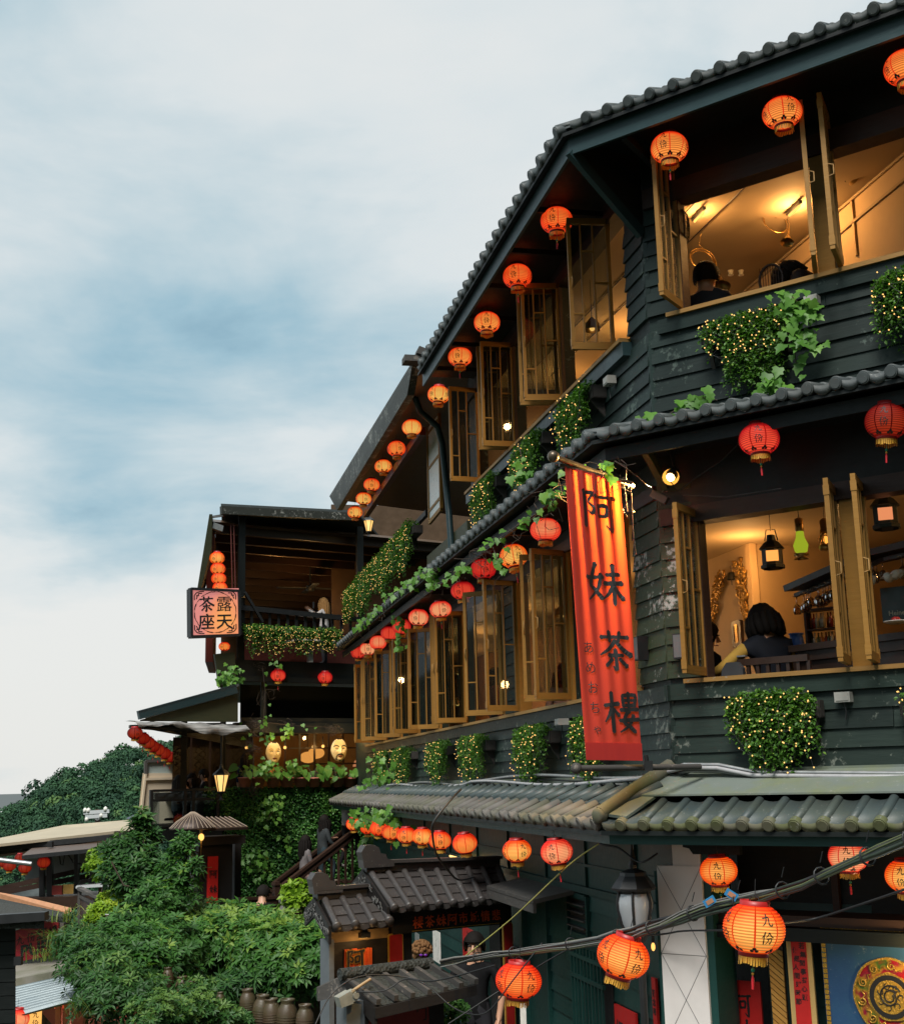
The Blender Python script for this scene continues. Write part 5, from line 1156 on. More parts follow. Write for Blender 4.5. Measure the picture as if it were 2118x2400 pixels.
# corrugated ceiling
q = MB(); n = 14
for k in range(n):
    o0, o1 = -.1 - k * .6, -.1 - (k + 1) * .6; z0 = 5.18 + o0 * .13; z1 = 5.18 + o1 * .13; om = o0 - .42
    for a, b, za, zb in ((o0, om, z0, z0 - .02), (om, o1, z0 - .02, z1)):
        up_ = .055 if a == om else 0
        q.quad(WP(-3.25, za + (.0 if a == o0 else .15), a), WP(4.2, za + (.0 if a == o0 else .15) + .05, a), WP(4.2, zb + (.15 if a == o0 else 0) + .05, b), WP(-3.25, zb + (.15 if a == o0 else 0), b))
q.build('corrugated_ceiling', M['corrug'], wing)
for k in range(13): o = -.35 - k * .6; q = MB(); q.bar(WP(-3.2, 5.12 + o * .13, o), WP(4.0, 5.17 + o * .13, o), .16, .06, UP); q.build('ceiling_slat', M['dwood'], wing)
slab('wing_back_wall', WP, -3.2, 4.5, 2.3, 4.4, -8.2, -8.1, 'dwood', wing)
for x in (565, 842): s = wz(x, 1300)[0]; slab('post', WP, s - .075, s + .075, 2.3, 5.35, -.10, .05, 'dark', wing)
slab('wing_floor', WP, -3.1, 1.2, 2.08, 2.42, -8, .08, 'dark', wing); slab('floor_edge', WP, -3.1, .6, 2.0, 2.10, .0, .12, 'dark', wing)
slab('side_wall', WP, -3.36, -3.2, 2.4, 5.0, -3.0, -.4, 'redwall', wing)
q = MB(); q.bar(hW(560, 1424, .05), hW(838, 1452, .05), .10, .10, nW); q.build('rail', M['black'], wing)
for k in range(13): x = 590 + k * 21; a = hW(x, 1428 + k * 2.1, .03); b = hW(x, 1470 + k * 1.4, .03); q = MB(); q.bar(b, a, .055, .03, uW); q.build('baluster', M['black'], wing)
slab('brick_dado', WP, -2.6, .5, 2.44, 3.22, -1.6, -1.5, plain('brick_red_dado', (.20, .045, .03), .8, var=.4, scale=22), wing)
q = MB(); q.cbox(WP(-1.0, 2.95, -.9), .9, .6, .04, uW, nW); q.cbox(WP(-1.0, 2.68, -.9), .1, .1, .5, uW, nW); q.build('terrace_table', M['white'], None, 'white table on the wing balcony behind the balusters', 'table')
q = MB(); q.bar(hW(574, 1388, .1), hW(616, 1458, .1), .05, .05); q.build('rail_brace', M['black'], wing)
hanging_plant(WP, wz(568, 1470, .2)[0], wz(796, 1470, .2)[0], wz(680, 1478, .2)[1], [(wz(x, y, .2)[0], wz(x, y, .2)[1]) for x, y in ((566, 1500), (590, 1545), (615, 1530), (640, 1540), (680, 1520), (705, 1540), (740, 1525), (770, 1540), (798, 1520))], .02, .28, 'broad trailing hedge plant under the wing balcony rail', FLT + 'wing balcony plant', n=330, nl=300, leaf=.045, dens=.55, mound=.06)
# second level: dark recess with hanging lanterns
slab('second_level_back', WP, -2.6, 1.2, 1.2, 2.0, -.9, -.8, 'dark', wing)
slab('second_level_band', WP, -2.6, .6, 1.18, 1.30, -.8, .06, 'dark', wing); slab('second_post', WP, -2.16, -2.04, 1.2, 2.05, -.1, .03, 'dark', wing)
s0 = wz(545, 1600)[0]; slab('side_board', WP, s0 - .2, s0 + .10, 1.25, 2.1, -.3, .05, 'fascia', wing)
q = MB(); q.prism([hW(503, 1533, .2), hW(550, 1528, .2), hW(555, 1600, .2), hW(515, 1612, .2)], -nW * .06); q.build('hanging_board', M['moss_panel'], wing)
q = MB(); q.prism([hW(491, 1205, .2), hW(498, 1205, .2), hW(496, 1285, .2), hW(472, 1378, .2), hW(463, 1378, .2)], dW * 1.2); q.build('side_awning', M['moss_panel'], wing)
q = MB(); q.bar(hW(496, 1212, .1), hW(522, 1208, .1), .04, .05); q.bar(hW(497, 1232, .1), hW(520, 1240, .1), .12, .12); q.build('awning_bracket', M['metal'], wing)
for x in (541, 548): q = MB(); q.tube([hW(x, 1230, .15), hW(x + 2, 1300, .15), hW(x + 4, 1380, .15)], .015, 5); q.build('side_pipe', M['redwall'], wing)
lantern(hW(652, 1583, .15), .30, 'red', 'red lantern with tassel in the dark recess beside the thin vine post', 'lanterns of the wing', -.1, drop=T); lantern(hW(762, 1588, .15), .30, 'red', 'bright red lantern hung in the dark recess, nearer the ochre casements', 'lanterns of the wing', -.3, drop=N)
lantern(hL(860, 1590, -.5), .22, 'red', 'small red lantern seen through the last ochre casement', 'lanterns of the wing', 0, drop=N)
for i, (x, y, k) in enumerate(((509, 1308, 'amber'), (511, 1333, 'orange'), (513, 1356, 'orange'), (516, 1378, 'orange'), (526, 1515, 'orange'))):
    lantern(hW(x, y, .15), .29 if i < 4 else .22, k, ('yellow lantern at the top of the string above the square sign', 'second lantern from the top of the string above the square sign', 'third lantern from the top of the string above the square sign', 'lowest lantern of the string, half behind the square sign', 'small orange lantern peeking out below the square sign')[i], 'string of lanterns behind the square sign', -.5, drop=('tassel', 'fringe'))
# square lit sign
sg = empty('square_sign', 'square pink orange lit sign with black characters in a ring, hung from the wing', 'sign', hW(500, 1493, .3))
P00, P10, P11, P01 = hW(446, 1493, .3), hW(559, 1489, .3), hW(557, 1386, .3), hW(445, 1381, .3)
sx, sy = (P10 - P00), (P01 - P00); sn = nW
q = MB()
for a, b in ((P00, P10), (P01, P11), (P00, P01), (P10, P11)): q.bar(a, b, .05, .18, (UP if (b - a).dot(UP) < .5 * (b - a).length else uW))
q.build('frame', M['black'], sg)
m_, g = mat('lit_sign_face'); tc = g.n('ShaderNodeNewGeometry').outputs['Position']; n = g.noise(tc, 2.2, 3.0, .5)
ctr = (P00 + P11) / 2; dd = g.n('ShaderNodeVectorMath', {0: tc, 1: tuple(ctr + sx * .18 - sy * .12)}, operation='DISTANCE').outputs['Value']
gl = g.ramp(g.math('ADD', g.math('MULTIPLY', dd, 1.25), g.math('MULTIPLY', g.math('SUBTRACT', n, .5), .4)), [(.10, (.95, .42, .08)), (.40, (.88, .30, .12)), (.68, (.68, .24, .22))])
finish(g, pbsdf(g, (.3, .1, .08), .4, 0, **{'Emission Color': gl, 'Emission Strength': .82})); M['signface'] = m_
q = MB(); q.box(P00 + sn * .02, sx, sy, sn * .03); q.build('face', M['signface'], sg)
fn = lambda u, v: P00 + sx * u + sy * v + sn * .055
q = MB()
for ch, ox, oy, sc in (('露', .685, .545, .345), ('天', .685, .175, .345), ('座', .315, .175, .345)): type_on(q, ch, fn, sc, ox, oy, .006 if ch == '露' else .018)
brush(q, '茶', fn, .33, .15, .51)
for k in range(44):
    a = 2 * PI * k / 44; b = 2 * PI * (k + 1.1) / 44
    if k % 11 in (5,): continue
    r1, r2 = .425 + .004 * math.sin(k * 2.2), .425 + .016 + .006 * math.sin(k * 1.7)
    q.add([fn(.5 + math.cos(t) * r, .5 + math.sin(t) * r) for t, r in ((a, r1), (b, r1), (b, r2), (a, r2))], [(0, 1, 2, 3)])
for cx_, cy_ in ((0, 0), (1, 0), (0, 1), (1, 1)):
    f = lambda x, y: fn(.07 + x * .2 if cx_ == 0 else .93 - x * .2, .06 + y * .2 if cy_ == 0 else .94 - y * .2)
    for pth in ([(0, .9), (0, .4), (.25, .1), (.6, 0), (1, 0)], [(.18, .8), (.3, .55), (.2, .4), (.45, .45), (.4, .2), (.8, .18)]):
        for (x0, y0), (x1, y1) in zip(pth, pth[1:]):
            L = math.hypot(x1 - x0, y1 - y0); nx, ny = -(y1 - y0) / L * .055, (x1 - x0) / L * .055; q.add([f(x0 - nx, y0 - ny), f(x1 - nx, y1 - ny), f(x1 + nx, y1 + ny), f(x0 + nx, y0 + ny)], [(0, 1, 2, 3)])
q.build('lettering', M['ink'], sg)
q = MB(); q.bar(hW(560, 1400, .25), hW(572, 1398, .05), .04, .04); q.bar(hW(560, 1488, .25), hW(575, 1487, .05), .04, .04); q.build('bracket', M['black'], sg)
# wall lamps
M['lampglass'] = None; m_, g = mat('lit_lamp_glass'); lw = g.n('ShaderNodeLayerWeight', {'Blend': .4}).outputs['Facing']; finish(g, pbsdf(g, (.3, .2, .1), .3, 0, **{'Emission Color': g.mix(lw, (1.0, .66, .22), (.85, .36, .06)), 'Emission Strength': 1.25})); M['lampglass'] = m_
def coach_lamp(p, s, label, post=None, up=True):
    t = empty('coach_lamp', label, 'lamp', p, 'tapered coach lamps')
    q = MB(); q.lathe([(.05 * s, -.12 * s), (.10 * s, .10 * s)], 6, p, 0, False); q.build('glass', M['lampglass'], t)
    q = MB()
    for k in range(6): a = k * PI / 3; d = V((math.cos(a), math.sin(a), 0)); q.tube([p + d * .052 * s - UP * .12 * s, p + d * .104 * s + UP * .10 * s], .008 * s, 4)
    q.lathe([(.125 * s, .10 * s), (.115 * s, .125 * s), (.06 * s, .17 * s), (.03 * s, .19 * s), (.02 * s, .24 * s), (.004, .26 * s)], 6, p, 0, False); q.lathe([(.055 * s, -.12 * s), (.06 * s, -.14 * s), (.02 * s, -.16 * s), (.02 * s, -.22 * s), (.05 * s, -.24 * s)], 8, p)
    q.build('frame', M['black'], t)
    if post: q = MB(); q.tube(post, .014 * s, 6); q.build('post', M['black'], t)
    lamp('coach_lamp_light', p, 3.0 * s, (1, .62, .25), .06 * s); return t
p = hW(864, 1232, .55); coach_lamp(p, 1.0, 'lit coach lamp under the terrace roof beside the amber lanterns', [p + UP * .2, p + UP * .3])
p = hW(519, 1834, .45); coach_lamp(p, 1.35, 'lit coach lamp on the corner of the green wall', [p + UP * .34, p + UP * 1.25])
slab('terrace_end_wall', LP, 19.5, 19.6, 2.6, 6.3, -4.5, .2, 'corrug', wing)
lamp('terrace_lamp', WP(-1.0, 4.0, -1.8), 34, (1, .55, .18), .05); lamp('terrace_lamp', WP(.2, 3.8, -2.8), 26, (1, .55, .18), .05)
# ceiling fan
c = WP(-.9, 4.35, -2.6); t = empty('ceiling_fan', 'dark ceiling fan hanging under the corrugated terrace ceiling', 'fan', c)
q = MB(); q.tube([c - UP * .06, c + UP * .06], .09, 10); q.tube([c, c + UP * .5], .02, 6); q.build('motor', M['black'], t)
for k in range(4): a = k * PI / 2 + .3; d = V((math.cos(a), math.sin(a), 0)); q = MB(); q.bar(c + d * .1, c + d * .75, .14, .015, d.cross(UP)); q.build('blade', M['black'], t)
# lower roof, tarp awning and its lanterns
q = MB(); q.prism([hW(325, 1666, .7), hW(553, 1604, .7), hW(559, 1624, .7), hW(329, 1686, .7)], -nW * .1); q.build('lower_fascia', M['fascia'], wing)
q = MB(); q.prism([hW(325, 1666, .7), hW(560, 1602, .7), hW(560, 1602, .7) + dW * 3, hW(325, 1666, .7) + dW * 3], UP * -.05); q.build('lower_roof', M['tile_dark'], wing)
q = MB(); q.prism([hW(331, 1687, .62), hW(545, 1630, .62), hW(558, 1640, .62), hW(558, 1692, .62), hW(331, 1690, .62)], -nW * .05); q.build('lower_panel', M['moss_panel'], wing)
tp = empty('tarp_awning', 'creased silver grey tarpaulin awning under the sloping wing roof', 'awning', hW(440, 1700, .9))
q = MB(); nx = 24
rows = [(.60, 0), (1.05, -.04), (1.25, -.13), (1.22, -.22)]; a0, a1 = sW(hW(313, 1690, 1.0)), sW(hW(572, 1702, 1.0))
zA, zB = hW(313, 1690, 1.0).z, hW(572, 1700, 1.0).z
vs = []
for j, (o, dz) in enumerate(rows):
    for i in range(nx + 1): f = i / nx; vs.append(WP(lerp(a0, a1, f), lerp(zA, zB, f) + .02 + dz * (.7 + .3 * math.sin(f * 7 + j)) + .02 * math.sin(f * 31 + j * 2), o + .03 * math.sin(f * 19 + j)))
q.add(vs, [(j * (nx + 1) + i, j * (nx + 1) + i + 1, (j + 1) * (nx + 1) + i + 1, (j + 1) * (nx + 1) + i) for j in range(3) for i in range(nx)], 0, True)
m_, g = mat('grey_tarpaulin'); pos = g.n('ShaderNodeNewGeometry').outputs['Position']; st = g.n('ShaderNodeMapping', {'Vector': pos, 'Scale': (1, 1, 14)}).outputs[0]; n = g.noise(st, 2.5, 4, .6); finish(g, pbsdf(g, g.ramp(n, [(.35, (.10, .10, .095)), (.65, (.36, .35, .33))]), .35, 0, n, .4, .02)); M['tarp'] = m_
q.build('sheet', M['tarp'], tp)
q = MB(); pl0 = hW(305, 1703, 1.0); pl1 = V((pl0.x + 1.1, pl0.y + 4.2, pl0.z - .05)); q.quad(pl0 + UP * .02, pl0 + uW * .35 - UP * .05, pl1 + V((.3, .2, -.25)), pl1); q.build('side_sheet', M['tarp'], tp)
q = MB(); q.bar(pl0, pl1, .05, .05); q.bar(pl0, hW(565, 1712, 1.0), .05, .05); q.build('pole', M['grey_wood'], tp)
for k in range(9): q = MB(); a = lerp(pl0, pl1, k / 8); q.bar(a, a + uW * 1.8 + UP * .05, .05, .06); q.build('rafter', M['black'], tp)
for i, (x, y) in enumerate(((317, 1718), (335, 1731), (348, 1741), (359, 1750), (371, 1757), (386, 1766), (398, 1775))):
    f = i / 6; lantern(hY(x, y, lerp(pl0.y - .1, pl1.y, f)), lerp(.27, .26, f), 'dim' if i not in (1, 5) else 'dim', ('first', 'second', 'third', 'fourth', 'fifth', 'sixth', 'last')[i] + ' unlit red lantern along the tarpaulin edge, counted from its outer corner', 'unlit lanterns along the tarpaulin awning', random.uniform(-1, 1), drop=('lettering',) if i else N)
# third level: veranda with masks
slab('veranda_beam', WP, -2.75, .8, 1.0, 1.2, -.05, .12, 'dark', wing)
slab('veranda_floor', WP, -4.3, 1.0, -.22, -.10, -3.4, .0, 'dwood', wing)
slab('veranda_back', WP, -3.9, 1.4, -.1, 1.2, -3.4, -3.3, 'dwood', wing)
M['room_amber'] = plain('amber_lit_wall', (.40, .20, .06), .8)
slab('inner_wall', WP, -2.3, 1.4, -.1, 1.15, -2.2, -2.1, 'room_amber', wing)
# glazing grid behind the masks
g0, g1 = wz(650, 1800, -.35)[0], .75
for k in range(8): s = lerp(g0, g1, k / 7); slab('glazing_bar', WP, s - .025, s + .025, -.08, 1.02, -.36, -.32, 'dwood', wing)
for z in (.02, .38, .70, 1.0): slab('glazing_rail', WP, g0, g1, z, z + .03, -.365, -.325, 'dwood', wing)
q = MB(); q.box(WP(g0, -.08, -.34), uW * (g1 - g0), UP * 1.1, nW * .004); q.build('pane', M['glass'], wing)
for i, (x, y, o, L) in enumerate(((668, 1752, -.15, 'bare bulb beside the smooth pale mask'), (757, 1749, -.15, 'bare bulb beside the bearded mask'), (578, 1752, -.1, 'bare bulb behind the vine post'))):
    p = hW(x, y, o); t = empty('bulb_lamp', L, 'lamp', p, 'bare bulbs of the veranda'); q = MB(); q.ball(p, .032, 8); q.build('bulb', M['bulb'], t); q = MB(); q.tube([p + UP * .03, p + UP * .2], .012, 5); q.build('flex', M['black'], t); lamp('bulb_light', p + nW * .06, 2.2)
for i, (x, y) in enumerate(((722, 1775), (741, 1765))):
    p = hW(x, y, -1.2); t = empty('shell_lamp', ('lower amber shell lamp behind the veranda glazing', 'upper amber shell lamp behind the veranda glazing')[i], 'lamp', p, 'shell lamps of the veranda')
    q = MB(); q.ball(p, .15, 12, 0, (1.2, .7, .8)); q.build('shade', M['glow_or'], t); q = MB(); q.tube([p + UP * .1, V((p.x, p.y, 1.15))], .006, 4); q.build('cord', M['black'], t)
for i, (x, y) in enumerate(((851, 1772), (837, 1790))):
    p = hW(x, y, -.9); t = empty('table_lamp', ('small shaded lamp behind the veranda glazing beside the long facade', 'round faced lamp low behind the veranda glazing')[i], 'lamp', p); q = MB(); q.lathe([(.10, -.06), (.05, .07)], 10, p); q.build('shade', M['glow_pk'], t); q = MB(); q.tube([p - UP * .06, p - UP * .4], .02, 6); q.build('stand', M['brass'], t)
lamp('veranda_light', WP(-.8, .75, -1.3), 6); lamp('veranda_light', WP(.3, .8, -1.2), 5)
# theatre masks
M['mask'] = plain('ivory_mask', (.80, .60, .28), .45, var=.06, **{'Emission Color': (1.0, .55, .15), 'Emission Strength': .0})
def mask(c, h, label, beard, name):
    t = empty('theatre_mask', label, 'mask', c); X, Z, Y = uW, UP, nW; w = h * .40
    def srf(u, v):
        r = math.sqrt(max(0, 1 - min(1, (u * u) * (1 + .25 * max(0, -v)) + v * v * .93)))
        d = .16 * h * r
        d += .085 * h * math.exp(-(u / .13) ** 2) * math.exp(-((v + .12) / .28) ** 2) + .03 * h * math.exp(-(u / .24) ** 2 - ((v + .26) / .10) ** 2)      # nose
        d -= .035 * h * (math.exp(-((abs(u) - .40) / .22) ** 2 - ((v - .12) / .11) ** 2))             # eye sockets
        d += .03 * h * math.exp(-((abs(u) - .5) / .2) ** 2 - ((v + .15) / .18) ** 2)                      # cheeks
        d += .03 * h * math.exp(-(u / .30) ** 2 - ((v + .50) / .07) ** 2) + .04 * h * math.exp(-(u / .25) ** 2 - ((v + .80) / .12) ** 2)
        return c + X * (u * w) + Z * (v * h * .5) + Y * d
    q = MB(); N = 26; vs = []; idx = {}
    for j in range(N + 1):
        v = -1 + 2 * j / N
        lim = math.sqrt(max(0, 1 - v * v * .98)) * (1 - .12 * max(0, -v)) if abs(v) < 1 else .05
        lim = max(lim, .12)
        for i in range(N + 1): vs.append(srf((-1 + 2 * i / N) * lim, v))
    q.add(vs, [(j * (N + 1) + i, j * (N + 1) + i + 1, (j + 1) * (N + 1) + i + 1, (j + 1) * (N + 1) + i) for j in range(N) for i in range(N)], 0, True)
    q.build('face', M['mask'], t)
    on = lambda u, v: srf(u, v) + Y * .008 * h
    def line(pts, wd, q):
        for (a, b), (c_, d) in zip(pts, pts[1:]):
            L = math.hypot(c_ - a, d - b) or 1; nx_, ny = -(d - b) / L * wd, (c_ - a) / L * wd; q.add([on(a - nx_, b - ny), on(c_ - nx_, d - ny), on(c_ + nx_, d + ny), on(a + nx_, b + ny)], [(0, 1, 2, 3)])
    q = MB()
    for s in (-1, 1):
        line([(s * .62, .10), (s * .45, .155), (s * .25, .11)], .014, q); line([(s * .60, .07), (s * .42, .085), (s * .26, .08)], .012, q)
        if beard: line([(s * .76, .30), (s * .55, .42), (s * .35, .38), (s * .18, .30)], .04, q)
        else: line([(s * .70, .26), (s * .45, .38), (s * .2, .30)], .012, q)
    if beard:
        for s in (-1, 1): line([(0, -.36), (s * .22, -.38), (s * .42, -.48), (s * .46, -.70), (s * .38, -.85)], .06, q)
        line([(-.12, -.84), (.12, -.84)], .08, q); line([(-.08, -.92), (.08, -.92)], .06, q)
        for k in range(4):
            for s in (-1, 1): line([(s * (.55 + .06 * k), -.05 - .09 * k), (s * (.74 + .02 * k), .0 - .09 * k)], .007, q)
    q.build('painted_hair', M['ink'], t)
    q = MB(); line([(-.26, -.52), (-.1, -.49), (0, -.50), (.1, -.49), (.26, -.52)], .03, q); line([(-.22, -.56), (0, -.60), (.22, -.56)], .03, q); q.build('lips', plain('mask_lip', (.30, .04, .02), .4), t)
    q = MB(); q.cbox(c + Z * h * .44 + Y * .02, .5 * w, .03, .12 * h, X, Y); q.build('cap_band', M['black'], t)
    return t
c = hW(641, 1764, .15); mask(c, .42, 'large smooth pale theatre mask with painted smile on the veranda', False, 'm1'); lamp('mask_light', c + nW * .55 + UP * .30, 13, (1, .6, .2), .04)
q = MB(); q.prism([hW(634, 1800, .1), hW(648, 1800, .1), hW(650, 1822, .1), hW(630, 1822, .1)], nW * .05); q.build('mask_stand', plain('orange_stand', (.5, .16, .03), .5), None, 'orange stand below the smooth pale mask', 'stand')
c = hW(794, 1758, .15); mask(c, .46, 'large theatre mask with black brows and beard on the veranda', True, 'm2'); lamp('mask_light', c + nW * .55 + UP * .30, 13, (1, .6, .2), .04)
# vine post and twig mass over the veranda beam
vine([[(588, 1700), (596, 1760), (590, 1850)], [(600, 1690), (680, 1700), (780, 1705)], [(590, 1700), (585, 1745)]], 'dry twig tangle draped over the veranda beam and post', 12, .09, lambda x, y: hW(x, y, .30), .12, bare=55)
vine([[(615, 1560), (622, 1620), (618, 1690)]], 'thin bare vine climbing the post beside the red lantern', 7, .09, lambda x, y: hW(x, y, .25), .08, bare=14)
for pth, lab, n in (([(620, 1720), (630, 1735)], 'ivy sprig above the smooth pale mask', 9), ([(668, 1705), (676, 1725)], 'bright ivy sprig hanging from the veranda beam', 11), ([(612, 1780), (620, 1800), (640, 1785)], 'ivy climbing beside the smooth pale mask', 24), ([(688, 1782), (684, 1790)], 'small ivy tuft before the veranda glazing', 6), ([(560, 1575), (570, 1600)], 'pale ivy sprig beside the hanging board', 8), ([(515, 1585), (540, 1600), (535, 1560), (545, 1590)], 'green creeper on the outer corner of the wing', 60), ([(645, 1555), (652, 1560)], 'ivy leaves above the red recess lantern', 5)):
    vine([pth], lab, n, .095, lambda x, y: hW(x, y, .30), .07)
# potted anthuriums along the top of the green wall
big = MB(); out = [(0, 0), (.28, -.16), (.46, .05), (.42, .40), (.22, .75), (0, 1), (-.22, .75), (-.42, .40), (-.46, .05), (-.28, -.16)]
big.add([(0, .35, .02)] + [(x, y, .15 * abs(x) - .2 * max(0, y - .4) ** 2) for x, y in out], [(0, 1 + i, 1 + (i + 1) % 10) for i in range(10)], 0, True)
BIGLEAF = big.mesh('leaf', M['ivy']); at = BIGLEAF.attributes.new('tone', 'FLOAT', 'POINT'); at.data.foreach_set('value', [.3] * 11)
M['terracotta'] = plain('pink_terracotta', (.38, .13, .09), .7, var=.4)
PN = [('first', 575), ('second', 605), ('third', 640), ('fourth', 672), ('fifth', 705), ('sixth', 735), ('seventh', 762), ('eighth', 790), ('ninth', 820), ('tenth', 845)]
for i, (nm, x) in enumerate(PN):
    b = hW(x, 1845, .12); t = empty('potted_plant', 'broad leaved potted plant on the green wall, ' + nm + ' from the coach lamp', 'plant', b, 'potted plants on the green wall')
    q = MB(); q.lathe([(.0, 0), (.10, 0), (.14, .16), (.15, .16), (.15, .19), (.0, .17)], 10, b); q.build('pot', M['terracotta'], t)
    for k in range(9):
        a = random.uniform(0, 2 * PI); h = random.uniform(.06, .26); r = random.uniform(.08, .24); e = b + V((math.cos(a) * r, math.sin(a) * r, .15 + h)); s = random.uniform(.13, .20)
        q = MB(); q.tube([b + UP * .16, lerp(b + UP * .16, e, .6) + UP * .05, e], .008, 4); q.build('stem', M['leafstem'], t)
        z = (nW * random.uniform(.3, 1.1) + UP * random.uniform(.3, .9) + V((math.cos(a), math.sin(a), 0)) * .4).normalized(); y = V((math.cos(a), math.sin(a), -.6)); y = (y - z * y.dot(z)).normalized(); xx = y.cross(z)
        inst('leaf', BIGLEAF, t, frame_matrix(e, xx * s, y * s, z * s))
# the green wall of small leaves
gt = empty('living_wall', 'high wall covered with dense dark green small leaves below the veranda', 'green wall', WP(-1.6, -3.6, .1))
slab('backing', WP, -3.35, .6, -3.5, -.06, -.25, .0, plain('dark_earth', (.006, .010, .005), .9), gt)
n = 30000; w = np.random.uniform(-3.38, .55, n); z = np.random.uniform(-2.9, -.02, n)
bump = .05 * np.sin(w * 5 + 1.3 * np.sin(z * 4)) + .04 * np.sin(z * 7 + w * 3); o = .03 + bump * .5 + np.random.uniform(0, .09, n)
P = np.array(W0)[None] + np.outer(w, np.array(uW)) + np.outer(o, np.array(nW)) + np.outer(z, np.array(UP)); org = np.array(WP(-1.6, -1.5, .1))
D = rnd_unit(n) * .9 + np.array(nW) * .35 + np.array((0, 0, -.45)); Nn = np.array(nW) * .9 + np.array((0, 0, .6)) + rnd_unit(n) * .6
M['wall_leaf'] = leafmat('green_wall_leaf', (.016, .085, .022), (.10, .27, .05), (.30, .46, .08), .25)
L = np.random.uniform(.04, .065, n); o_ = obj_at('foliage', leaves_mesh('foliage', P - org, D, Nn, L, L * .62, np.random.normal(.32, .22, n) + bump * 2.5, M['wall_leaf']), gt, org); o_['kind'] = 'stuff'
for pth, lab, k in (([(635, 1870), (640, 1900), (625, 1925)], 'large leaved creeper hanging over the top of the green wall', 40), ([(590, 2000), (585, 2030)], 'creeper patch low on the green wall beside the kiosk', 16), ([(620, 1990), (625, 2030), (615, 2060)], 'creeper strand low on the green wall beside the stair', 20), ([(675, 1962), (678, 1970)], 'small creeper sprig in the middle of the green wall', 7)):
    vine([pth], lab, k, .095, lambda x, y: hW(x, y, .22), .10)
# corner glass enclosure with frames
gb = empty('glass_balustrade', 'glass walled corner terrace with dark frames beside the green wall', 'balustrade', hW(420, 1935, .15))
L0, L1 = wz(354, 1900, .15)[0], wz(510, 1900, .15)[0]; z1 = wz(400, 1850, .15)[1]; z0 = wz(400, 1938, .15)[1]; zm = lerp(z0, z1, .68)
for s in (L0, lerp(L0, L1, .50), lerp(L0, L1, .62), L1): slab('frame_post', WP, s - .03, s + .03, z0, z1, .12, .18, 'black', gb)
for z in (z0, zm, z1 - .04): slab('frame_rail', WP, L0 + .03, L1 - .03, z, z + .045, .13, .175, 'black', gb)
q = MB(); q.box(WP(L0, z0, .15), uW * (L1 - L0), UP * (z1 - z0), nW * .006); q.build('pane', M['glass'], gb)
q = MB(); q.box(WP(L0, z0, .15), dW * 2.4, UP * (z1 - z0), uW * .006); q.build('pane', M['glass'], gb)
slab('terrace_base', WP, L0, L1 + .1, z0 - .25, z0, -2.5, .16, 'dark', gb); slab('terrace_seat', WP, L0 + .3, L1 - .2, z0 + .1, z0 + .14, -.9, -.4, 'grey_wood', gb)
q = MB(); q.cbox(WP(L1 - .22, z0 + .35, -.1), .4, .3, .5, uW, nW); q.build('planter_trough', M['grey_wood'], gb)
for s in (-3.75, -2.95): slab('veranda_post', WP, s - .06, s + .06, -.1, 1.25, -.12, .0, 'dark', wing)
# lattice screen behind the guests
lt = empty('lattice_screen', 'dark carved lattice screen behind the seated guests on the corner terrace', 'screen', WP(-3.6, -.1, -2.2))
for k in range(4):
    s = -4.1 + k * .42; slab('frame', WP, s, s + .38, -.1, 1.0, -2.22, -2.2, 'dwood', lt); q = MB()
    for j in range(12):
        for r in range(3): c = WP(s + .06 + .09 * r + .04, .05 + .07 * j, -2.19); q.bar(c - uW * .03 + UP * (.03 if (j + r) % 2 else -.03), c + uW * .03 + UP * (.03 if (j + r) % 2 == 0 else 0), .012, .012)
    q.build('lattice', M['brown'], lt)['kind'] = 'stuff'
# pale rendered house behind the terrace
M['cream'] = plain('cream_render', (.55, .46, .34), .7, var=.12, scale=2.5)
ph = empty('cream_house', 'pale cream rendered stair tower with a frosted window behind the corner terrace', 'house', hW(350, 1930, -2.6))
q = MB(); o = -2.6; q.prism([hW(335, 1812, o), hW(412, 1812, o), hW(440, 1935, o), hW(322, 1935, o)], dW * 2); q.build('wall', M['cream'], ph)
q = MB(); q.bar(hW(341, 1826, o + .02), hW(408, 1824, o + .02), .05, .05); q.bar(hW(342, 1814, o + .02), hW(330, 1920, o + .02), .04, .04); q.build('trim', M['cream'], ph)
q = MB()
for a, b in (((342, 1784), (342, 1814)), ((411, 1781), (411, 1812)), ((342, 1784), (411, 1781)), ((428, 1765), (428, 1815)), ((411, 1781), (428, 1767))): q.bar(hW(*a, o), hW(*b, o), .06, .06)
q.build('window_frame', M['grey_wood'], ph); q = MB(); q.prism([hW(343, 1785, o - .02), hW(410, 1782, o - .02), hW(427, 1768, o - .02), hW(427, 1812, o - .02), hW(343, 1813, o - .02)], -nW * .02); q.build('pane', plain('misty_pane', (.34, .40, .38), .25, var=.2, scale=6), ph)
q = MB(); q.bar(hW(430, 1762, o), hW(432, 1815, o), .12, .1); q.build('post', M['cream'], ph)
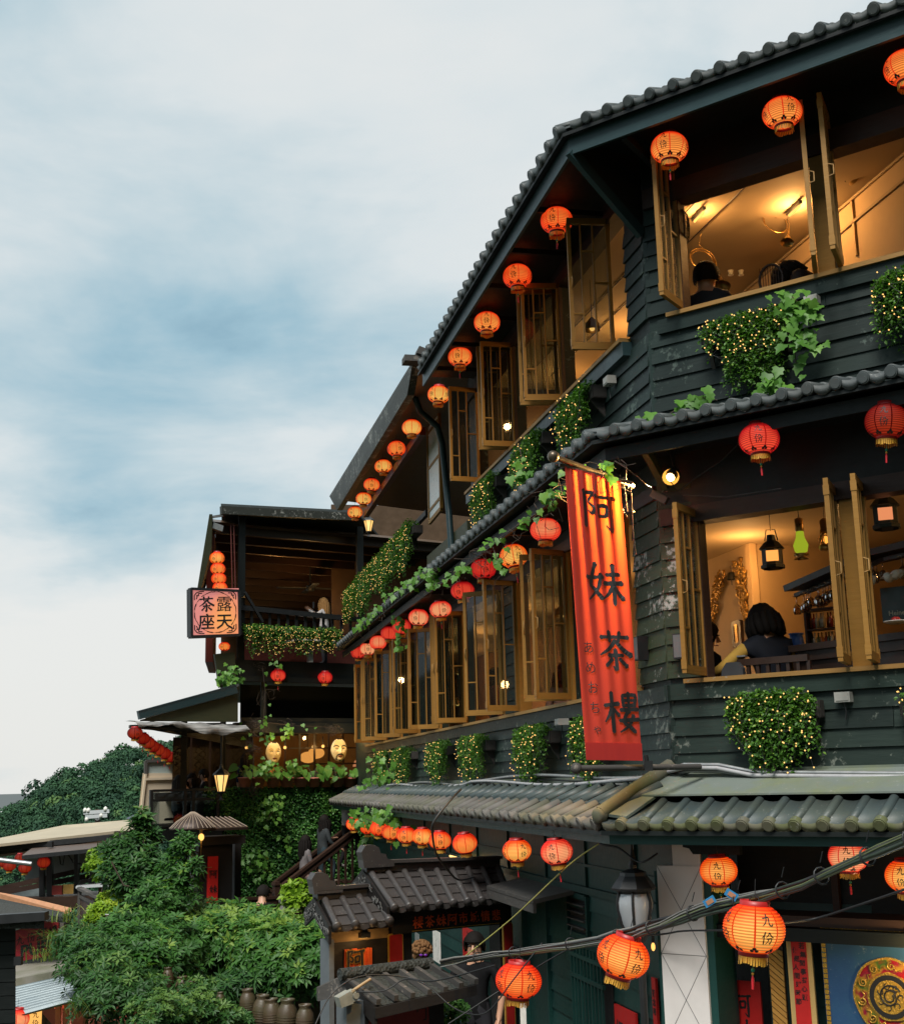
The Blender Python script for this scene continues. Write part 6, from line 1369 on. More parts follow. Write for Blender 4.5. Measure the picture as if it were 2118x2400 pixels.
# -- ground, hillside, mountain, sea
def height(x, y):
    """terraced hillside: the lane below, an unseen slope behind the viewer, added to block sky light, the valley falling away ahead to one side"""
    z = -4.2
    d = (-y - 24.0) * 1.0 + x * .28  # rise behind the viewer: unseen, added to hold back sky light
    if d > 0: z += min(d * .7, 45 + d * .3)
    v = (-x - 3.2) * .9 + (y - 34) * .35
    if v > 0: z -= v * .55 if v < 60 else 33 + (v - 60) * .38
    if x > 4.5 and y > -2: z += min((x - 4.5) * .8, 30)
    return max(z, -235)
xs = [-9000, -3000, -1200, -600, -300, -160, -90, -60, -40, -28, -20, -14, -10, -7, -5, -3, -1, 1, 3, 5, 8, 12, 20, 40, 90, 300, 1200, 9000]
ys = [-4000, -800, -200, -80, -40, -25, -17, -13, -10, -8, -6, -3, 0, 4, 8, 12, 16, 20, 26, 34, 44, 60, 90, 150, 260, 420, 800, 2000, 14000]
q = MB(); q.add([(x, y, height(x, y)) for y in ys for x in xs], [(j * len(xs) + i, j * len(xs) + i + 1, (j + 1) * len(xs) + i + 1, (j + 1) * len(xs) + i) for j in range(len(ys) - 1) for i in range(len(xs) - 1)], 0, True)
m_, g = mat('dark_green_slope'); pos = g.n('ShaderNodeNewGeometry').outputs['Position']; n = g.noise(pos, .35, 6, .65); finish(g, pbsdf(g, g.ramp(n, [(.3, (.012, .020, .010)), (.7, (.035, .05, .02))]), .95, 0, n, .6, .2)); M['slope'] = m_
q.build('ground', M['slope'], kind='structure', origin=(0, 0, 0))
q = MB(); q.quad((-12000, 500, -232), (9000, 500, -232), (9000, 16000, -232), (-12000, 16000, -232)); m_, g = mat('pale_sea'); pos = g.n('ShaderNodeNewGeometry').outputs['Position']; n = g.noise(pos, .02, 3); finish(g, pbsdf(g, (.50, .54, .55), .12, 0, **{'Specular IOR Level': 1.0})); M['sea'] = m_
q.build('sea', m_, kind='structure', origin=(0, 0, 0))
# lane paving in front of the teahouse
q = MB(); q.prism([V((-2.5, 2, -4.0)), V((4.2, 2, -4.0)), V((4.2, 12, -4.0)), V((-1.0, 24, -4.0)), V((-3.2, 24, -4.0))], UP * -.3); q.build('lane_paving', plain('wet_stone_paving', (.10, .10, .095), .5), kind='structure')
# mountain
ridge_px = [(-260, 1975), (-120, 1930), (0, 1902), (34, 1878), (72, 1856), (103, 1834), (144, 1810), (178, 1792), (219, 1775), (260, 1768), (291, 1758), (325, 1750), (370, 1742), (430, 1722), (520, 1705), (640, 1700), (760, 1690)]
R = [hY(x, y, 640.0) for x, y in [(a, b + 24) for a, b in ridge_px]]
rows = 9; q = MB(); vs = []
def slope_pt(i, f, rnd=0): p = R[i]; return V((p.x * (1 - .42 * f), p.y * (1 - .42 * f), p.z - (96 * f ** 1.15)))
for j in range(rows + 1):
    for i in range(len(R)): p = slope_pt(i, j / rows); vs.append((p.x, p.y, p.z - 2.5 + 3 * math.sin(i * 1.7 + j * 2.1)))
vs += [(p.x * 1.5, p.y * 1.5, p.z - 160) for p in R]
m = len(R); q.add(vs, [(j * m + i, j * m + i + 1, (j + 1) * m + i + 1, (j + 1) * m + i) for j in range(rows) for i in range(m - 1)] + [((rows + 1) * m + i, (rows + 1) * m + i + 1, i + 1, i) for i in range(m - 1)], 0, True)
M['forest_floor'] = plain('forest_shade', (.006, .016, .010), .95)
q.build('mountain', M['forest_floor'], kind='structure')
# forest on it: crowns of small leaf clumps
M['forest'] = leafmat('forest_leaf', (.009, .036, .022), (.036, .10, .040), (.13, .21, .05), .05, .8)
Pl, Dl, Nl, Tl, Ll = [], [], [], [], []
rs = np.random.RandomState(11); nc = 1900
for k in range(nc):
    i = rs.uniform(0, m - 1.001); f = rs.uniform(-.01, 1.0) ** 1.0; i0 = int(i); a, b = slope_pt(i0, max(0, f)), slope_pt(i0 + 1, max(0, f)); c = np.array(lerp(a, b, i - i0)); r = rs.uniform(2.3, 5.2) * (1 - .35 * f) * (1.3 if rs.rand() < .1 else 1)
    n = 190; d = rs.normal(size=(n, 3)); d /= np.linalg.norm(d, axis=1, keepdims=True); d[:, 2] = np.abs(d[:, 2]) * 1.0 - .25
    rad = r * rs.uniform(.75, 1.1, (n, 1)); p = c + d * rad * np.array([1, 1, 1.25]) + np.array([0, 0, r * .5])
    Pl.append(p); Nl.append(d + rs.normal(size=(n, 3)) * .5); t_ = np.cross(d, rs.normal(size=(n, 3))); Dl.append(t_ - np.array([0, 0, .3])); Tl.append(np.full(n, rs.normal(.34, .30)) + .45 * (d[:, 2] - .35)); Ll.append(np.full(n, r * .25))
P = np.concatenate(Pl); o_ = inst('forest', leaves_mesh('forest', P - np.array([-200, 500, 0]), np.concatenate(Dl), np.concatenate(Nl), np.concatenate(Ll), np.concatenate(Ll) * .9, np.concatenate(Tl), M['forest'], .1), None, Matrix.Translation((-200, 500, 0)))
o_['kind'] = 'stuff'; o_['label'] = 'dense dark green forest covering the far mountain slope'; o_['category'] = 'forest'

# -- shrubs of whorled leaves
M['shef'] = leafmat('umbrella_leaf', (.008, .042, .011), (.06, .17, .028), (.27, .37, .055), .28, .5)
M['lime'] = leafmat('lime_leaf', (.06, .15, .01), (.22, .36, .02), (.42, .46, .04), .3)
M['deep'] = leafmat('deep_green_leaf', (.007, .034, .010), (.038, .115, .024), (.15, .25, .045), .25, .5)
M['straw'] = leafmat('grass_blade', (.05, .11, .02), (.20, .28, .06), (.45, .36, .14), .3)
def whorls(C, A, k, L, W, droop, tones, spread=1.15):
    """leaf whorls: k leaflets round an axis A at each centre C"""
    n = len(C); A = A / np.linalg.norm(A, axis=1, keepdims=True); ref = np.where(np.abs(A[:, 2:3]) > .9, np.array([[1., 0, 0]]), np.array([[0, 0, 1.]])); X = np.cross(A, ref); X /= np.linalg.norm(X, axis=1, keepdims=True); Y = np.cross(A, X)
    ph = np.random.uniform(0, 6.28, n); Ps, Ds, Ns, Ts, Ls = [], [], [], [], []
    for j in range(k):
        a = ph + 2 * PI * j / k + np.random.normal(0, .15, n); d = X * np.cos(a)[:, None] * math.sin(spread) + Y * np.sin(a)[:, None] * math.sin(spread) + A * math.cos(spread); d[:, 2] -= droop
        Ps.append(C + d * .012); Ds.append(d); Ns.append(A + np.random.normal(0, .2, (n, 3))); Ts.append(tones + np.random.normal(0, .06, n)); Ls.append(L * np.random.uniform(.75, 1.15, n))
    return np.concatenate(Ps), np.concatenate(Ds), np.concatenate(Ns), np.concatenate(Ls), np.concatenate(Ts)
def shrub(label, blobs, n, L, W, mt, k=7, droop=.25, group=None, cat='shrub', name='shrub', trunk=None, tone=.34, inner=.35, up=.45):
    """blobs: (px, py, distance, radius_x, radius_z). Whorls on the outer skin of overlapping lumps, thinner inside."""
    base = hY(blobs[0][0], blobs[0][1], blobs[0][2]); lo = base.copy()
    t = empty(name, label, cat, base, group)
    B = [(np.array(hY(x, y, d)), rx, rz) for x, y, d, rx, rz in blobs]; wts = np.array([rx * rz for _, rx, rz in B]); wts = wts / wts.sum()
    Cs, As, Ts = [], [], []
    for (c, rx, rz), w in zip(B, wts):
        m = max(4, int(n * w)); d = rnd_unit(m); d[:, 2] = np.where(np.random.rand(m) < .7, np.abs(d[:, 2]), d[:, 2]); d[:, 1] = np.where(np.random.rand(m) < .75, -np.abs(d[:, 1]), d[:, 1])
        rr = np.where(np.random.rand(m) < inner, np.random.uniform(.5, .95, m), np.random.uniform(.85, 1.32, m))
        lump = 1 + .13 * np.sin(d[:, 0] * 7 + c[0] * 3) * np.cos(d[:, 2] * 6 + c[2] * 5)
        Cs.append(c + d * np.array([rx, rx, rz]) * (rr * lump)[:, None]); As.append(d * .75 + np.array([0, -.1, up]) + rnd_unit(m) * .35); Ts.append(np.clip(tone + np.random.normal(0, .20, m) + .42 * d[:, 2] * (rr > .85), .02, 1.2))  # tone painted lighter on upward sides, like light from above
    C, A, T_ = np.concatenate(Cs), np.concatenate(As), np.concatenate(Ts)
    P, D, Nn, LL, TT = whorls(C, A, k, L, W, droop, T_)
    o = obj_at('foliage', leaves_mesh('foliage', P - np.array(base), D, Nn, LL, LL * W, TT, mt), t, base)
    q = MB()
    for (c, rx, rz) in B:
        for j in range(3):
            e = V(c) + V((random.uniform(-.6, .6) * rx, random.uniform(-.4, .4) * rx, random.uniform(0, .7) * rz)); b = V(c) + V((random.uniform(-.2, .2), random.uniform(0, .2), -rz * 1.1)); q.tube([b, lerp(b, e, .5) + V((random.uniform(-.06, .06), 0, .05)), e], [.016, .011, .004], 5)
    for pth in (trunk or []): q.tube([hY(x, y, d) for x, y, d in pth], [.022] + [.012] * (len(pth) - 1), 6)
    q.build('branches', M['twig'], t)
    return t
# long hedge of umbrella leaves beside the gate
hb = [(400, 2190, 19.2, .30, .26), (445, 2185, 19.2, .36, .30), (490, 2172, 19.3, .38, .30), (535, 2168, 19.2, .38, .30), (575, 2180, 19.0, .36, .28), (615, 2190, 18.8, .36, .28), (655, 2198, 18.6, .36, .28), (695, 2206, 18.4, .36, .28), (735, 2214, 18.2, .36, .28), (765, 2222, 18.0, .30, .28), (430, 2220, 18.6, .42, .34), (490, 2222, 18.5, .45, .36), (550, 2225, 18.4, .45, .36), (610, 2235, 18.2, .45, .36), (665, 2245, 18.0, .42, .34), (715, 2252, 17.8, .40, .34), (760, 2262, 17.6, .32, .34), (640, 2275, 17.7, .30, .25), (700, 2285, 17.5, .28, .24), (655, 2310, 17.5, .12, .12)]
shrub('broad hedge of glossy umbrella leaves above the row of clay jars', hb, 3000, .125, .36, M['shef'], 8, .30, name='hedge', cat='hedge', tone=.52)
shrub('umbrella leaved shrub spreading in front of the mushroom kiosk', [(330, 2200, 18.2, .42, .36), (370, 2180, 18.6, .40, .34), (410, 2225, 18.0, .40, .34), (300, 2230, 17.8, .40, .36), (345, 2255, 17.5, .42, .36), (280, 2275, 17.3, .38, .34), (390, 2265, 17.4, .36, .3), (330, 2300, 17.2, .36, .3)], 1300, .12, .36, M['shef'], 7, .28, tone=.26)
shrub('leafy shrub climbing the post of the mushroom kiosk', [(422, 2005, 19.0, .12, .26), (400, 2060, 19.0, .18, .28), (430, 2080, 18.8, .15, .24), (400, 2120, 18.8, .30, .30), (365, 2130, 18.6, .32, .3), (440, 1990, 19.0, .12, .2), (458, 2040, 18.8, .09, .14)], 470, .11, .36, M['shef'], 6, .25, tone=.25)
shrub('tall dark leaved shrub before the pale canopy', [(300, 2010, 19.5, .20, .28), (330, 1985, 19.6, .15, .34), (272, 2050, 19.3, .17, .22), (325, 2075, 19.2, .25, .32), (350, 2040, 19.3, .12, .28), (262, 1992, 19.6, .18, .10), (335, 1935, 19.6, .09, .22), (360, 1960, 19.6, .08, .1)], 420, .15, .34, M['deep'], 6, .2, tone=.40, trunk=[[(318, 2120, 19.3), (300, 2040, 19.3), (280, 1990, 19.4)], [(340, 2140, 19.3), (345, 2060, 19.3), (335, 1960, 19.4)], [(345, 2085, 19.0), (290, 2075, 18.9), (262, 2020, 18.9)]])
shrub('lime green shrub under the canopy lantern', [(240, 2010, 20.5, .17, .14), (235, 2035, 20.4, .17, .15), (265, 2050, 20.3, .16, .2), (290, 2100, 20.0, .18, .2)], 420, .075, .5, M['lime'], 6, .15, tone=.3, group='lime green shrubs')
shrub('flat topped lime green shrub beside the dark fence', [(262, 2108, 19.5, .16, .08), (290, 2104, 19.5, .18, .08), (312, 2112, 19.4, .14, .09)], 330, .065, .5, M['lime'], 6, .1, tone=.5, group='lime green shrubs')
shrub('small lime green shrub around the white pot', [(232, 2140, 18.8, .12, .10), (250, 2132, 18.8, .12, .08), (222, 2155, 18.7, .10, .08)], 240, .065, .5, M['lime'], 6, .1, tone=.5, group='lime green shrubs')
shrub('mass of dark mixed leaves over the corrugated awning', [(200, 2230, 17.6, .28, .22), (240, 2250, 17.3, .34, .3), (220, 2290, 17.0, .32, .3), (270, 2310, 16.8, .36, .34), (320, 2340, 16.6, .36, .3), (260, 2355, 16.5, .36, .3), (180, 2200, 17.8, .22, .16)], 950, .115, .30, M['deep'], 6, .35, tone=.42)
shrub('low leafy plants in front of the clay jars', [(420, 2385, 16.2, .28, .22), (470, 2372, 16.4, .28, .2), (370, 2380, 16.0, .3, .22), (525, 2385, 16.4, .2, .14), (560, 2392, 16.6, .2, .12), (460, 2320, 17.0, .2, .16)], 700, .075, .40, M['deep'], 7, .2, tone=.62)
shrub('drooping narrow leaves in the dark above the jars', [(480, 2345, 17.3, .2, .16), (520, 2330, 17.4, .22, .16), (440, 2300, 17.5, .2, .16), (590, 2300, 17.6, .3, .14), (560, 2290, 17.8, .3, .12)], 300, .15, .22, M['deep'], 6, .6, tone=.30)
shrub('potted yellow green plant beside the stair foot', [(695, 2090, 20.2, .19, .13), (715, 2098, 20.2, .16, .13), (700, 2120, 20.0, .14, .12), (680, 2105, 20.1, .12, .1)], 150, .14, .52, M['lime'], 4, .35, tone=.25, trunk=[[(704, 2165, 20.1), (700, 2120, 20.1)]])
q = MB(); c = hY(705, 2172, 20.1); q.lathe([(0, -.12), (.08, -.12), (.10, .08), (.09, .08), (0, .05)], 12, c); q.build('flower_pot', plain('brown_pot', (.10, .045, .03), .7), None, 'brown flower pot under the yellow green plant', 'pot')
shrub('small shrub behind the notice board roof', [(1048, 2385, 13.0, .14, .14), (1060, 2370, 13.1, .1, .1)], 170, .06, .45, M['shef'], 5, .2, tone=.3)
def tuft(label, px, py, Y, n, L, mt, lean=(0, 0), spread=.12, name='grass_tuft', w=.010, group='grass tufts'):
    c = hY(px, py, Y); t = empty(name, label, 'grass', c, group); q = MB(); tn = []
    for k in range(n):
        b = c + V((random.gauss(0, spread), random.gauss(0, spread * .6), 0)); a = random.uniform(0, 6.28); l = L * random.uniform(.5, 1.15); d = V((math.cos(a) * .55 + lean[0], math.sin(a) * .4 + lean[1], 0)); pts = [b + d * l * f ** 1.6 + UP * l * (f * 1.0 - .75 * f * f * random.uniform(.6, 1.3)) for f in (0, .25, .5, .75, 1)]
        s = V((-d.y, d.x, .2)).normalized(); tone = random.uniform(.1, 1)
        vs = []
        for i, p in enumerate(pts): ww = w * (1 - i / 4.2); vs += [p - s * ww, p + s * ww]
        q.add(vs, [(2 * i, 2 * i + 1, 2 * i + 3, 2 * i + 2) for i in range(4)], 0, True); tn += [tone] * 10
    o = q.build('blades', mt, t); at = o.data.attributes.new('tone', 'FLOAT', 'POINT'); at.data.foreach_set('value', tn); o['kind'] = 'stuff'
for px, py, Y, n, L, le, lab in ((150, 2220, 17.8, 90, .55, (-.3, -.1), 'yellowing grass clump spilling over the red sign'), (175, 2200, 18.0, 60, .5, (-.1, 0), 'tall pale grass beside the dark fence'), (130, 2250, 17.6, 60, .45, (-.5, -.1), 'dry straw coloured grass drooping over the concrete ledge'), (205, 2310, 16.8, 40, .6, (-.6, -.2), 'long bladed grass leaning over the corrugated awning'), (225, 2380, 16.2, 50, .6, (-.5, -.2), 'long grass at the foot of the dark leaf mass'), (160, 2160, 18.6, 24, .5, (.0, 0), 'thin grass standing at the end of the orange roof edge')): tuft(lab, px, py, Y, n, L, M['straw'], le)
# retaining bank with clay jars
q = MB(); pts = [(60, 2330, 19.0), (300, 2240, 19.4), (480, 2215, 19.6), (800, 2260, 18.6)]; T0 = [hY(*p) for p in pts]; q.add([p for p in T0] + [V((p.x, p.y - .8, -6)) for p in T0] + [V((p.x, p.y + 2.5, p.z)) for p in T0] + [V((p.x, p.y + 2.5, -6)) for p in T0], [(i, i + 1, 5 + i, 4 + i) for i in range(3)] + [(8 + i, 9 + i, i + 1, i) for i in range(3)] + [(9 + i, 8 + i, 12 + i, 13 + i) for i in range(3)])
m_, g = mat('mossy_stone_bank'); pos = g.n('ShaderNodeNewGeometry').outputs['Position']; vr = g.n('ShaderNodeTexVoronoi', {'Vector': pos, 'Scale': 4.5}, feature='DISTANCE_TO_EDGE').outputs['Distance']; n = g.noise(pos, 5, 5, .6); finish(g, pbsdf(g, g.mix(g.ramp(vr, [(.0, 0.0), (.10, 1.0)]), (.006, .007, .004), g.mix(n, (.035, .032, .024), (.02, .035, .010))), .9, 0, vr, .9, .05)); M['bank'] = m_
q.build('retaining_bank', M['bank'], None, 'dark mossy stone bank under the hedge', 'bank')
M['jar'] = tilemat('old_brown_jar', (.055, .034, .020), (.10, .065, .038), (.04, .05, .015), .5, .45)
jm = MB(); jm.lathe([(0, 0), (.052, 0), (.075, .05), (.093, .12), (.095, .18), (.085, .235), (.062, .27), (.055, .285), (.066, .30), (.066, .312), (.050, .312), (.048, .28)], 18)
for k in range(5): jm.lathe([(.0965, .10 + k * .02), (.0985, .104 + k * .02), (.0965, .108 + k * .02)], 18)
jmesh = jm.mesh('clay_jar', M['jar'])
for px, py, w, lab in ((396, 2290, 26, 'dim brown clay jar, smallest of the jars at the dark end of the bank'), (430, 2312, 32, 'tall olive brown clay jar below the hedge, its base in leaves'), (453, 2322, 27, 'pinkish clay jar leaning against the tall olive jar'), (517, 2340, 20, 'small clay jar half hidden by drooping leaves'), (583, 2352, 36, 'dark brown clay jar behind the fattest olive jar'), (612, 2372, 42, 'fattest olive clay jar of the row beside the gate'), (641, 2380, 42, 'mottled brown clay jar between two rounder jars'), (672, 2388, 46, 'reddish round clay jar with pale shoulder'), (715, 2396, 40, 'clay jar nearest the gate post, mostly below the picture')):
    d = 17.6 - (px - 396) * .002; s = w / 3000 * d / .19; p = hY(px, py + 6, d - .6); tag(inst('clay_jar', jmesh, None, Matrix.Translation(p - UP * .16 * s) @ Matrix.Rotation(random.gauss(0, .06), 4, 'Y') @ Matrix.Diagonal((s, s, s * random.uniform(.95, 1.15), 1))), lab, 'jar', 'clay jars along the bank')
# -- tiled gate in front of the long facade
_g = math.radians(58); uG = V((math.sin(_g), math.cos(_g), 0)); nG = V((uG.y, -uG.x, 0)); G0 = hY(1195, 2150, 14.4); G0.z = 0
def hG(px, py, o=0): return plane_hit(px, py, G0 + nG * o, nG)
def Z4(x, y, o=0): return hG(730 + x / 3.608, 2000 + y / 3.608, o)
def gp(p): return (p - G0).dot(uG)
def GP(w, z, o=0): return G0 + uG * w + nG * o + UP * z
M['gtile'] = tilemat('charcoal_gate_tile', (.030, .027, .027), (.060, .054, .052), (.05, .045, .04), .4, .42)
M['gwood'] = painted_wood('charcoal_gate_timber', (.007, .006, .006), (.018, .016, .015), (.05, .048, .045), .74, .5)
M['gpost'] = plain('slate_grey_post', (.10, .115, .125), .6)
M['carve'] = plain('pierced_carving', (.10, .10, .095), .6, var=.6, scale=60)
gate = empty('gate', 'dark timber gate with charcoal tiled roofs and red lettered lintel board', 'gate', GP(-1.2, -4.0, 0))
def gslab(name, w0, w1, z0, z1, o0, o1, mt, parent=None, **kw): return slab(name, GP, w0, w1, z0, z1, o0, o1, mt, parent or gate, **kw)
def gate_roof(r0, r1, e0, e1, rolls, nrow, orn, name):
    """r0-r1 ridge line, e0-e1 eave line"""
    up_ = (r1 - r0).cross(e0 - r0).normalized(); up_ = up_ if up_.z > 0 else -up_
    q = MB(); q.prism([r0, r1, e1, e0], up_ * -.05); back = (r0 - e0); back = V((back.x, back.y, -back.z)) * .8
    q.prism([r0, r1, r1 + back, r0 + back], up_ * -.04); roof = q.build(name, M['gwood'], gate)
    ms = [(lerp(r0, r1, a), lerp(e0, e1, b)) for a, b in rolls]
    # flat tiles between rolls, in courses
    for (a0, b0), (a1, b1) in zip(ms, ms[1:]):
        for r in range(nrow):
            f0, f1 = r / nrow, (r + 1.06) / nrow; g_ = .012
            t0, t1 = lerp(lerp(a0, b0, f0), lerp(a1, b1, f0), .03), lerp(lerp(a0, b0, f0), lerp(a1, b1, f0), .97); u0, u1 = lerp(lerp(a0, b0, f1), lerp(a1, b1, f1), .03), lerp(lerp(a0, b0, f1), lerp(a1, b1, f1), .97)
            j = random.uniform(0, .004); q = MB(); d = up_ * .012; lift = up_ * .014
            vs = [t0 + up_ * .002, t1 + up_ * .002, u1 + lift + up_ * j, u0 + lift + up_ * j]; q.add(vs + [v + d for v in vs], [(3, 2, 1, 0), (4, 5, 6, 7), (0, 1, 5, 4), (1, 2, 6, 5), (2, 3, 7, 6), (3, 0, 4, 7)]); q.build('roof_tile', M['gtile'], roof)
    for a, b in ms:
        q = MB(); dr = (b - a).normalized(); q.tube([a + up_ * .025, b + up_ * .03 + dr * .03], .036, 10); q.lathe([(0, .012), (.030, .012), (.034, .004), (.045, .004), (.045, -.03)], 12, b + up_ * .028 + dr * .035, ax=dr); q.build('roll_tile', M['gtile'], roof)
    for (a0, b0), (a1, b1) in zip(ms, ms[1:]):
        q = MB(); k = 6; pts = [lerp(b0, b1, .08 + .84 * i / k) - UP * (.014 + .030 * math.sin(PI * i / k)) for i in range(k + 1)]; tp = [lerp(b0, b1, .08 + .84 * i / k) + UP * .01 for i in range(k + 1)]
        q.prism(tp + pts[::-1], nG * .02); q.build('drip_tile', M['gtile'], roof)
    q = MB(); q.bar(r0 + up_ * .05 - uG * .06, r1 + up_ * .05, .12, .10, nG); q.bar(r0 + up_ * .11 - uG * .08, r1 + up_ * .11, .16, .03, nG); q.build('ridge', M['gtile'], gate)
    q = MB(); c = r0 + up_ * .16 - uG * .10; s = orn
    pr = [(-.02, -.10), (.34, -.10), (.34, -.04), (.26, -.02), (.24, .03), (.18, .04), (.16, .10), (.10, .13), (.0, .13), (-.05, .06), (-.03, -.02)]
    q.prism([c + uG * x * s + UP * z * s + nG * .06 for x, z in pr], nG * -.12); q.build('ridge_ornament', M['gtile'], gate)
    # barge boards with pierced carving at the open end
    for A, B in ((r0, e0), (r0, r0 + back * .8)):
        q = MB(); q.prism([A - uG * .07 + UP * .02, B - uG * .07 + UP * .02, B - uG * .07 - UP * .15, A - uG * .07 - UP * .17], uG * .03); q.build('barge_board', M['gwood'], gate)
        q = MB()
        for k in range(26):
            f = (k + .5) / 26; p = lerp(A, B, f) - uG * .075 - UP * random.uniform(.03, .13); a = random.uniform(0, 6)
            q.tube([p + (UP * math.sin(a + t) + (B - A).normalized() * math.cos(a + t)) * .022 for t in np.linspace(0, 4, 5)], .006, 3)
        q.build('carving', M['carve'], gate)['kind'] = 'stuff'
R0, R1, E0, E1 = Z4(478, 150, -.42), Z4(1560, 108, -.42), Z4(690, 470, .22), Z4(1665, 388, .22)
gate_roof(R0, R1, E0, E1, [(k / 7.9 * .985, k / 7.9 * .985) for k in range(9)], 4, 1.0, 'main_roof')
r0, r1, e0, e1 = Z4(70, 385, -.34), Z4(520, 345, -.34), Z4(200, 630, .24), Z4(650, 582, .24)
gate_roof(r0, r1, e0, e1, [(.06, .02), (.38, .36), (.69, .69), (1.0, 1.0)], 3, .9, 'lower_roof')
# lintel, pillars, boards
zS0, zS1 = Z4(1200, 640, .06).z, Z4(1200, 480, .06).z; wS0, wS1 = gp(Z4(838, 560, .06)), gp(Z4(1612, 560, .06))
gslab('lintel_board', wS0 - .2, wS1 + .05, zS0, zS1 + .05, -.06, .05, 'gwood'); gslab('gold_line', wS0 + .02, wS1 - .03, zS1 + .02, zS1 + .03, .05, .056, 'goldpaint'); gslab('gold_line', wS0 + .02, wS1 - .03, zS0 + .012, zS0 + .02, .05, .055, 'goldpaint')
q = MB(); fn = lambda u, v: GP(u, v, .058); W_ = (wS1 - wS0) / 8.15; y0 = zS0 + (zS1 - zS0) * .20
for k, ch in enumerate('樓茶妹阿市城情悲'):
    if ch in STROKES: brush(q, ch, fn, W_ * .88, wS0 + W_ * (k + .20), y0, k)
    else: type_on(q, ch, fn, W_ * .84, wS0 + W_ * (k + .64), y0 + .02, .02, slant=-.06)
q.build('lettering', plain('vermilion_paint', (.70, .10, .02), .5), gate)
wL, wR = gp(Z4(640, 800)), gp(Z4(190, 800))
gslab('wall_panel', wR, wL, -4.0, Z4(400, 730).z, -.25, .0, 'gwood'); gslab('inner_post', wL - .0, wL + .30, -4.0, zS1, -.2, -.02, 'gwood'); gslab('right_post', wS1 - .0, wS1 + .16, -4.0, zS1 + .1, -.2, .0, 'gwood')
gslab('corner_post', gp(Z4(150, 1000, .05)), gp(Z4(192, 1000, .05)), -4.0, Z4(170, 735, .05).z, -.15, .05, 'gpost')
q = MB(); a, b = Z4(150, 640, -.02), Z4(640, 600, -.02); q.box(V((a.x, a.y, Z4(400, 735, 0).z)), uG * (b - a).dot(uG), nG * .03, UP * .17); q.build('plaster_band', plain('ochre_plaster', (.22, .14, .06), .8), gate)
gslab('beam', wR - .05, wL + .02, Z4(400, 640, .0).z, Z4(400, 640, .0).z + .12, -.15, .10, 'gwood')
fl = empty('flood_lamp', 'small black flood lamp under the lower gate roof', 'lamp', Z4(448, 690, .14)); q = MB(); c = Z4(448, 690, .14); q.cbox(c, .10, .07, .05, uG, nG); q.cbox(c + UP * .035, .06, .03, .04, uG, nG); q.build('housing', M['black'], fl); q = MB(); q.cbox(c - nG * .02 - UP * .028, .07, .04, .006, uG, nG); q.build('lens', M['bulbsoft'], fl); lamp('flood_lamp_light', c - UP * .05 + nG * .02, 1.6, (1, .62, .25), .03)
# red slatted panel with a gold character
wp = empty('slatted_panel', 'glowing red panel of upright slats with a gold rimmed black character on the gate', 'panel', Z4(390, 1000, .02))
p0, p1 = Z4(275, 1020, .02), Z4(508, 1000, .02); zt0, zt1 = Z4(275, 815, .02).z, Z4(508, 797, .02).z; ns = 11
M['redslat'] = painted_wood('red_orange_slat', (.42, .045, .012), (.58, .09, .02), (.2, .03, .01), .75)
for k in range(ns):
    a, b = lerp(p0, p1, k / ns), lerp(p0, p1, (k + .9) / ns); zt = lerp(zt0, zt1, k / ns) + random.uniform(-.006, .006); q = MB(); o = nG * (.02 + .008 * (k % 2)); q.box(V((a.x, a.y, p0.z - 1.5)), b - V((a.x, a.y, b.z)), o, UP * (zt - p0.z + 1.5)); q.build('slat', M['redslat'], wp)
q = MB(); pc = Z4(300, 1005, .06); fn = lambda u, v: pc + uG * u + UP * (v + u * .02); S = abs(gp(Z4(450, 900, .06)) - gp(Z4(300, 900, .06)))
for dx, dy in ((-.022, 0), (.022, 0), (0, .022), (0, -.022), (.016, .016), (-.016, -.016), (.016, -.016), (-.016, .016)): brush(q, '阿', lambda u, v: fn(u, v) , S, dx * S * 2, dy * S * 2 + .01, 5)
q.build('gold_edge', M['goldpaint'], wp); q = MB(); brush(q, '阿', lambda u, v: fn(u, v) + nG * .004, S, 0, .01, 5); q.build('lettering', M['ink'], wp); lamp('panel_glow', Z4(400, 840, .30), .8, (1, .5, .15), .03)
def plaque(x0, y0, x1, y1, o, label, ch, dull=1.0):
    a, b = Z4(x0, y1, o), Z4(x1, y0, o); t = empty('red_plaque', label, 'plaque', a, 'red plaques on the gate posts'); w0, w1 = gp(a), gp(b); z0, z1 = a.z - 1.2, b.z; c = .02
    q = MB(); q.prism([GP(w, z, o) for w, z in ((w0, z0), (w1, z0), (w1, z1 - c), (w1 - c, z1), (w0 + c, z1), (w0, z1 - c))], nG * .02); q.build('edge', M['goldpaint'], t); i = .012
    q = MB(); q.prism([GP(w, z, o + .021) for w, z in ((w0 + i, z0 + i), (w1 - i, z0 + i), (w1 - i, z1 - c - i * .5), (w1 - c - i * .5, z1 - i), (w0 + c + i * .5, z1 - i), (w0 + i, z1 - c - i * .5))], nG * .004); q.build('panel', M['redboard'], t)
    q = MB(); s = (w1 - w0) * .62; brush(q, ch, lambda u, v: GP(w0 + (w1 - w0) * .19 + u, z1 - .40 + v, o + .027), s, 0, 0, 3); q.build('lettering', M['ink'], t)
plaque(645, 670, 766, 970, .02, 'dark red plaque with gold edge beside the glowing slatted panel', '阿'); plaque(1616, 578, 1690, 870, .04, 'dull red plaque with gold edge on the gate post against the green wall', '茶')
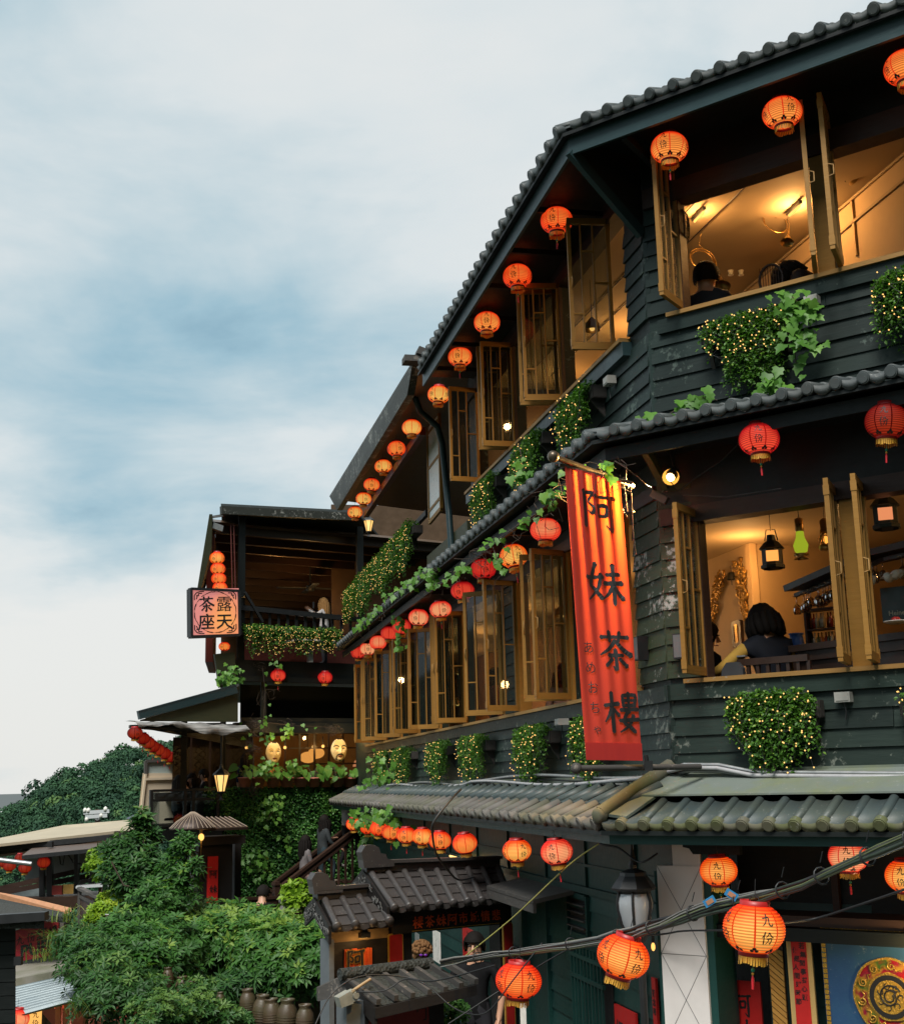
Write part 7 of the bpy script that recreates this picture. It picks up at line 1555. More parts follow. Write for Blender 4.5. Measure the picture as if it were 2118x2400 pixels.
# notes and couplets on the wall inside
def strip(x0, y0, x1, y1, px_, label, mt, text=None, size=.05, cols=1, cat='paper strip'):
    a, b = hL(730 + x0 / 3.608, 2000 + y1 / 3.608, px_), hL(730 + x1 / 3.608, 2000 + y0 / 3.608, px_); s0, s1 = sL(b), sL(a); t = empty('paper_strip', label, cat, a)
    slab('sheet', LP, s0, s1, a.z, b.z, px_ - .006, px_, mt, t)
    if text:
        q = MB(); h = (b.z - a.z) / (len(text) + .5); w = (s1 - s0)
        for k, ch in enumerate(text): type_on(q, ch, lambda u, v: LP(s1 - u, v, px_ + .002), min(h * .85, w * .8), w * .5, b.z - h * (k + 1.05), .02)
        q.build('lettering', M['ink'], t)
strip(1028, 672, 1084, 900, .55, 'pale paper notice strip hanging inside the gate', 'white'); strip(1282, 652, 1362, 960, .25, 'red couplet strip inside the gate before the green grille', 'red', '九份觀海景')
strip(875, 685, 905, 790, .7, 'short grey strip inside the gate', 'metal')
for k in range(9): slab('grille_bar', LP, sz(1172, 2250, LP, .1)[0] - .5 + k * .075, sz(1172, 2250, LP, .1)[0] - .47 + k * .075, -2.6, -1.78, .02, .05, 'green')
for z in (-1.95, -2.15): slab('grille_rail', LP, sz(1172, 2250, LP, .1)[0] - .56, sz(1172, 2250, LP, .1)[0] + .2, z, z + .03, .02, .06, 'green')
# notice board with its own battened roof
nb = empty('notice_board', 'red notice board under a black battened roof with a round ridge', 'notice board', Z4(700, 1440, 1.3))
a0, a1, b0, b1 = Z4(285, 1048, .95), Z4(1010, 955, .95), Z4(530, 1300, 1.5), Z4(1385, 1105, 1.5)
up_ = (a1 - a0).cross(b0 - a0).normalized(); up_ = up_ if up_.z > 0 else -up_
m_, g = mat('tarred_shingle'); pos = g.n('ShaderNodeNewGeometry').outputs['Position']; vr = g.n('ShaderNodeTexVoronoi', {'Vector': pos, 'Scale': 34.0}).outputs['Distance']; n = g.noise(pos, 30, 4, .7); finish(g, pbsdf(g, g.mix(n, (.010, .012, .010), (.035, .040, .034)), .7, 0, g.math('ADD', vr, n), .9, .02)); M['tar'] = m_
q = MB(); q.prism([a0, a1, b1, b0], up_ * -.04); q.build('roof_deck', M['tar'], nb)
bk = Z4(55, 1135, .6); q = MB(); q.prism([a0, a1, a1 + (bk - a0) * .9, bk], UP * -.05); q.prism([bk, a0 + UP * .02, Z4(300, 1195, 1.0), Z4(60, 1250, .62)], nG * -.03); q.build('back_slope', M['grey_wood'], nb)
q = MB(); q.tube([a0 - uG * .06 + up_ * .03, a1 + up_ * .03], .055, 10); q.build('ridge', M['tar'], nb)
for k, (x0, y0, x1, y1) in enumerate(((310, 1095, 560, 1272), (470, 1075, 710, 1240), (605, 1040, 850, 1218), (745, 1010, 992, 1188), (875, 990, 1127, 1165), (1005, 965, 1257, 1133), (1135, 950, 1385, 1100))):
    a, b = Z4(x0, y0, .98), Z4(x1, y1, 1.5); q = MB(); q.bar(a + up_ * .02, b + up_ * .02 + (b - a) * .02, .045, .05, uG); q.build('roof_batten', M['grey_wood'], nb)
q = MB(); q.bar(b0 - UP * .05, b1 - UP * .05, .05, .09, nG); q.prism([a0 - uG * .03, b0 - uG * .0 + UP * .02, b0 - UP * .16, a0 - UP * .12], uG * .03); q.build('eave_board', M['gwood'], nb)
w0, w1 = gp(Z4(488, 1400, 1.3)), gp(Z4(992, 1400, 1.3)); zt = Z4(700, 1310, 1.3).z
gslab('board', w0, w1, zt - 1.2, zt + .02, 1.26, 1.30, plain('brick_red_board', (.16, .016, .014), .5), nb); gslab('post', gp(Z4(297, 1400, 1.3)), gp(Z4(450, 1400, 1.3)), -4.0, zt + .1, 1.1, 1.3, 'gpost', nb); gslab('post', w1, w1 + .16, -4.0, zt + .15, 1.15, 1.3, 'gwood', nb); gslab('board_frame', gp(Z4(450, 1400, 1.3)), w0, -4, zt + .1, 1.2, 1.29, 'gwood', nb)
for k in range(2):
    w = (w0 + .03, w1 - .03)[k]; s = (1, -1)[k]; q = MB(); z = zt - .03
    for pa, pb in (((0, 0), (.09, 0)), ((.09, 0), (.09, -.03)), ((0, 0), (0, -.10)), ((0, -.10), (.03, -.10))): q.bar(GP(w + s * pa[0], z + pa[1], 1.302), GP(w + s * pb[0] + 1e-4, z + pb[1] + 1e-4, 1.302), .010, .004, UP if pa[1] == pb[1] else uG)
    q.build('fret_corner', M['ink'], nb)
q = MB(); c = GP((w0 + w1) / 2 + .12, zt - .28, 1.302); q.prism([c + uG * x + UP * z for x, z in ((-.14, -.2), (.22, -.2), (.20, .02), (.10, .10), (-.02, .06), (-.10, -.02))], nG * .003); q.build('painted_figure', M['ink'], nb)
fl = empty('flood_light', 'weathered grey floodlight with a wooden stick on the notice board roof', 'lamp', Z4(290, 1310, 1.35)); c = Z4(272, 1235, 1.35)
q = MB(); ax = (Z4(340, 1190, 1.35) - Z4(215, 1250, 1.35)).normalized(); u2 = ax.cross(nG).normalized(); pr = [(-.06, -.045), (.06, -.055), (.06, .055), (-.06, .045)]
q.prism([c + ax * x + u2 * y + nG * .05 for x, y in pr], nG * -.10); q.cbox(c + ax * .085, .05, .09, .09, ax, nG, u2); q.tube([c + ax * .10 - nG * .06, c + ax * .10 + nG * .06], .03, 8); q.build('housing', plain('weathered_grey_case', (.22, .23, .20), .6, var=.4), fl)
q = MB(); q.tube([Z4(345, 1165, 1.4), Z4(495, 1065, 1.2)], .014, 6); q.build('stick', plain('pale_wood', (.40, .30, .18), .6), fl)
# lit tube lamp beside the gate ridge
t = empty('tube_lamp', 'lit amber tube lamp above the gate ridge under the plain orange lantern', 'lamp', hL(1085, 2012, .12)); q = MB(); a, b = hL(1056, 2006, .14), hL(1108, 2019, .14); q.tube([a, b], .02, 8); q.build('tube', emis('amber_tube', (1, .58, .16), 3.0), t); q = MB(); q.bar(a + UP * .03, b + UP * .03, .05, .03); q.build('holder', M['green'], t); lamp('tube_lamp_light', (a + b) / 2 + nL * .06 - UP * .04, 2.0)
# white strip board below the cable lantern
t = empty('info_strip', 'tall narrow pale strip board hanging below the plain orange street lantern', 'sign', hY(1225, 2400, 12.6)); q = MB(); a = hY(1218, 2352, 12.6); q.box(a - UP * .8, V((.055, .0, 0)), V((0, .01, 0)), UP * .8); q.build('sheet', M['white'], t)

# -- stair beside the green wall
st = empty('stair', 'dark brown timber stair with sloping handrails climbing past the green wall', 'stair', hW(660, 2120, 1.5))
def rail(x0, y0, x1, y1, o, nm):
    a, b = hW(x0, y0, o), hW(x1, y1, o); q = MB(); q.bar(a, b, .10, .05, nW); q.bar(a - UP * .06, b - UP * .06, .05, .07, nW); q.bar(a - UP * .12, b - UP * .12, .07, .04, nW); q.build(nm, M['brown'], st); return a, b
ra, rb = rail(648, 2086, 832, 1944, 1.9, 'handrail'); rc, rd = rail(640, 2072, 826, 1930, 1.0, 'handrail'); rail(560, 2107, 648, 2103, 2.0, 'handrail')
for x, y in ((648, 2082), (628, 2098)):
    p = hW(x, y, 1.9); q = MB(); q.cbox(p - UP * .35, .11, .11, .8, uW, nW); q.cbox(p + UP * .07, .14, .14, .03, uW, nW); q.cbox(p + UP * .10, .09, .09, .03, uW, nW); q.build('newel_post', M['brown'], st)
for k in range(11): a = lerp(ra, rb, (k + .6) / 11); q = MB(); q.cbox(a - UP * .50, .035, .035, .78, uW, nW); q.build('baluster', M['brown'], st)
na = 8
for k in range(na):
    f = (k + .4) / na; a = lerp(ra, rb, f); b = lerp(rc, rd, f); w = (rb - ra).dot(uW) / na
    q = MB(); p = a - UP * .88 - uW * w * .5; q.box(p, uW * w * 1.15, -nW * .9, UP * .035); q.build('tread', M['brown'], st)
q = MB(); q.bar(ra - UP * 1.05, rb - UP * 1.05, .05, .22, nW); q.build('stringer', M['brown'], st)
slab('lower_terrace', WP, -3.6, -1.2, -2.9, -2.75, .05, 3.2, 'dwood', st)
# -- kiosk with a mushroom roof
kk = empty('kiosk', 'dark kiosk with a ribbed mushroom shaped metal roof before the green wall', 'kiosk', hW(490, 2120, 2.2))
c = hW(452, 1932, 2.4); rib = plain('ribbed_brown_metal', (.055, .036, .028), .5, .3, var=.3); ribl = plain('pale_worn_rib', (.30, .23, .17), .5)
Rk = 3000 ** -1 * 52 * c.y; q = MB(); q.lathe([(.02, .20), (Rk * .35, .13), (Rk * .7, .045), (Rk, -.06), (Rk * .97, -.085), (Rk * .6, -.03)], 28, c, 0, True); q.build('mushroom_roof', rib, kk)
for k in range(28): a = k * 2 * PI / 28; d = V((math.cos(a), math.sin(a), 0)); q = MB(); q.tube([c + d * .03 + UP * .205, c + d * Rk * .35 + UP * .137, c + d * Rk * .7 + UP * .052, c + d * Rk + UP * -.055], .007, 4); q.build('rib', ribl, kk)
ka, kb, kc, kd = hW(448, 1916, 2.3), hW(540, 1915, 2.0), hW(582, 1938, 2.3), hW(478, 1943, 2.7); q = MB(); q.prism([ka, kb, kc, kd], UP * -.04); q.build('side_roof', rib, kk)
for k in range(9): f = (k + .3) / 8.6; q = MB(); q.tube([lerp(ka, kb, f) + UP * .01, lerp(kd, kc, f) + UP * .012], .008, 4); q.build('rib', ribl, kk)
slab('wall', WP, *sorted((wz(466, 2000, 2.2)[0], wz(545, 2000, 2.2)[0])), -3.4, -.85, 1.7, 2.2, 'gwood', kk); slab('post', WP, wz(451, 2000, 2.3)[0] - .03, wz(451, 2000, 2.3)[0] + .03, -3.4, -.78, 2.25, 2.32, 'gpost', kk); slab('eave_board', WP, wz(470, 1950, 2.3)[0], wz(576, 1950, 2.3)[0], -.98, -.84, 1.8, 2.3, 'gwood', kk); slab('wall', WP, wz(545, 2000, 1.6)[0], wz(560, 2000, 1.6)[0], -3.4, -.9, 1.2, 1.7, 'gwood', kk)
p = hW(472, 1962, 2.55); t = empty('cage_lamp', 'glowing cage lamp under the mushroom roof', 'lamp', p); q = MB(); q.ball(p, .05, 8, 0, (1, 1, 1.2)); q.build('bulb', M['bulb'], t); q = MB(); q.tube([p + UP * .06, p + UP * .14], .03, 6); q.tube([p - UP * .05, p - UP * .5, p - UP * .5 + uW * .2], .008, 4); q.build('holder', M['brass'], t); lamp('cage_lamp_light', p + nW * .08 - UP * .05, 2.5)
kr = empty('red_banner', 'narrow red vertical board with black characters on the kiosk', 'sign', hW(500, 2125, 2.25)); s0, z1 = wz(489, 2008, 2.25); s1, z0 = wz(510, 2150, 2.25); slab('board', WP, s0, s1, z0, z1, 2.2, 2.25, 'red', kr)
q = MB(); S = (s1 - s0) * .78
for k, ch in enumerate('阿妹茶樓'): brush(q, ch, lambda u, v: WP(s0 + (s1 - s0) * .12 + u, v, 2.256), S, 0, z1 - .22 - S - k * S * 1.75, k)
q.build('lettering', M['ink'], kr)
# stone child statue by the plant
q = MB(); c = hW(664, 2110, 2.5); q.ball(c, .085, 12, 0, (1, 1, 1.1)); q.tube([c - UP * .08, c - UP * .14, c - UP * .25 - uW * .03, c - UP * .42, c - UP * .6], [.045, .06, .115, .12, .13], 12); q.tube([c - UP * .17 + uW * .08, c - UP * .34 + uW * .13 + nW * .06, c - UP * .42 + uW * .02 + nW * .12], [.04, .035, .03], 8); q.build('statue', plain('grey_stone', (.12, .12, .115), .85, var=.4), None, 'grey stone child statue beside the yellow green potted plant', 'statue')
# -- roofs, canopy and red pub on the valley side
def pq(name, pts, Y, ext, mt, parent=None, **kw):
    """polygon standing at distance Y (or per-point distance), given a thickness"""
    q = MB(); q.prism([hY(p[0], p[1], p[2] if len(p) > 2 else Y) for p in pts], ext); return q.build(name, M[mt] if isinstance(mt, str) else mt, parent, **kw)
M['beige_sheet'] = plain('stained_beige_sheet', (.40, .34, .24), .7, var=.3, scale=1.8)
M['white_sheet'] = plain('translucent_white_sheet', (.50, .52, .53), .4, var=.1, scale=1.5)
cn = empty('canopy', 'long open terrace canopy with a beige sheet roof and dark posts', 'canopy', hY(150, 2090, 25))
pq('roof_sheet', [(-40, 1982, 24), (268, 1948, 25), (345, 1945, 26), (345, 1918, 31), (150, 1934, 31), (-40, 1972, 30)], 0, UP * -.05, 'beige_sheet', cn)
pq('beam', [(-40, 1985), (345, 1948), (345, 1960), (-40, 1998)], 24.5, V((0, .12, 0)), 'black', cn)
pq('lower_sheet', [(-40, 2008, 24.3), (252, 1972, 24.6), (262, 1962, 26), (-40, 1994, 26)], 0, UP * -.04, 'corrug', cn)
pq('awning', [(52, 2005, 23), (250, 1985, 23.4), (262, 1972, 24.6), (75, 1988, 24.4)], 0, UP * -.04, plain('brown_awning', (.10, .07, .055), .6), cn); pq('awning_edge', [(52, 2005), (252, 1986), (252, 1995), (52, 2014)], 23, V((0, .05, 0)), 'black', cn)
for x0, x1, y0, y1 in ((109, 122, 1990, 2110), (174, 183, 1985, 2095), (112, 122, 1972, 1986), (92, 103, 2030, 2105), (210, 220, 2035, 2080)): pq('post', [(x0, y0), (x1, y0), (x1, y1), (x0, y1)], 24, V((0, .12, 0)), 'black', cn)
pq('screen', [(57, 2014, 26), (232, 1996, 26), (225, 2032, 26), (60, 2068, 26)], 0, V((0, .03, 0)), 'white_sheet', cn)
for a, b in (((-10, 2085), (225, 2032)), ((-10, 2096), (240, 2046))): q = MB(); q.bar(hY(*a, 24.5), hY(*b, 24.5), .09, .09); q.build('rail', M['brown'], cn)
pq('parapet', [(20, 2082), (95, 2072), (95, 2100), (20, 2112)], 24.8, V((0, .05, 0)), plain('pale_blue_grey_panel', (.22, .27, .28), .6), cn); pq('parapet', [(182, 2055), (210, 2050), (210, 2068), (182, 2074)], 24.8, V((0, .05, 0)), 'white_sheet', cn)
pq('counter_top', [(178, 2078, 23), (268, 2073, 23), (275, 2067, 24), (182, 2073, 24)], 0, UP * -.03, 'white_sheet', cn)
pq('terrace_deck', [(-60, 2112, 23), (300, 2095, 23), (300, 2085, 27), (-60, 2100, 27)], 0, UP * -.2, 'dwood', cn)
for i, (x, y, w, L) in enumerate(((103, 2021, 29, 'orange red unlit lantern hung beside the canopy post'), (23, 2029, 29, 'dull red lantern under the pale pole at the canopy end'), (59, 2034, 29, 'dull red lantern, second under the pale pole'), (47, 2010, 22, 'small red lantern behind the pale pole'), (9, 2022, 22, 'red lantern half out of view at the canopy end'), (241, 2001, 25, 'dark red lantern behind the lime shrub'))): lantern(hY(x, y, 23.5), w * 23.5 / 3000, 'dim', L, 'lanterns of the terrace canopy', random.uniform(-1, 1), drop=PL)
q = MB(); q.tube([hY(-5, 2015, 22.5), hY(75, 2025, 22.5)], .04, 8); q.build('pale_pole', M['metal'], None, 'pale wrapped pole hanging level under the canopy end', 'pole')
q = MB(); pts = [hY(x, y, 24) for x, y in ((140, 2005), (143, 2025), (148, 2028), (152, 2002), (160, 2002), (173, 2022))]; q.tube(pts, .012, 5); q.build('cable_loop', M['black'], None, 'black cable loop under the canopy', 'cable')
q = MB(); pts = [hY(x, y, 24) for x, y in ((182, 2024), (200, 2026), (222, 2010), (232, 1995))]; q.tube(pts, .012, 5); q.build('cable_loop', M['black'], None, 'black cable drooping from the canopy beam to the red lantern', 'cable')
for i, (x, y, c, L) in enumerate(((160, 2084, (.42, .25, .06), 'yellow chair back on the canopy terrace'), (136, 2086, (.28, .03, .02), 'red chair back on the canopy terrace'), (245, 2090, (.30, .14, .06), 'orange chair back beside the dark fence'))):
    p = hY(x, y, 23.6); t = empty('chair', L, 'chair', p - UP * .35, 'chairs on the canopy terrace'); mt = plain('chair_paint', c, .5)
    q = MB(); q.cbox(p, .2, .03, .16); q.build('backrest', mt, t); q = MB(); q.cbox(p + V((0, -.1, -.16)), .2, .2, .03); q.build('seat', mt, t)
    for dx in (-.09, .09):
        for dy in (-.18, 0): q = MB(); q.tube([p + V((dx, dy, -.17)), p + V((dx, dy, -.38))], .01, 5); q.build('leg', M['black'], t)
# dark fence
fe = empty('fence', 'dark brown slatted fence with flat rail on the terrace edge', 'fence', hY(230, 2190, 20.5))
P0, P1, P2 = hY(188, 2082, 21.0), hY(262, 2118, 20.0), hY(300, 2135, 19.4)
for a, b in ((P0, P1), (P1 - UP * .09, P2)): q = MB(); q.bar(a, b, .10, .04); q.build('rail', M['grey_wood'], fe); q = MB(); q.bar(a - UP * .12, b - UP * .12, .04, .04); q.build('rail', M['grey_wood'], fe)
for k in range(24): a = lerp(P0, P1, k / 23); q = MB(); q.box(a - UP * .95, (P1 - P0) / 25, V((0, .02, 0)), UP * .82); q.build('slat', M['brown'], fe)
for a in (P0, lerp(P0, P1, .48), P1): q = MB(); q.cbox(a - UP * .45, .05, .05, .95); q.build('post', M['grey_wood'], fe)
# utility pole
up_ = empty('utility_pole', 'utility pole top with two pale crossarms before the forest', 'utility pole', hY(229, 1990, 60)); q = MB(); q.tube([hY(229, 1990, 60), hY(229, 1897, 60)], .12, 8); q.build('pole', plain('rusty_pole', (.10, .055, .04), .7), up_)
for y, x0, x1 in ((1903, 197, 257), (1913, 201, 252)): q = MB(); q.bar(hY(x0, y + 2, 59.8), hY(x1, y - 2, 59.8), .10, .16); q.build('crossarm', M['white_sheet'], up_)
q = MB(); q.bar(hY(210, 1906, 59.8), hY(229, 1922, 59.8), .07, .07); q.bar(hY(246, 1905, 59.8), hY(229, 1922, 59.8), .07, .07); q.build('brace', M['metal'], up_)
for x, y in ((200, 1899), (208, 1899), (248, 1896), (204, 1920), (238, 1911)): q = MB(); q.lathe([(0, -.1), (.09, -.1), (.09, .05), (.03, .1), (0, .12)], 8, hY(x, y, 59.8)); q.build('insulator', M['white'], up_)
pq('blue_roof', [(295, 1918), (325, 1905), (325, 1925)], 40, V((0, 3, 0)), plain('blue_sheet_roof', (.16, .19, .25), .5), None, label='blue sheet roof corner beyond the beige canopy', cat='roof')
# pub building
pb = empty('pub_building', 'low concrete roofed pub building with a corrugated awning and pink posts', 'building', hY(120, 2400, 19))
pq('back_wall', [(-30, 2200), (150, 2160), (150, 2300), (-30, 2320)], 19.6, V((0, .3, 0)), plain('grimy_concrete', (.10, .09, .075), .85), pb)
M['ledge'] = tilemat('stained_concrete_ledge', (.16, .15, .125), (.26, .24, .20), (.10, .11, .05), .5, .8)
pq('concrete_ledge', [(30, 2295, 18.0), (175, 2268, 18.0), (185, 2240, 19.6), (30, 2252, 19.6)], 0, UP * -.10, 'ledge', pb)
# corrugated awning in separate sheets
A0, A1, B0, B1 = hY(26, 2318, 18.0), hY(208, 2278, 18.0), hY(26, 2385, 16.8), hY(208, 2335, 16.8); n = 46; q = MB(); vs = []
for i in range(n * 2 + 1): f = i / (n * 2); dz = 0.03 * math.sin(f * 2 * PI * 11); vs += [lerp(A0, B0, f) + UP * dz, lerp(A1, B1, f) + UP * dz]
q.add(vs, [(2 * i, 2 * i + 1, 2 * i + 3, 2 * i + 2) for i in range(n * 2)] , 0, True); 
m_, g = mat('blue_grey_corrugated_steel'); pos = g.n('ShaderNodeNewGeometry').outputs['Position']; nn = g.noise(pos, 4, 5, .6); finish(g, pbsdf(g, g.mix(nn, (.13, .17, .19), (.24, .28, .29)), .4, .35, nn, .2, .01)); M['steel'] = m_
q.build('corrugated_awning', M['steel'], pb)
for x in (130, 150, 195): pq('post', [(x, 2330), (x + 12, 2328), (x + 12, 2430), (x, 2430)], 17.6, V((0, .1, 0)), plain('pink_post', (.50, .22, .17), .6), pb)
pq('shop_back', [(20, 2330), (320, 2320), (320, 2460), (20, 2460)], 19.0, V((0, .1, 0)), plain('shop_interior', (.16, .06, .04), .7), pb)
lamp('shop_light', hY(110, 2395, 18.0), 7, (1, .45, .18)); lamp('shop_light', hY(240, 2400, 18.2), 6, (1, .4, .25))
ps = empty('pub_sign', 'red pub sign with black lettering above the concrete ledge', 'sign', hY(90, 2245, 19.2))
c00, c10, c11, c01 = hY(34, 2256, 19.2), hY(138, 2236, 19.2), hY(138, 2146, 19.2), hY(34, 2182, 19.2); q = MB(); q.prism([c00, c10, c11, c01], V((0, .06, 0))); q.build('board', plain('pub_red', (.26, .012, .02), .5), ps)
q = MB(); q.bar(c01 + UP * .015, c11 + UP * .015, .05, .03); q.build('edge', M['metal'], ps)
fn = lambda u, v: hY(0, 0, 1) * 0 + c00 + (c10 - c00) * u + (lerp(c01, c11, u) - lerp(c00, c10, u)) * v - V((0, .004, 0))
ar = (c01 - c00).length / (c10 - c00).length * 1.05
def sfn(u, v): return fn(u, v / ar)
q = MB()
for k, ch in enumerate('九份紅樓'):
    if ch in STROKES: brush(q, ch, sfn, .20, .03 + k * .245, ar * .50, k)
    else: type_on(q, ch, sfn, .24, .03 + k * .245 + .1, ar * .52, .02)
type_on(q, 'PUB', sfn, .36, .47, ar * .12, .035, 1.05); q.build('lettering', M['ink'], ps)
lantern(hY(42, 2388, 16.9), .13 * 2.2, 'pink', 'glowing pink cylinder lamp under the corner of the corrugated awning', 'shopfront lamps', .3, drop=PL); lantern(hY(140, 2356, 17.8), .14, 'red', 'small red lantern under the middle of the corrugated awning', 'shopfront lamps', 0, drop=PL)
ls = empty('light_box', 'glowing yellow light box sign with black characters under the awning', 'sign', hY(75, 2400, 17.2)); q = MB(); a = hY(60, 2440, 17.2); q.box(a, V((.165, 0, 0)), V((0, .1, 0)), UP * .40); q.build('face', emis('yellow_light_box', (1.0, .50, .12), 1.1), ls)
q = MB()
for k, ch in enumerate('九份紅'):
    f2 = lambda u, v: a + V((.075 + u, -.003, .27 - k * .10 + v)); (brush(q, ch, f2, .085, 0, 0, k) if ch in STROKES else type_on(q, ch, f2, .09, .045, .0, .02))
q.build('lettering', M['ink'], ls)
# near dark house at the picture edge, and the orange roof edge behind it
dh = empty('dark_house', 'black boarded house end with a felt roof and turquoise fascia at the picture edge', 'house', hY(10, 2400, 9.5))
pq('wall', [(-120, 2180), (37, 2172), (37, 2460), (-120, 2460)], 9.5, V((-.62, 1.5, 0)), 'dark', dh)
for k in range(9): y = 2180 + k * 32; pq('board', [(-120, y), (37.5, y - 6), (37.5, y + 24), (-120, y + 30)], 9.49, V((0, -.012, 0)), 'dark', dh)
pq('felt_roof', [(-120, 2152, 9.3), (105, 2152, 9.3), (96, 2126, 11.0), (-120, 2100, 11.5)], 0, UP * -.07, 'tar', dh); pq('roof_edge', [(-120, 2152), (105, 2138), (105, 2158), (-120, 2174)], 9.25, V((0, .1, 0)), 'black', dh); pq('turquoise_fascia', [(-120, 2176), (97, 2159), (97, 2168), (-120, 2188)], 9.35, V((0, .06, 0)), plain('turquoise_paint', (.10, .26, .28), .5), dh)
q = MB(); q.cbox(hY(44, 2252, 9.4), .05, .05, .055); q.build('wall_box', M['black'], dh)
pq('orange_roof_edge', [(-30, 2086, 20), (60, 2102, 19.6), (168, 2128, 19), (150, 2136, 19), (-30, 2098, 20)], 0, UP * -.05, plain('orange_timber', (.42, .20, .10), .6, var=.3), None, label='weathered orange timber roof edge sloping behind the dark house', cat='roof edge')
pq('dark_lower_roof', [(-30, 2100, 19.8), (150, 2138, 18.9), (155, 2150, 18.6), (-30, 2130, 18.8)], 0, UP * -.08, 'tar', None, label='dark felt roof below the orange timber edge', cat='roof')
q = MB(); c = hY(258, 2152, 18.6); q.lathe([(0, -.05), (.05, -.05), (.065, .05), (.07, .05), (.07, .06), (0, .05)], 12, c); q.build('white_pot', M['white_sheet'], None, 'pale pot hung on the dark fence post', 'pot')
# -- banner, cables, lamp post, cable lanterns, signs' lettering
# long hanging banner
bn = empty('banner', 'long red orange cloth banner with brushed black characters hung from two poles at the corner', 'banner', hL(1440, 1780, .95))
# the cloth hangs square to the long facade, out from the wall near the corner
sb = .62; bdir = None
p_t0, p_t1 = hY(1322, 1094, 9.1), hY(1453, 1126, 9.2); p_b0, p_b1 = hY(1373, 1781, 9.1), hY(1505, 1783, 9.2)
NB = 40; NH = 60
def bpt(u, v):
    """u across, v down, with hanging folds"""
    p = lerp(lerp(p_t0, p_t1, u), lerp(p_b0, p_b1, u), v); f = .014 * math.sin(u * 27 + .6) * (1 - .75 * v) + .010 * math.sin(u * 61 + 1) * max(0, 1 - v * 4) + .012 * math.sin(u * 5 + v * 6)
    return p + V((0, -1, 0)) * f
q = MB(); q.add([bpt(i / NB, j / NH) for j in range(NH + 1) for i in range(NB + 1)], [(j * (NB + 1) + i, j * (NB + 1) + i + 1, (j + 1) * (NB + 1) + i + 1, (j + 1) * (NB + 1) + i) for j in range(NH) for i in range(NB)], 0, True)
m_, g = mat('sun_faded_red_cloth'); pos = g.n('ShaderNodeNewGeometry').outputs['Position']; sp = g.n('ShaderNodeSeparateXYZ', {0: pos}); mp_ = g.n('ShaderNodeMapping', {'Vector': pos, 'Scale': (9, 9, .5)}).outputs[0]; n = g.noise(mp_, 2.0, 4, .6)
col = g.mix(n, (.34, .014, .016), (.52, .032, .018)); pr = g.n('ShaderNodeBsdfPrincipled', {'Roughness': .8}); g.t.links.new(col, pr.inputs['Base Color']); tr = g.n('ShaderNodeBsdfTranslucent', {'Color': (.80, .11, .022, 1)}); mx = g.n('ShaderNodeMixShader', {0: .30}); g.t.links.new(pr.outputs[0], mx.inputs[1]); g.t.links.new(tr.outputs[0], mx.inputs[2]); finish(g, mx.outputs[0]); M['banner'] = m_
q.build('cloth', M['banner'], bn)
W_, H_ = (p_t1 - p_t0).length, (p_b0 - p_t0).length
def bfn(u, v): return bpt(u, v) + V((0, -.012, 0))
q = MB()
for ch, u, v, s in (('阿', .26, .06, .62), ('妹', .24, .315, .66), ('茶', .36, .555, .60), ('樓', .38, .765, .62)):
    sv = s * W_ / H_ * 1.12
    for k in glyph_polys(ch, ord(ch)):
        S = lambda x, y: bfn(u + x * s, v + (1 - y) * sv)
        if k[0] == 't': q.add([S(*k[1]), S(k[2][0], k[2][1]), S(k[2][2], k[2][3])], [(0, 1, 2)])
        else: a, b = k[1], k[2]; q.add([S(a[0], a[1]), S(a[2], a[3]), S(b[2], b[3]), S(b[0], b[1])], [(0, 1, 2, 3)])
for k, ch in enumerate('あめおちゃ'):
    vs, fs = font_mesh(ch, 0.0); s = .20 if ch != 'ゃ' else .17; v0 = .64 + k * .068; q.add([bfn(.19 + .012 * k + x * s, v0 - y * s * W_ / H_ * 1.1) for x, y, z in vs], fs)
q.build('lettering', M['ink'], bn)
q = MB(); q.box(bpt(0, 1) - UP * .0, bpt(1, 1) - bpt(0, 1), V((0, -.02, 0)), UP * .12); q.build('hem', M['banner'], bn)
# poles
a, b = hY(1296, 1070, 9.0), hY(1482, 1140, 9.5); q = MB(); q.tube([a, b], .022, 10); q.ball(a, .045, 10); q.tube([hY(1310, 1090, 9.08), hY(1480, 1132, 9.3)], .012, 6); q.build('top_pole', plain('bronze_pole', (.10, .075, .05), .35, .6), bn)
a, b = hY(1350, 1801, 9.0), hY(1640, 1797, 9.5); q = MB(); q.tube([a, b], .022, 10); q.ball(a, .040, 10); q.build('bottom_pole', M['grey_wood'], bn)
q = MB(); q.tube([hY(1512, 1770, 9.25), hY(1516, 1797, 9.25)], .018, 6); q.cbox(hY(1518, 1795, 9.25), .06, .05, .07); q.tube([hY(1480, 1075, 10.1), hY(1445, 1112, 9.95)], .015, 6); q.build('pole_bracket', M['black'], bn)
vine([[(1478, 1140), (1484, 1260), (1490, 1300)], [(1440, 1080), (1470, 1100)], [(1460, 1120), (1470, 1200)]], 'bare creeper hanging beside the banner from its top pole', 0, .06, lambda x, y: hY(x, y, 9.4), .03, bare=2)
vine([[(1405, 1078), (1425, 1095), (1430, 1110)]], 'withered pale leaves over the banner top pole', 7, .075, lambda x, y: hY(x, y, 9.1), .03, bare=5)
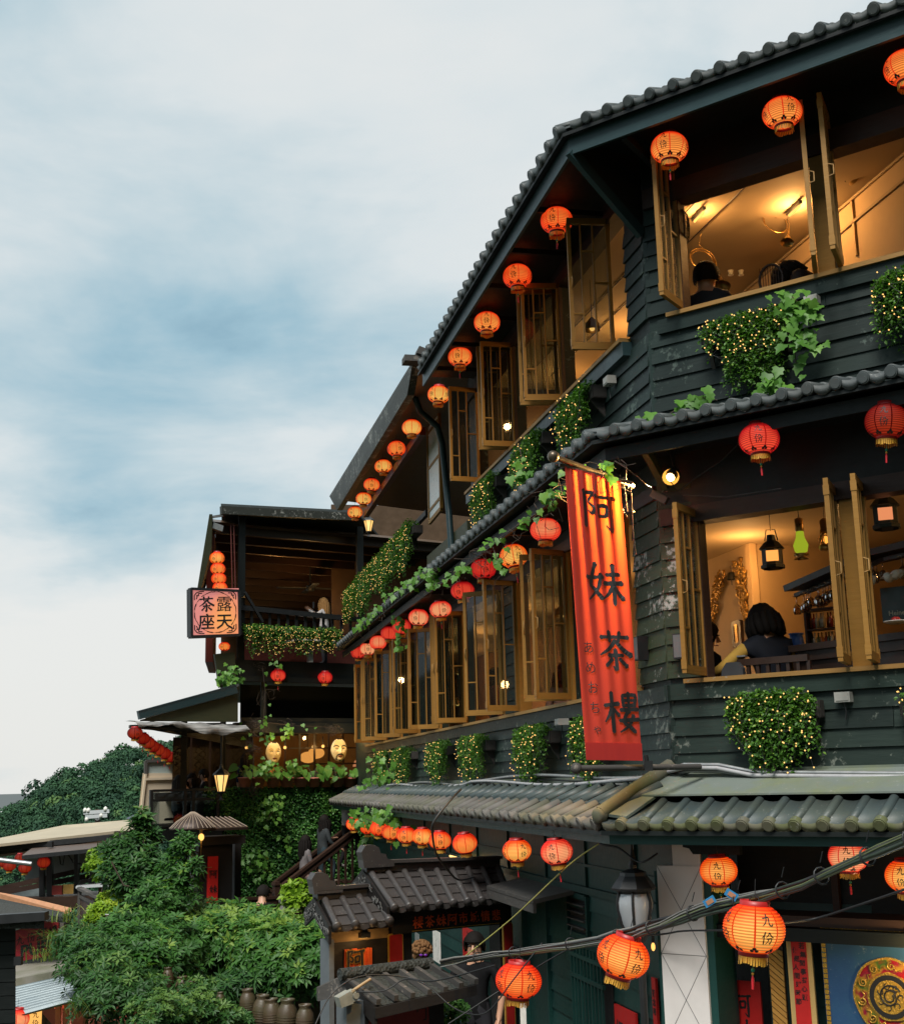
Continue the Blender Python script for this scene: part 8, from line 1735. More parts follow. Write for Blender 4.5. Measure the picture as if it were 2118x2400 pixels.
# burning spot lamp at the corner
sp_ = empty('spot_lamp', 'blazing warm spot lamp under the middle eave at the corner', 'lamp', hY(1571, 1118, 9.5)); c = hY(1571, 1118, 9.5)
ln_d = V((-.55, -.35, -.1)).normalized()
q = MB(); q.ball(c, .034, 12); q.build('bulb', emis('blazing_bulb', (1.0, .62, .20), 14.0), sp_)
rf = V((-c.x, -c.y + 3, 0)).normalized(); q = MB(); q.lathe([(.034, -.012), (.058, .0), (.064, .012)], 16, c - rf * .012, ax=rf); q.build('halo_ring', emis('amber_halo_glow', (1.0, .42, .06), 1.5), sp_)  # glowing ring added round the bulb to stand in for its halo
q = MB(); q.lathe([(.030, -.01), (.05, .03), (.055, .07), (.02, .11)], 12, c - V((0, -.0, 0)), ax=V((.4, .6, .55))); q.tube([c + V((.03, .05, .04)), c + V((.05, .1, .1)), c + V((.03, .15, .32))], .012, 6); q.build('housing', M['black'], sp_)
t2 = hY(1545, 1165, 9.6); q = MB(); q.cbox(t2, .13, .04, .06, (uL * -.2 + V((.8, 0, -.55))).normalized(), nR, V((.5, 0, .85))); q.build('flood_case', plain('grey_case', (.05, .045, .035), .7), sp_)
sl = bpy.data.lights.new('spot_lamp_light', 'SPOT'); sl.energy = 620; sl.color = (1, .60, .20); sl.spot_size = math.radians(125); sl.spot_blend = .6; sl.shadow_soft_size = .03; so = bpy.data.objects.new('spot_lamp_light', sl); COL.objects.link(so); so.location = c + V((-.17, -.0, -.06)); so.rotation_euler = (-V((-.86, -.06, -.5))).to_track_quat('Z', 'Y').to_euler()
q = MB(); q.tube([hY(1571, 1130, 9.5), hY(1590, 1150, 9.5), hY(1630, 1120, 9.4), hY(1690, 1080, 9.35), hY(1730, 1040, 9.2)], .005, 4); q.tube([hY(1600, 1160, 9.5), hY(1700, 1165, 9.3), hY(1830, 1145, 8.9)], .005, 4); q.build('cable', M['black'], None, 'thin cables running from the spot lamp under the middle eave', 'cable')
# sprays of the street cable bundle
pts = [(2200, 1935, 6.2), (2118, 1973, 6.5), (1997, 2021, 6.9), (1878, 2073, 7.35), (1770, 2105, 7.8), (1643, 2133, 8.3), (1547, 2168, 8.7), (1480, 2188, 9.0), (1400, 2203, 9.6), (1280, 2222, 10.6), (1157, 2239, 11.6), (1066, 2253, 12.3), (1000, 2265, 12.8)]
path = [hY(*p) for p in pts]
cb = empty('cable_bundle', 'thick bundle of black and olive cables slung across the street', 'cables', path[5])
cms = [M['black'], plain('olive_cable', (.10, .12, .05), .5), plain('grey_cable', (.16, .16, .15), .5), plain('dark_green_cable', (.02, .035, .02), .5)]
for k in range(16):
    rr = random.Random(k); ph = rr.uniform(0, 6.28); r0 = rr.uniform(.008, .030); q = MB(); r = rr.choice((.005, .0065, .008, .011))
    pp = []
    for i, p in enumerate(path):
        if i < len(path) - 1:
            for f in (0, .5): c0 = lerp(p, path[i + 1], f); a = ph + (i + f) * .35 + .4 * math.sin(i + k); pp.append(c0 + V((0, math.cos(a) * r0, math.sin(a) * r0 + .012 * math.sin(i * 1.3 + k))))
    q.tube(pp, r, 6); q.build('cable', cms[k % 4], cb)
for k, f in enumerate((.8, 1.7, 2.6, 3.4, 4.3, 5.2, 6.3, 7.4, 8.5, 9.6, 10.4)):
    i = int(f); c = lerp(path[i], path[i + 1], f - i); d = (path[i + 1] - path[i]).normalized(); q = MB(); s = d.orthogonal().normalized(); s2 = d.cross(s); q.tube([c + (s * math.cos(a) + s2 * math.sin(a)) * .046 for a in np.linspace(0, 2 * PI, 11)], .006, 4, cap=False); q.tube([c + UP * .07, c + UP * .12 - d * .03], .004, 3); q.build('cable_tie', M['black'], cb)
for i, (x, y, Y, a) in enumerate(((1662, 2113, 8.15, .5), (1713, 2097, 7.95, -.6))):
    c = hY(x, y, Y); t = empty('cable_tag', ('blue cable tag folded over the bundle', 'blue framed cable tag lying along the bundle')[i], 'tag', c, 'blue tags on the cable bundle'); X = V((math.cos(a), 0, math.sin(a))); Z = V((-math.sin(a), 0, math.cos(a)))
    q = MB(); q.cbox(c, .075, .012, .045, X, V((0, 1, 0)), Z); q.build('frame', plain('blue_tag', (.02, .20, .42), .4), t); q = MB(); q.cbox(c - V((0, .008, 0)), .045, .004, .026, X, V((0, 1, 0)), Z); q.build('label', plain('tan_label', (.35, .18, .10), .5), t)
def smooth(P):
    out = []
    for i in range(len(P) - 1):
        p0, p1, p2, p3 = P[max(i - 1, 0)], P[i], P[i + 1], P[min(i + 2, len(P) - 1)]
        for t in (0, .2, .4, .6, .8): out.append((p1 * 2 + (p2 - p0) * t + (p0 * 2 - p1 * 5 + p2 * 4 - p3) * t * t + (p1 * 3 - p0 - p2 * 3 + p3) * t ** 3) * .5)
    return out + [P[-1]]
def wire(pts, r, mt, label, name='cable'): q = MB(); q.tube(smooth([hY(*p) for p in pts]), r, 5); q.build(name, mt, None, label, 'cable')
wire([(2118, 2085, 8.0), (2000, 2125, 8.3), (1900, 2155, 8.6), (1790, 2168, 8.2)], .008, M['black'], 'black wire sagging from the picture edge to the large plain lantern')
wire([(1700, 2180, 9.2), (1600, 2182, 9.6), (1545, 2190, 9.8), (1400, 2200, 10.5)], .007, M['black'], 'black wire under the bundle across the marble post')
wire([(1402, 1978, 10.2), (1330, 2030, 10.6), (1200, 2152, 11.8), (1085, 2245, 12.6)], .006, plain('yellow_wire', (.42, .40, .10), .5), 'thin yellow green wire slanting down before the dark doorway')
wire([(1400, 1972, 10.0), (1412, 1980, 9.9), (1450, 1988, 9.8), (1490, 2018, 9.7), (1512, 2018, 9.6), (1540, 2000, 9.6)], .008, M['black'], 'twisted black wire under the green fascia at the corner')
wire([(1080, 1850, 11.2), (1060, 1870, 11.0), (1020, 1920, 10.9), (1013, 1950, 11.0), (1022, 2000, 11.6), (1050, 2040, 12.2), (1075, 2062, 12.8), (1110, 2055, 13.2)], .010, M['black'], 'black cable drooping over the lower eave past the lanterns')
wire([(740, 2400, 11.5), (770, 2340, 11.6), (815, 2300, 11.7), (870, 2285, 11.8), (950, 2290, 11.9), (1000, 2300, 11.8), (1060, 2290, 11.6), (1160, 2262, 11.2)], .007, M['black'], 'thin wire looping over the notice board roof')
wire([(835, 2325, 11.7), (900, 2322, 11.6), (950, 2295, 11.6), (1000, 2310, 11.4), (1060, 2360, 11.2), (1110, 2378, 11.0), (1150, 2365, 10.9), (1200, 2300, 10.8), (1270, 2210, 10.8)], .006, M['black'], 'grey black wire hanging in a deep loop below the bundle')
wire([(1050, 2400, 11.0), (1150, 2335, 11.0), (1260, 2265, 11.0), (1330, 2225, 10.9)], .006, M['black'], 'black wire crossing before the plain orange street lantern')
# conduits lying along the lower eave
for k in range(5):
    rr = random.Random(k + 50); mt = (M['metal'], M['black'], plain('pale_conduit', (.34, .34, .35), .5), M['black'], M['metal'])[k]
    P = [LP(s, -.06 + .05 * math.sin(s * 1.1 + k) * .5 + .025 * k * (1 if s < 6 else .5) - .03, .10 + .06 * (k % 3)) for s in np.linspace(12, .2, 30)] + [RP(s, .03 + .012 * k - .03 * s - (.05 if s > .6 else 0), .12 + .03 * (k % 3)) for s in np.linspace(.15, 3.2, 12)]
    q = MB(); q.tube(P, (.012, .009, .016, .008, .014)[k], 6); q.build('conduit', mt, None, ('grey conduit lying highest along the lower eave', 'thin black cable woven along the lower eave', 'thick pale conduit along the lower eave', 'thin black cable lying nearest the tiles of the lower eave', 'grey conduit twisting past the foot of the banner')[k], 'conduit', 'conduits along the lower eave')
# junction boxes
def jbox(c, w, h, d, ux, n, label):
    t = empty('junction_box', label, 'junction box', c); q = MB(); q.cbox(c, w, d, h, ux, n); q.cbox(c + n * d * .5, w * .8, .01, h * .7, ux, n); q.build('case', plain('box_plastic', (.34, .33, .30), .5), t); q = MB(); q.tube([c - UP * h * .5, c - UP * (h * .5 + .06) + ux * .01, c - UP * (h * .5 + .12)], .006, 4); q.build('lead', M['black'], t)
jbox(hR(1902, 704, .08), .10, .06, .08, uR, nR, 'pale box beside the bright ivy under the upper street sill'); jbox(hR(1976, 1634, .06), .11, .07, .07, uR, nR, 'pale switch box under the bar window sill'); jbox(hL(1428, 893, .08), .12, .07, .08, uL, nL, 'pale box on the dark boards at the upper corner')
jbox(hL(1316, 1692, .1), .14, .06, .1, uL, nL, 'pale box behind the banner foot beside the planters')
for x, y, L in ((1502, 1520, 'black speaker box on the corner boards beside the banner'), (1594, 1515, 'slim black speaker beside the bar window sash')):
    f = LP if x < 1560 else RP; c = (hL if x < 1560 else hR)(x, y, .07); t = empty('speaker', L, 'speaker', c); q = MB(); u_, n_ = (uL, nL) if x < 1560 else (uR, nR); q.cbox(c, .085, .09, .19, u_, n_); q.build('case', M['black'], t); q = MB(); q.cbox(c + n_ * .046, .07, .004, .17, u_, n_); q.build('grille', M['joint'], t)
# lamp post in front of the marble post
lp = empty('street_lamp', 'black street lamp post with a fluted unlit glass globe before the marble post', 'street lamp', hY(1512, 2400, 9.8) - UP * 1.8)
c = hY(1487, 2130, 9.8); base = V((c.x + .03, c.y, -4.0))
q = MB(); q.tube([base, V((base.x, base.y, c.z - .34))], .028, 10); q.lathe([(.03, -.36), (.06, -.30), (.05, -.26), (.085, -.20), (.09, -.165), (.05, -.16)], 12, c); q.build('post', M['black'], lp)
q = MB(); q.lathe([(.075, -.165), (.105, -.10), (.128, 0), (.132, .05), (.115, .11)], 48, c)
for i, v in enumerate(q.v):
    x, y = v[0] - c.x, v[1] - c.y; a = math.atan2(y, x); r = math.hypot(x, y) * (1 + .02 * math.cos(a * 24)); q.v[i] = (c.x + r * math.cos(a), c.y + r * math.sin(a), v[2])
m_, g = mat('fluted_smoky_glass'); finish(g, pbsdf(g, (.36, .38, .40), .2, .0, **{'Specular IOR Level': .8})); q.build('globe', m_, lp)
q = MB()
for k in range(6): a = k * PI / 3 + .3; d = V((math.cos(a), math.sin(a), 0)); q.tube([c + d * .08 - UP * .165, c + d * .112 - UP * .1, c + d * .136, c + d * .14 + UP * .05, c + d * .122 + UP * .12], .010, 5)
q.build('glass_rib', M['black'], lp); q = MB(); q.lathe([(.118, .11), (.13, .13), (.16, .135), (.165, .15), (.13, .20), (.10, .235), (.095, .26), (.06, .275), (.03, .285), (.035, .31), (.02, .34), (.026, .36), (.012, .42), (.004, .47)], 8, c, 0, False); q.build('cap', M['black'], lp)
q = MB(); q.ball(c + V((.06, -.05, -.02)), .045, 12, 0, (1, 1, 1.4)); q.build('bulb', plain('opal_bulb', (.60, .50, .42), .4), lp)
for i, (x, y) in enumerate(((1405, 2218), (1536, 2219))):
    p = hL(x, y, .08) if i == 0 else hR(x - 6, y, .06); t = empty('bulb_lamp', ('tiny warm bulb behind the tilted street lantern', 'tiny warm bulb at the edge of the marble post')[i], 'lamp', p); q = MB(); q.ball(p, .022, 8, 0, (.7, .7, 1.4)); q.build('bulb', M['bulb'], t); q = MB(); q.tube([p + UP * .03, p + UP * .08], .012, 5); q.build('holder', M['black'], t)
# lanterns hung from the cable bundle
G = 'lanterns hung from the cable bundle'
lantern(hY(1766, 2176, 7.75), .349, 'amber', 'largest amber lantern with purple tassel hung below the cable bundle before the couplet', G, .42, (0, .10), T)
lantern(hY(1460, 2242, 9.05), .350, 'amber', 'tilted amber lantern tied to the bundle beside the lamp post', G, .55, (.05, .30), N); lantern(hY(1215, 2298, 11.0), .370, 'orange', 'orange street lantern crossed by thin wires before the dark doorway', G, .55, (0, .08), N)
# red notes on the green street wall
def note(x0, y0, x1, y1, label, text, cols):
    s1, z1 = sz(x0, y0, LP, .02); s0, z0 = sz(x1, y1, LP, .02); t = empty('red_note', label, 'sign', LP(s0, z0, .02), 'red notes on the green street wall'); slab('sheet', LP, s0, s1, z0 - .3, z1, .0, .02, 'red', t); q = MB(); w = s1 - s0; S = w / cols * .72
    for k, ch in enumerate(text): c_, r_ = k % cols, k // cols; type_on(q, ch, lambda u, v: LP(s1 - u, v, .0225), S, w * (c_ + .5) / cols, z1 - .07 - S * (r_ + 1) * 1.1, .025)
    q.build('lettering', M['ink'], t)
note(1438, 2352, 1490, 2420, 'square red note with black characters low on the green wall', '招觀牌景', 2); note(1525, 2290, 1541, 2420, 'narrow red couplet strip between lamp post and marble post', '觀念啼', 1); note(1500, 2280, 1512, 2420, 'plain red strip partly hidden by the lamp post', '', 1)
# lettering of the porch signs
t, (s0, s1, z0, z1) = NAME_SIGN; q = MB(); S = (s1 - s0) * .48
for k, ch in enumerate('阿妹茶樓'): brush(q, ch, lambda u, v: RP(s0 + (s1 - s0) * .30 + u, v, -.348), S, 0, z1 - .07 - S * (k + 1) * 1.08 + .0, k)
q.build('lettering', M['ink'], t)
t, e0, e1, z1 = COUPLET; q = MB(); w = e1 - e0; S = w * .40
for c_, tx in ((.72, '若無閒事掛心頭'), (.28, '便是人間好時節')):
    for k, ch in enumerate(tx): type_on(q, ch, lambda u, v: RP(e0 + u, v, -.130), S, w * c_ + .006 * math.sin(k * 2), z1 - .10 - (.03 if c_ < .5 else 0) - (k + 1) * S * 1.30, .018, slant=.06)
q.build('lettering', M['ink'], t)
t, c = BAR_SIGN; q = MB(); type_on(q, 'Heineken', lambda u, v: c + uR * u + UP * v + nR * .012, .052, .02, -.085, .018); q.build('lettering', plain('pale_lettering', (.5, .42, .28), .5), t)
# flat pack of small bright lights under the mossy bracket
q = MB(); p = hR(1528, 1070, .25); q.cbox(p, .06, .02, .16, uR, nR); q.build('paint_board', M['board_moss'], tea)
# -- people
_pm = {}
def cl(c, r=.75):
    if c not in _pm: _pm[c] = plain('cloth', c, r, var=.25, scale=20, **{'Specular IOR Level': .12}) if c not in (SK,) else plain('skin', c, .5, var=.06)
    return _pm[c]
SK = (.50, .27, .17); HAIR = (.010, .008, .007)
BASE = {'pelvis': (0, 0, .53), 'spine': (0, 0, .63), 'chest': (0, 0, .735), 'neck': (0, .0, .835), 'head': (0, .012, .885), 'crown': (0, .012, .945)}
for k, s in (('L', -1), ('R', 1)): BASE.update({'sho' + k: (.098 * s, 0, .79), 'elb' + k: (.125 * s, -.01, .635), 'wri' + k: (.125 * s, .03, .50), 'hip' + k: (.05 * s, 0, .50), 'kne' + k: (.052 * s, .012, .28), 'ank' + k: (.052 * s, -.01, .05), 'toe' + k: (.058 * s, .08, .022)})
BONES = [('pelvis', 'spine'), ('spine', 'chest'), ('chest', 'neck'), ('neck', 'head'), ('head', 'crown')]
for k in 'LR': BONES += [('chest', 'sho' + k), ('sho' + k, 'elb' + k), ('elb' + k, 'wri' + k), ('pelvis', 'hip' + k), ('hip' + k, 'kne' + k), ('kne' + k, 'ank' + k), ('ank' + k, 'toe' + k)]
RAD = {'pelvis': .078, 'spine': .068, 'chest': .080, 'neck': .034, 'head': .056, 'crown': .046, 'sho': .040, 'elb': .028, 'wri': .019, 'hip': .062, 'kne': .040, 'ank': .026, 'toe': .022}
def person(label, p, face, H, pose=None, top=(.05, .05, .05), legs=(.03, .03, .035), sleeve=None, shoes=(.03, .03, .03), hair='short', haircol=HAIR, nod=0, group=None, anchor='pelvis', skip=(), hood=False):
    """p: where the anchor joint is; face: heading; pose: joints moved from a standing figure (side, forward, up, in body heights)"""
    J = dict(BASE); J.update(pose or {}); f = V((math.cos(face), math.sin(face), 0)); sd = V((math.sin(face), -math.cos(face), 0))
    W3 = lambda q: sd * q[0] * H + f * q[1] * H + UP * q[2] * H
    o = p - W3(J[anchor]); J = {k: o + W3(v) for k, v in J.items()}
    t = empty('person', label, 'person', V((o.x, o.y, min(v.z for v in J.values()) - .02 * H)), group); org = wmat(t).translation
    names = [k for k in J if not any(k.startswith(s) for s in skip)]; vs = [J[k] for k in names]; rad = [RAD.get(k, RAD.get(k[:3], .03)) * H for k in names]; idx = {k: i for i, k in enumerate(names)}; ed = [(idx[a], idx[b]) for a, b in BONES if a in idx and b in idx]
    seg = [(a, b) for a, b in BONES if a in idx and b in idx]
    for k in 'LR':                                         # a palm, four fingers and a thumb on each wrist
        if 'wri' + k not in idx: continue
        w = J['wri' + k]; d = (w - J['elb' + k]).normalized(); s = (d.cross(UP) if abs(d.z) < .9 else d.cross(f)).normalized(); n = d.cross(s); m = len(vs); vs.append(w + d * .038 * H); rad.append(.020 * H); ed.append((idx['wri' + k], m))
        for j, (off, L) in enumerate(((-.018, .034), (-.006, .042), (.006, .040), (.017, .031))):
            a = len(vs); b0 = vs[m] + s * off * H + d * .012 * H; vs += [b0, b0 + d * L * .6 * H, b0 + d * L * .9 * H - n * L * .35 * H * (1 if n.z > 0 else -1)]; rad += [.0075 * H, .0068 * H, .006 * H]; ed += [(m, a), (a, a + 1), (a + 1, a + 2)]
        a = len(vs); vs += [w + d * .02 * H + f * .02 * H, w + d * .045 * H + f * .034 * H]; rad += [.009 * H, .007 * H]; ed += [(idx['wri' + k], a), (a, a + 1)]
    me = bpy.data.meshes.new('body'); me.from_pydata([tuple(v - org) for v in vs], ed, [])
    ob = bpy.data.objects.new('body', me); COL.objects.link(ob); md = ob.modifiers.new('skin', 'SKIN'); md.use_smooth_shade = True
    for i, r in enumerate(rad): me.skin_vertices[0].data[i].radius = (r, r); me.skin_vertices[0].data[i].use_root = (i == 0)
    ob.modifiers.new('sub', 'SUBSURF').levels = 1
    new = bpy.data.meshes.new_from_object(ob.evaluated_get(bpy.context.evaluated_depsgraph_get())); bpy.data.objects.remove(ob); bpy.data.meshes.remove(me)
    new.materials.clear()
    for c in (SK, top, sleeve or top, legs, shoes): new.materials.append(cl(c))
    cls = {}
    for a, b in seg:
        q = a[:3]; cls[(a, b)] = 0 if a in ('neck', 'head') else 3 if q in ('hip', 'kne') or b[:3] == 'hip' else 4 if q == 'ank' else 2 if q in ('elb', 'sho') else 1
    if sleeve == SK:
        for k in 'LR':
            if ('sho' + k, 'elb' + k) in cls: cls[('sho' + k, 'elb' + k)] = 1; cls[('elb' + k, 'wri' + k)] = 0
    A = np.array([tuple(J[a] - org) for a, b in seg]); B = np.array([tuple(J[b] - org) for a, b in seg]); C_ = [cls[s] for s in seg]; dd = B - A; l2 = (dd * dd).sum(1)
    wr = [np.array(tuple(J['wri' + k] - org)) for k in 'LR' if 'wri' + k in idx]
    for pl in new.polygons:
        c = np.array(pl.center); tt = np.clip(((c - A) * dd).sum(1) / l2, 0, 1); dist = np.linalg.norm(A + dd * tt[:, None] - c, axis=1) - np.array([.5 * (RAD.get(a, RAD.get(a[:3])) + RAD.get(b, RAD.get(b[:3]))) for a, b in seg]) * H * .8; i = int(dist.argmin()); v = C_[i]
        if seg[i][0] == 'chest' and seg[i][1] == 'neck' and tt[i] > .72: v = 0
        if seg[i][0][:3] == 'elb' and tt[i] > .93: v = 0
        pl.material_index = v; pl.use_smooth = True
    inst('body', new, t, Matrix.Translation(org))
    h, cr = J['head'], J['crown']; up = (cr - h).normalized(); hf = (f - up * f.dot(up)).normalized(); hs = hf.cross(up); c = lerp(h, cr, .42); R_ = .068 * H
    q = MB(); M4 = lambda x, y, z: c + hs * x * R_ + hf * y * R_ + up * z * R_
    q.tube([M4(0, .86, .16), M4(0, 1.02, -.10), M4(0, 1.10, -.26), M4(0, .88, -.34)], [.10 * R_, .13 * R_, .19 * R_, .10 * R_], 6)
    for s in (-1, 1): q.ball(M4(s * .92, -.05, -.10), .17 * R_, 8, 0, (.7, .9, 1.3)); q.ball(M4(s * .34, .84, .12), .11 * R_, 8, 1, (1.3, .6, .7)); q.bar(M4(s * .16, .88, .32), M4(s * .52, .76, .34), .05 * R_, .06 * R_, up, 1)
    q.bar(M4(-.24, .86, -.62), M4(.24, .86, -.62), .07 * R_, .10 * R_, up, 2); q.build('face', [cl(SK), M['ink'], cl((.35, .10, .08))], t)
    q = MB(); vs = []; n = 14
    for i in range(9):                                      # hair: a cap over crown and nape, longer where worn long
        th = PI * .66 * i / 8
        for k in range(n):
            a = 2 * PI * k / n; fr = math.cos(a); lim = .62 if fr > .5 else 1.0; t_ = th * lim; r = 1.10 + .03 * math.sin(k * 3.1 + i)
            vs.append(M4(r * math.sin(t_) * math.sin(a) * .95, r * math.sin(t_) * fr, .12 + r * 1.12 * math.cos(t_)))
    q.add(vs, [(i * n + k, (i + 1) * n + k, (i + 1) * n + (k + 1) % n, i * n + (k + 1) % n) for i in range(8) for k in range(n)], 0, True)
    if hair in ('long', 'bob'):
        L = 3.6 if hair == 'long' else 1.5
        for k in range(11):
            a = PI * .30 + 2 * PI * .70 * k / 10; x, y = math.sin(a), math.cos(a); b = M4(x * .98, y * 1.0, .25); q.tube([b, M4(x * 1.08, y * 1.05, -.5), M4(x * 1.05, y * 1.02 - .15, -.9) - UP * R_ * (L - 1) * .5, M4(x * .85, y * .9 - .15, -.9) - UP * R_ * (L - 1)], [.28 * R_, .36 * R_, .34 * R_, .12 * R_], 6)
    if hair == 'curly':
        for k in range(110): d = V(rnd_unit(1)[0]); d.z = abs(d.z); q.ball(M4(0, -.1, .25) + d * R_ * 1.15, .24 * R_, 5)
    q.build('hair', cl(haircol), t); return t
SIT = {'kneL': (-.07, .24, .50), 'kneR': (.07, .24, .50), 'ankL': (-.07, .24, .26), 'ankR': (.07, .24, .26), 'toeL': (-.07, .33, .235), 'toeR': (.07, .33, .235)}
D_ = math.radians
p = hR(1790, 1466, -.62); person('person in black vest and yellow sleeves with bobbed hair seated at the bar window', p, D_(105), 1.62, dict(SIT, elbL=(-.24, .05, .67), wriL=(-.27, .20, .63), elbR=(.15, .06, .66), wriR=(.06, .20, .64), head=(0, .03, .885), crown=(0, .05, .94)), (.012, .014, .020), (.02, .02, .03), (.42, .25, .05), hair='bob', anchor='head')
q = MB(); c = hR(1738, 1538, -.38); q.cbox(c, .07, .045, .012, uR, nR); q.build('mobile_phone', M['metal'], None, 'pale phone lying on the bench rail beside the seated guest', 'phone')
p = hR(1654, 1505, -1.0); person('dark clothed guest half hidden behind the bar window sash', p, D_(20), 1.62, dict(SIT, elbL=(-.12, .1, .64), wriL=(-.05, .2, .62)), (.012, .012, .014), hair='short', anchor='head')
p = hR(1655, 662, -.50); person('man in a dark slate shirt seen from behind in the upper street window', p, D_(62), 1.62, dict(SIT, elbL=(-.16, .06, .64), elbR=(.16, .06, .64), wriL=(-.08, .2, .62), wriR=(.08, .2, .62)), (.035, .042, .055), hair='short', anchor='head')
p = hR(1850, 652, -.60); person('dark haired guest bent over the table in the upper street window', p, D_(120), 1.6, dict(SIT, neck=(0, .10, .80), head=(0, .15, .83), crown=(0, .20, .86), chest=(0, .05, .72)), (.02, .016, .016), hair='bob', anchor='head')
c = hR(1806, 656, -.45); t = empty('cane_chair', 'round backed woven chair beside the bent guest in the upper window', 'chair', c - UP * .6); q = MB(); q.tube([c + uR * math.cos(a) * .10 + UP * math.sin(a) * .13 for a in np.linspace(0, 2 * PI, 19)], .012, 5, cap=False)
for k in range(-4, 5): q.tube([c + uR * k * .022 - UP * .12, c + uR * k * .022 + UP * .12], .004, 3)
q.build('backrest', M['dwood'], t); q = MB(); q.cbox(c - UP * .25 - nR * .12, .3, .3, .04, uR, nR); q.build('seat', M['dwood'], t)
for x in (-.1, .1): q = MB(); q.tube([c + uR * x - UP * .65, c + uR * x - UP * .1], .012, 5); q.build('leg', M['dwood'], t)
fs = math.atan2(uW.y, uW.x); STEP = {'kneR': (.055, .13, .36), 'ankR': (.055, .10, .16), 'toeR': (.058, .19, .14), 'ankL': (-.052, -.10, .03), 'kneL': (-.052, .0, .26), 'toeL': (-.055, -.01, .01)}
for L, x, y, top, lg, slv, sh, ps in (('girl in a grey tee shirt with long black hair, lowest on the stair', 716, 1978, (.15, .135, .135), (.45, .30, .27), SK, (.3, .28, .25), {'elbR': (.12, .03, .64), 'wriR': (.12, .12, .56), 'elbL': (-.12, .02, .64), 'wriL': (-.12, .1, .56)}),
    ('woman in a dark grey top and jeans climbing with a hand on the rail', 762, 1930, (.035, .04, .042), (.035, .055, .065), None, (.40, .32, .25), {'elbR': (.14, .03, .645), 'wriR': (.14, .16, .57), 'elbL': (-.12, .06, .65), 'wriL': (-.10, .19, .68), 'head': (0, .03, .885)}),
    ('woman in a pale blouse with dark flowers near the top of the stair', 816, 1872, (.46, .42, .40), (.015, .015, .017), None, (.4, .38, .35), {'elbR': (.12, .05, .66), 'wriR': (.11, .17, .66), 'elbL': (-.11, .06, .66), 'wriL': (-.08, .17, .66)})):
    person(L, hW(x, y, 1.45), fs, 1.42, dict(STEP, **ps), top, lg, slv, sh, 'long' if y > 1880 else 'short', anchor='head')
c = hW(816, 1872, 1.45); q = MB()
for k in range(26): a = random.uniform(-2.6, .4); z = random.uniform(-.48, -.12); q.ball(V((c.x, c.y, c.z + z)) + (-uW * math.cos(a) * .5 + nW * abs(math.sin(a))) * .115, .020, 6)
q.build('blouse_flower', cl((.10, .02, .03)), [o for o in bpy.data.objects if o.get('label', '').startswith('woman in a pale blouse')][0])['kind'] = 'stuff'
person('man in a black tee shirt with cropped hair seen from behind above the hedge', hY(616, 2100, 21.0), D_(80), 1.55, {'elbL': (-.14, .03, .64), 'elbR': (.14, .03, .64), 'wriL': (-.09, .16, .6), 'wriR': (.09, .16, .6), 'head': (0, .025, .88), 'crown': (0, .05, .935), 'shoL': (-.115, 0, .785), 'shoR': (.115, 0, .785)}, (.008, .008, .009), hair='short', sleeve=SK, anchor='head')
TR = 'guests seated on the corner terrace'
for L, x, y, fa, top, h in (('guest with long black hair and a grey top on the corner terrace', 420, 1836, 60, (.22, .22, .24), 'long'), ('dark clothed guest touching the face on the corner terrace', 450, 1832, -120, (.012, .012, .014), 'bob'), ('dark clothed guest beside the lamp pole on the corner terrace', 478, 1822, 200, (.012, .012, .014), 'short')): person(L, hW(x, y, -.9), D_(fa), 1.45, dict(SIT, elbL=(-.13, .1, .66), wriL=(-.04, .15, .80), elbR=(.13, .08, .64), wriR=(.05, .2, .62)), top, hair=h, anchor='head', group=TR)
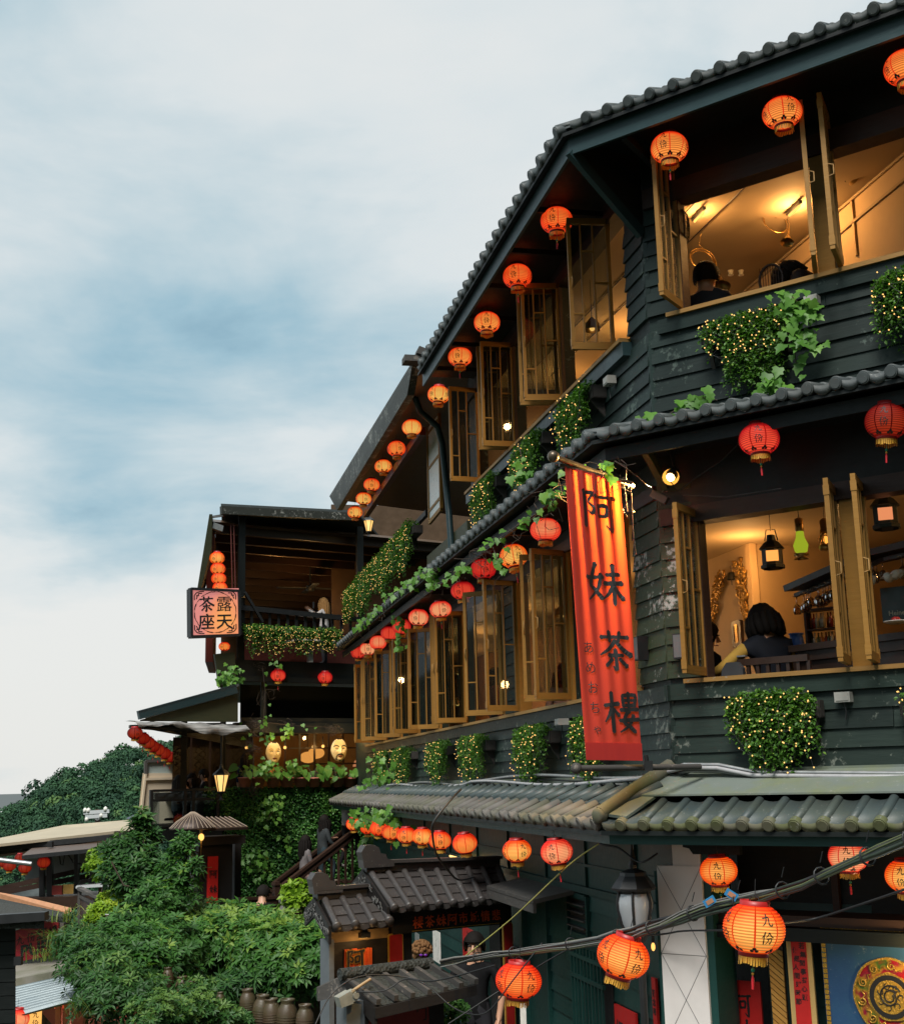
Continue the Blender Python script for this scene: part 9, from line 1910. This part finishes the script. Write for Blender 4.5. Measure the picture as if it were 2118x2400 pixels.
person('woman in a dark blue top seen from behind beside the vine post', hW(580, 1782, -.25), D_(70), 1.5, {}, (.010, .022, .050), sleeve=SK, hair='long', anchor='head')
person('blonde woman raising a phone on the wing balcony', hW(758, 1419, -.55), D_(170), 1.45, {'elbR': (.12, .10, .72), 'wriR': (.05, .22, .84), 'elbL': (-.12, .10, .72), 'wriL': (-.04, .22, .83)}, (.60, .56, .54), hair='long', haircol=(.42, .22, .08), anchor='head')
q = MB(); c = hW(735, 1418, -.5); q.cbox(c, .012, .06, .13, uW, nW); q.build('mobile_phone', M['black'], None, 'dark phone held up by the blonde woman', 'phone')
person('person with curly brown hair and violet sunglasses inside the gate', hY(985, 2243, 15.6), D_(-60), 1.5, {'head': (0, .03, .885), 'crown': (0, .06, .94)}, (.05, .04, .035), hair='curly', haircol=(.17, .085, .035), anchor='head')
c = hY(992, 2238, 15.45); t = empty('sunglasses', 'violet sunglasses with glowing lenses on the curly haired person', 'sunglasses', c)
for s in (-1, 1): q = MB(); q.ball(c + V((s * .026, -.01, 0)), .020, 8, 0, (1, .35, .6)); q.build('lens', plain('violet_glow_lens', (.16, .03, .30), .15, **{'Emission Color': (.45, .08, .9), 'Emission Strength': .1}), t)  # faint violet glow put into the lens colour
q = MB(); q.tube([c + V((-.06, .06, 0)), c + V((-.06, -.0, .005)), c + V((.06, 0, .005)), c + V((.06, .06, 0))], .006, 4); q.build('frame', M['black'], t)
person('man in a black tee shirt standing at the gate below the cables', hY(1112, 2228, 13.4), D_(-100), 1.6, {'elbL': (-.17, .02, .64), 'elbR': (.17, .02, .64), 'wriL': (-.15, .06, .50), 'wriR': (.15, .06, .50), 'shoL': (-.115, 0, .785), 'shoR': (.115, 0, .785)}, (.008, .008, .009), sleeve=SK, hair='short', anchor='head')
person('guest in a pale pink shirt seated behind the casement beside the banner', hL(1322, 1590, -.55), D_(75), 1.5, SIT, (.50, .30, .24), hair='bob', anchor='head')
person('small seated guest behind the third casement from the banner', hL(1160, 1592, -.8), D_(10), 1.5, SIT, (.16, .05, .03), hair='bob', anchor='head')
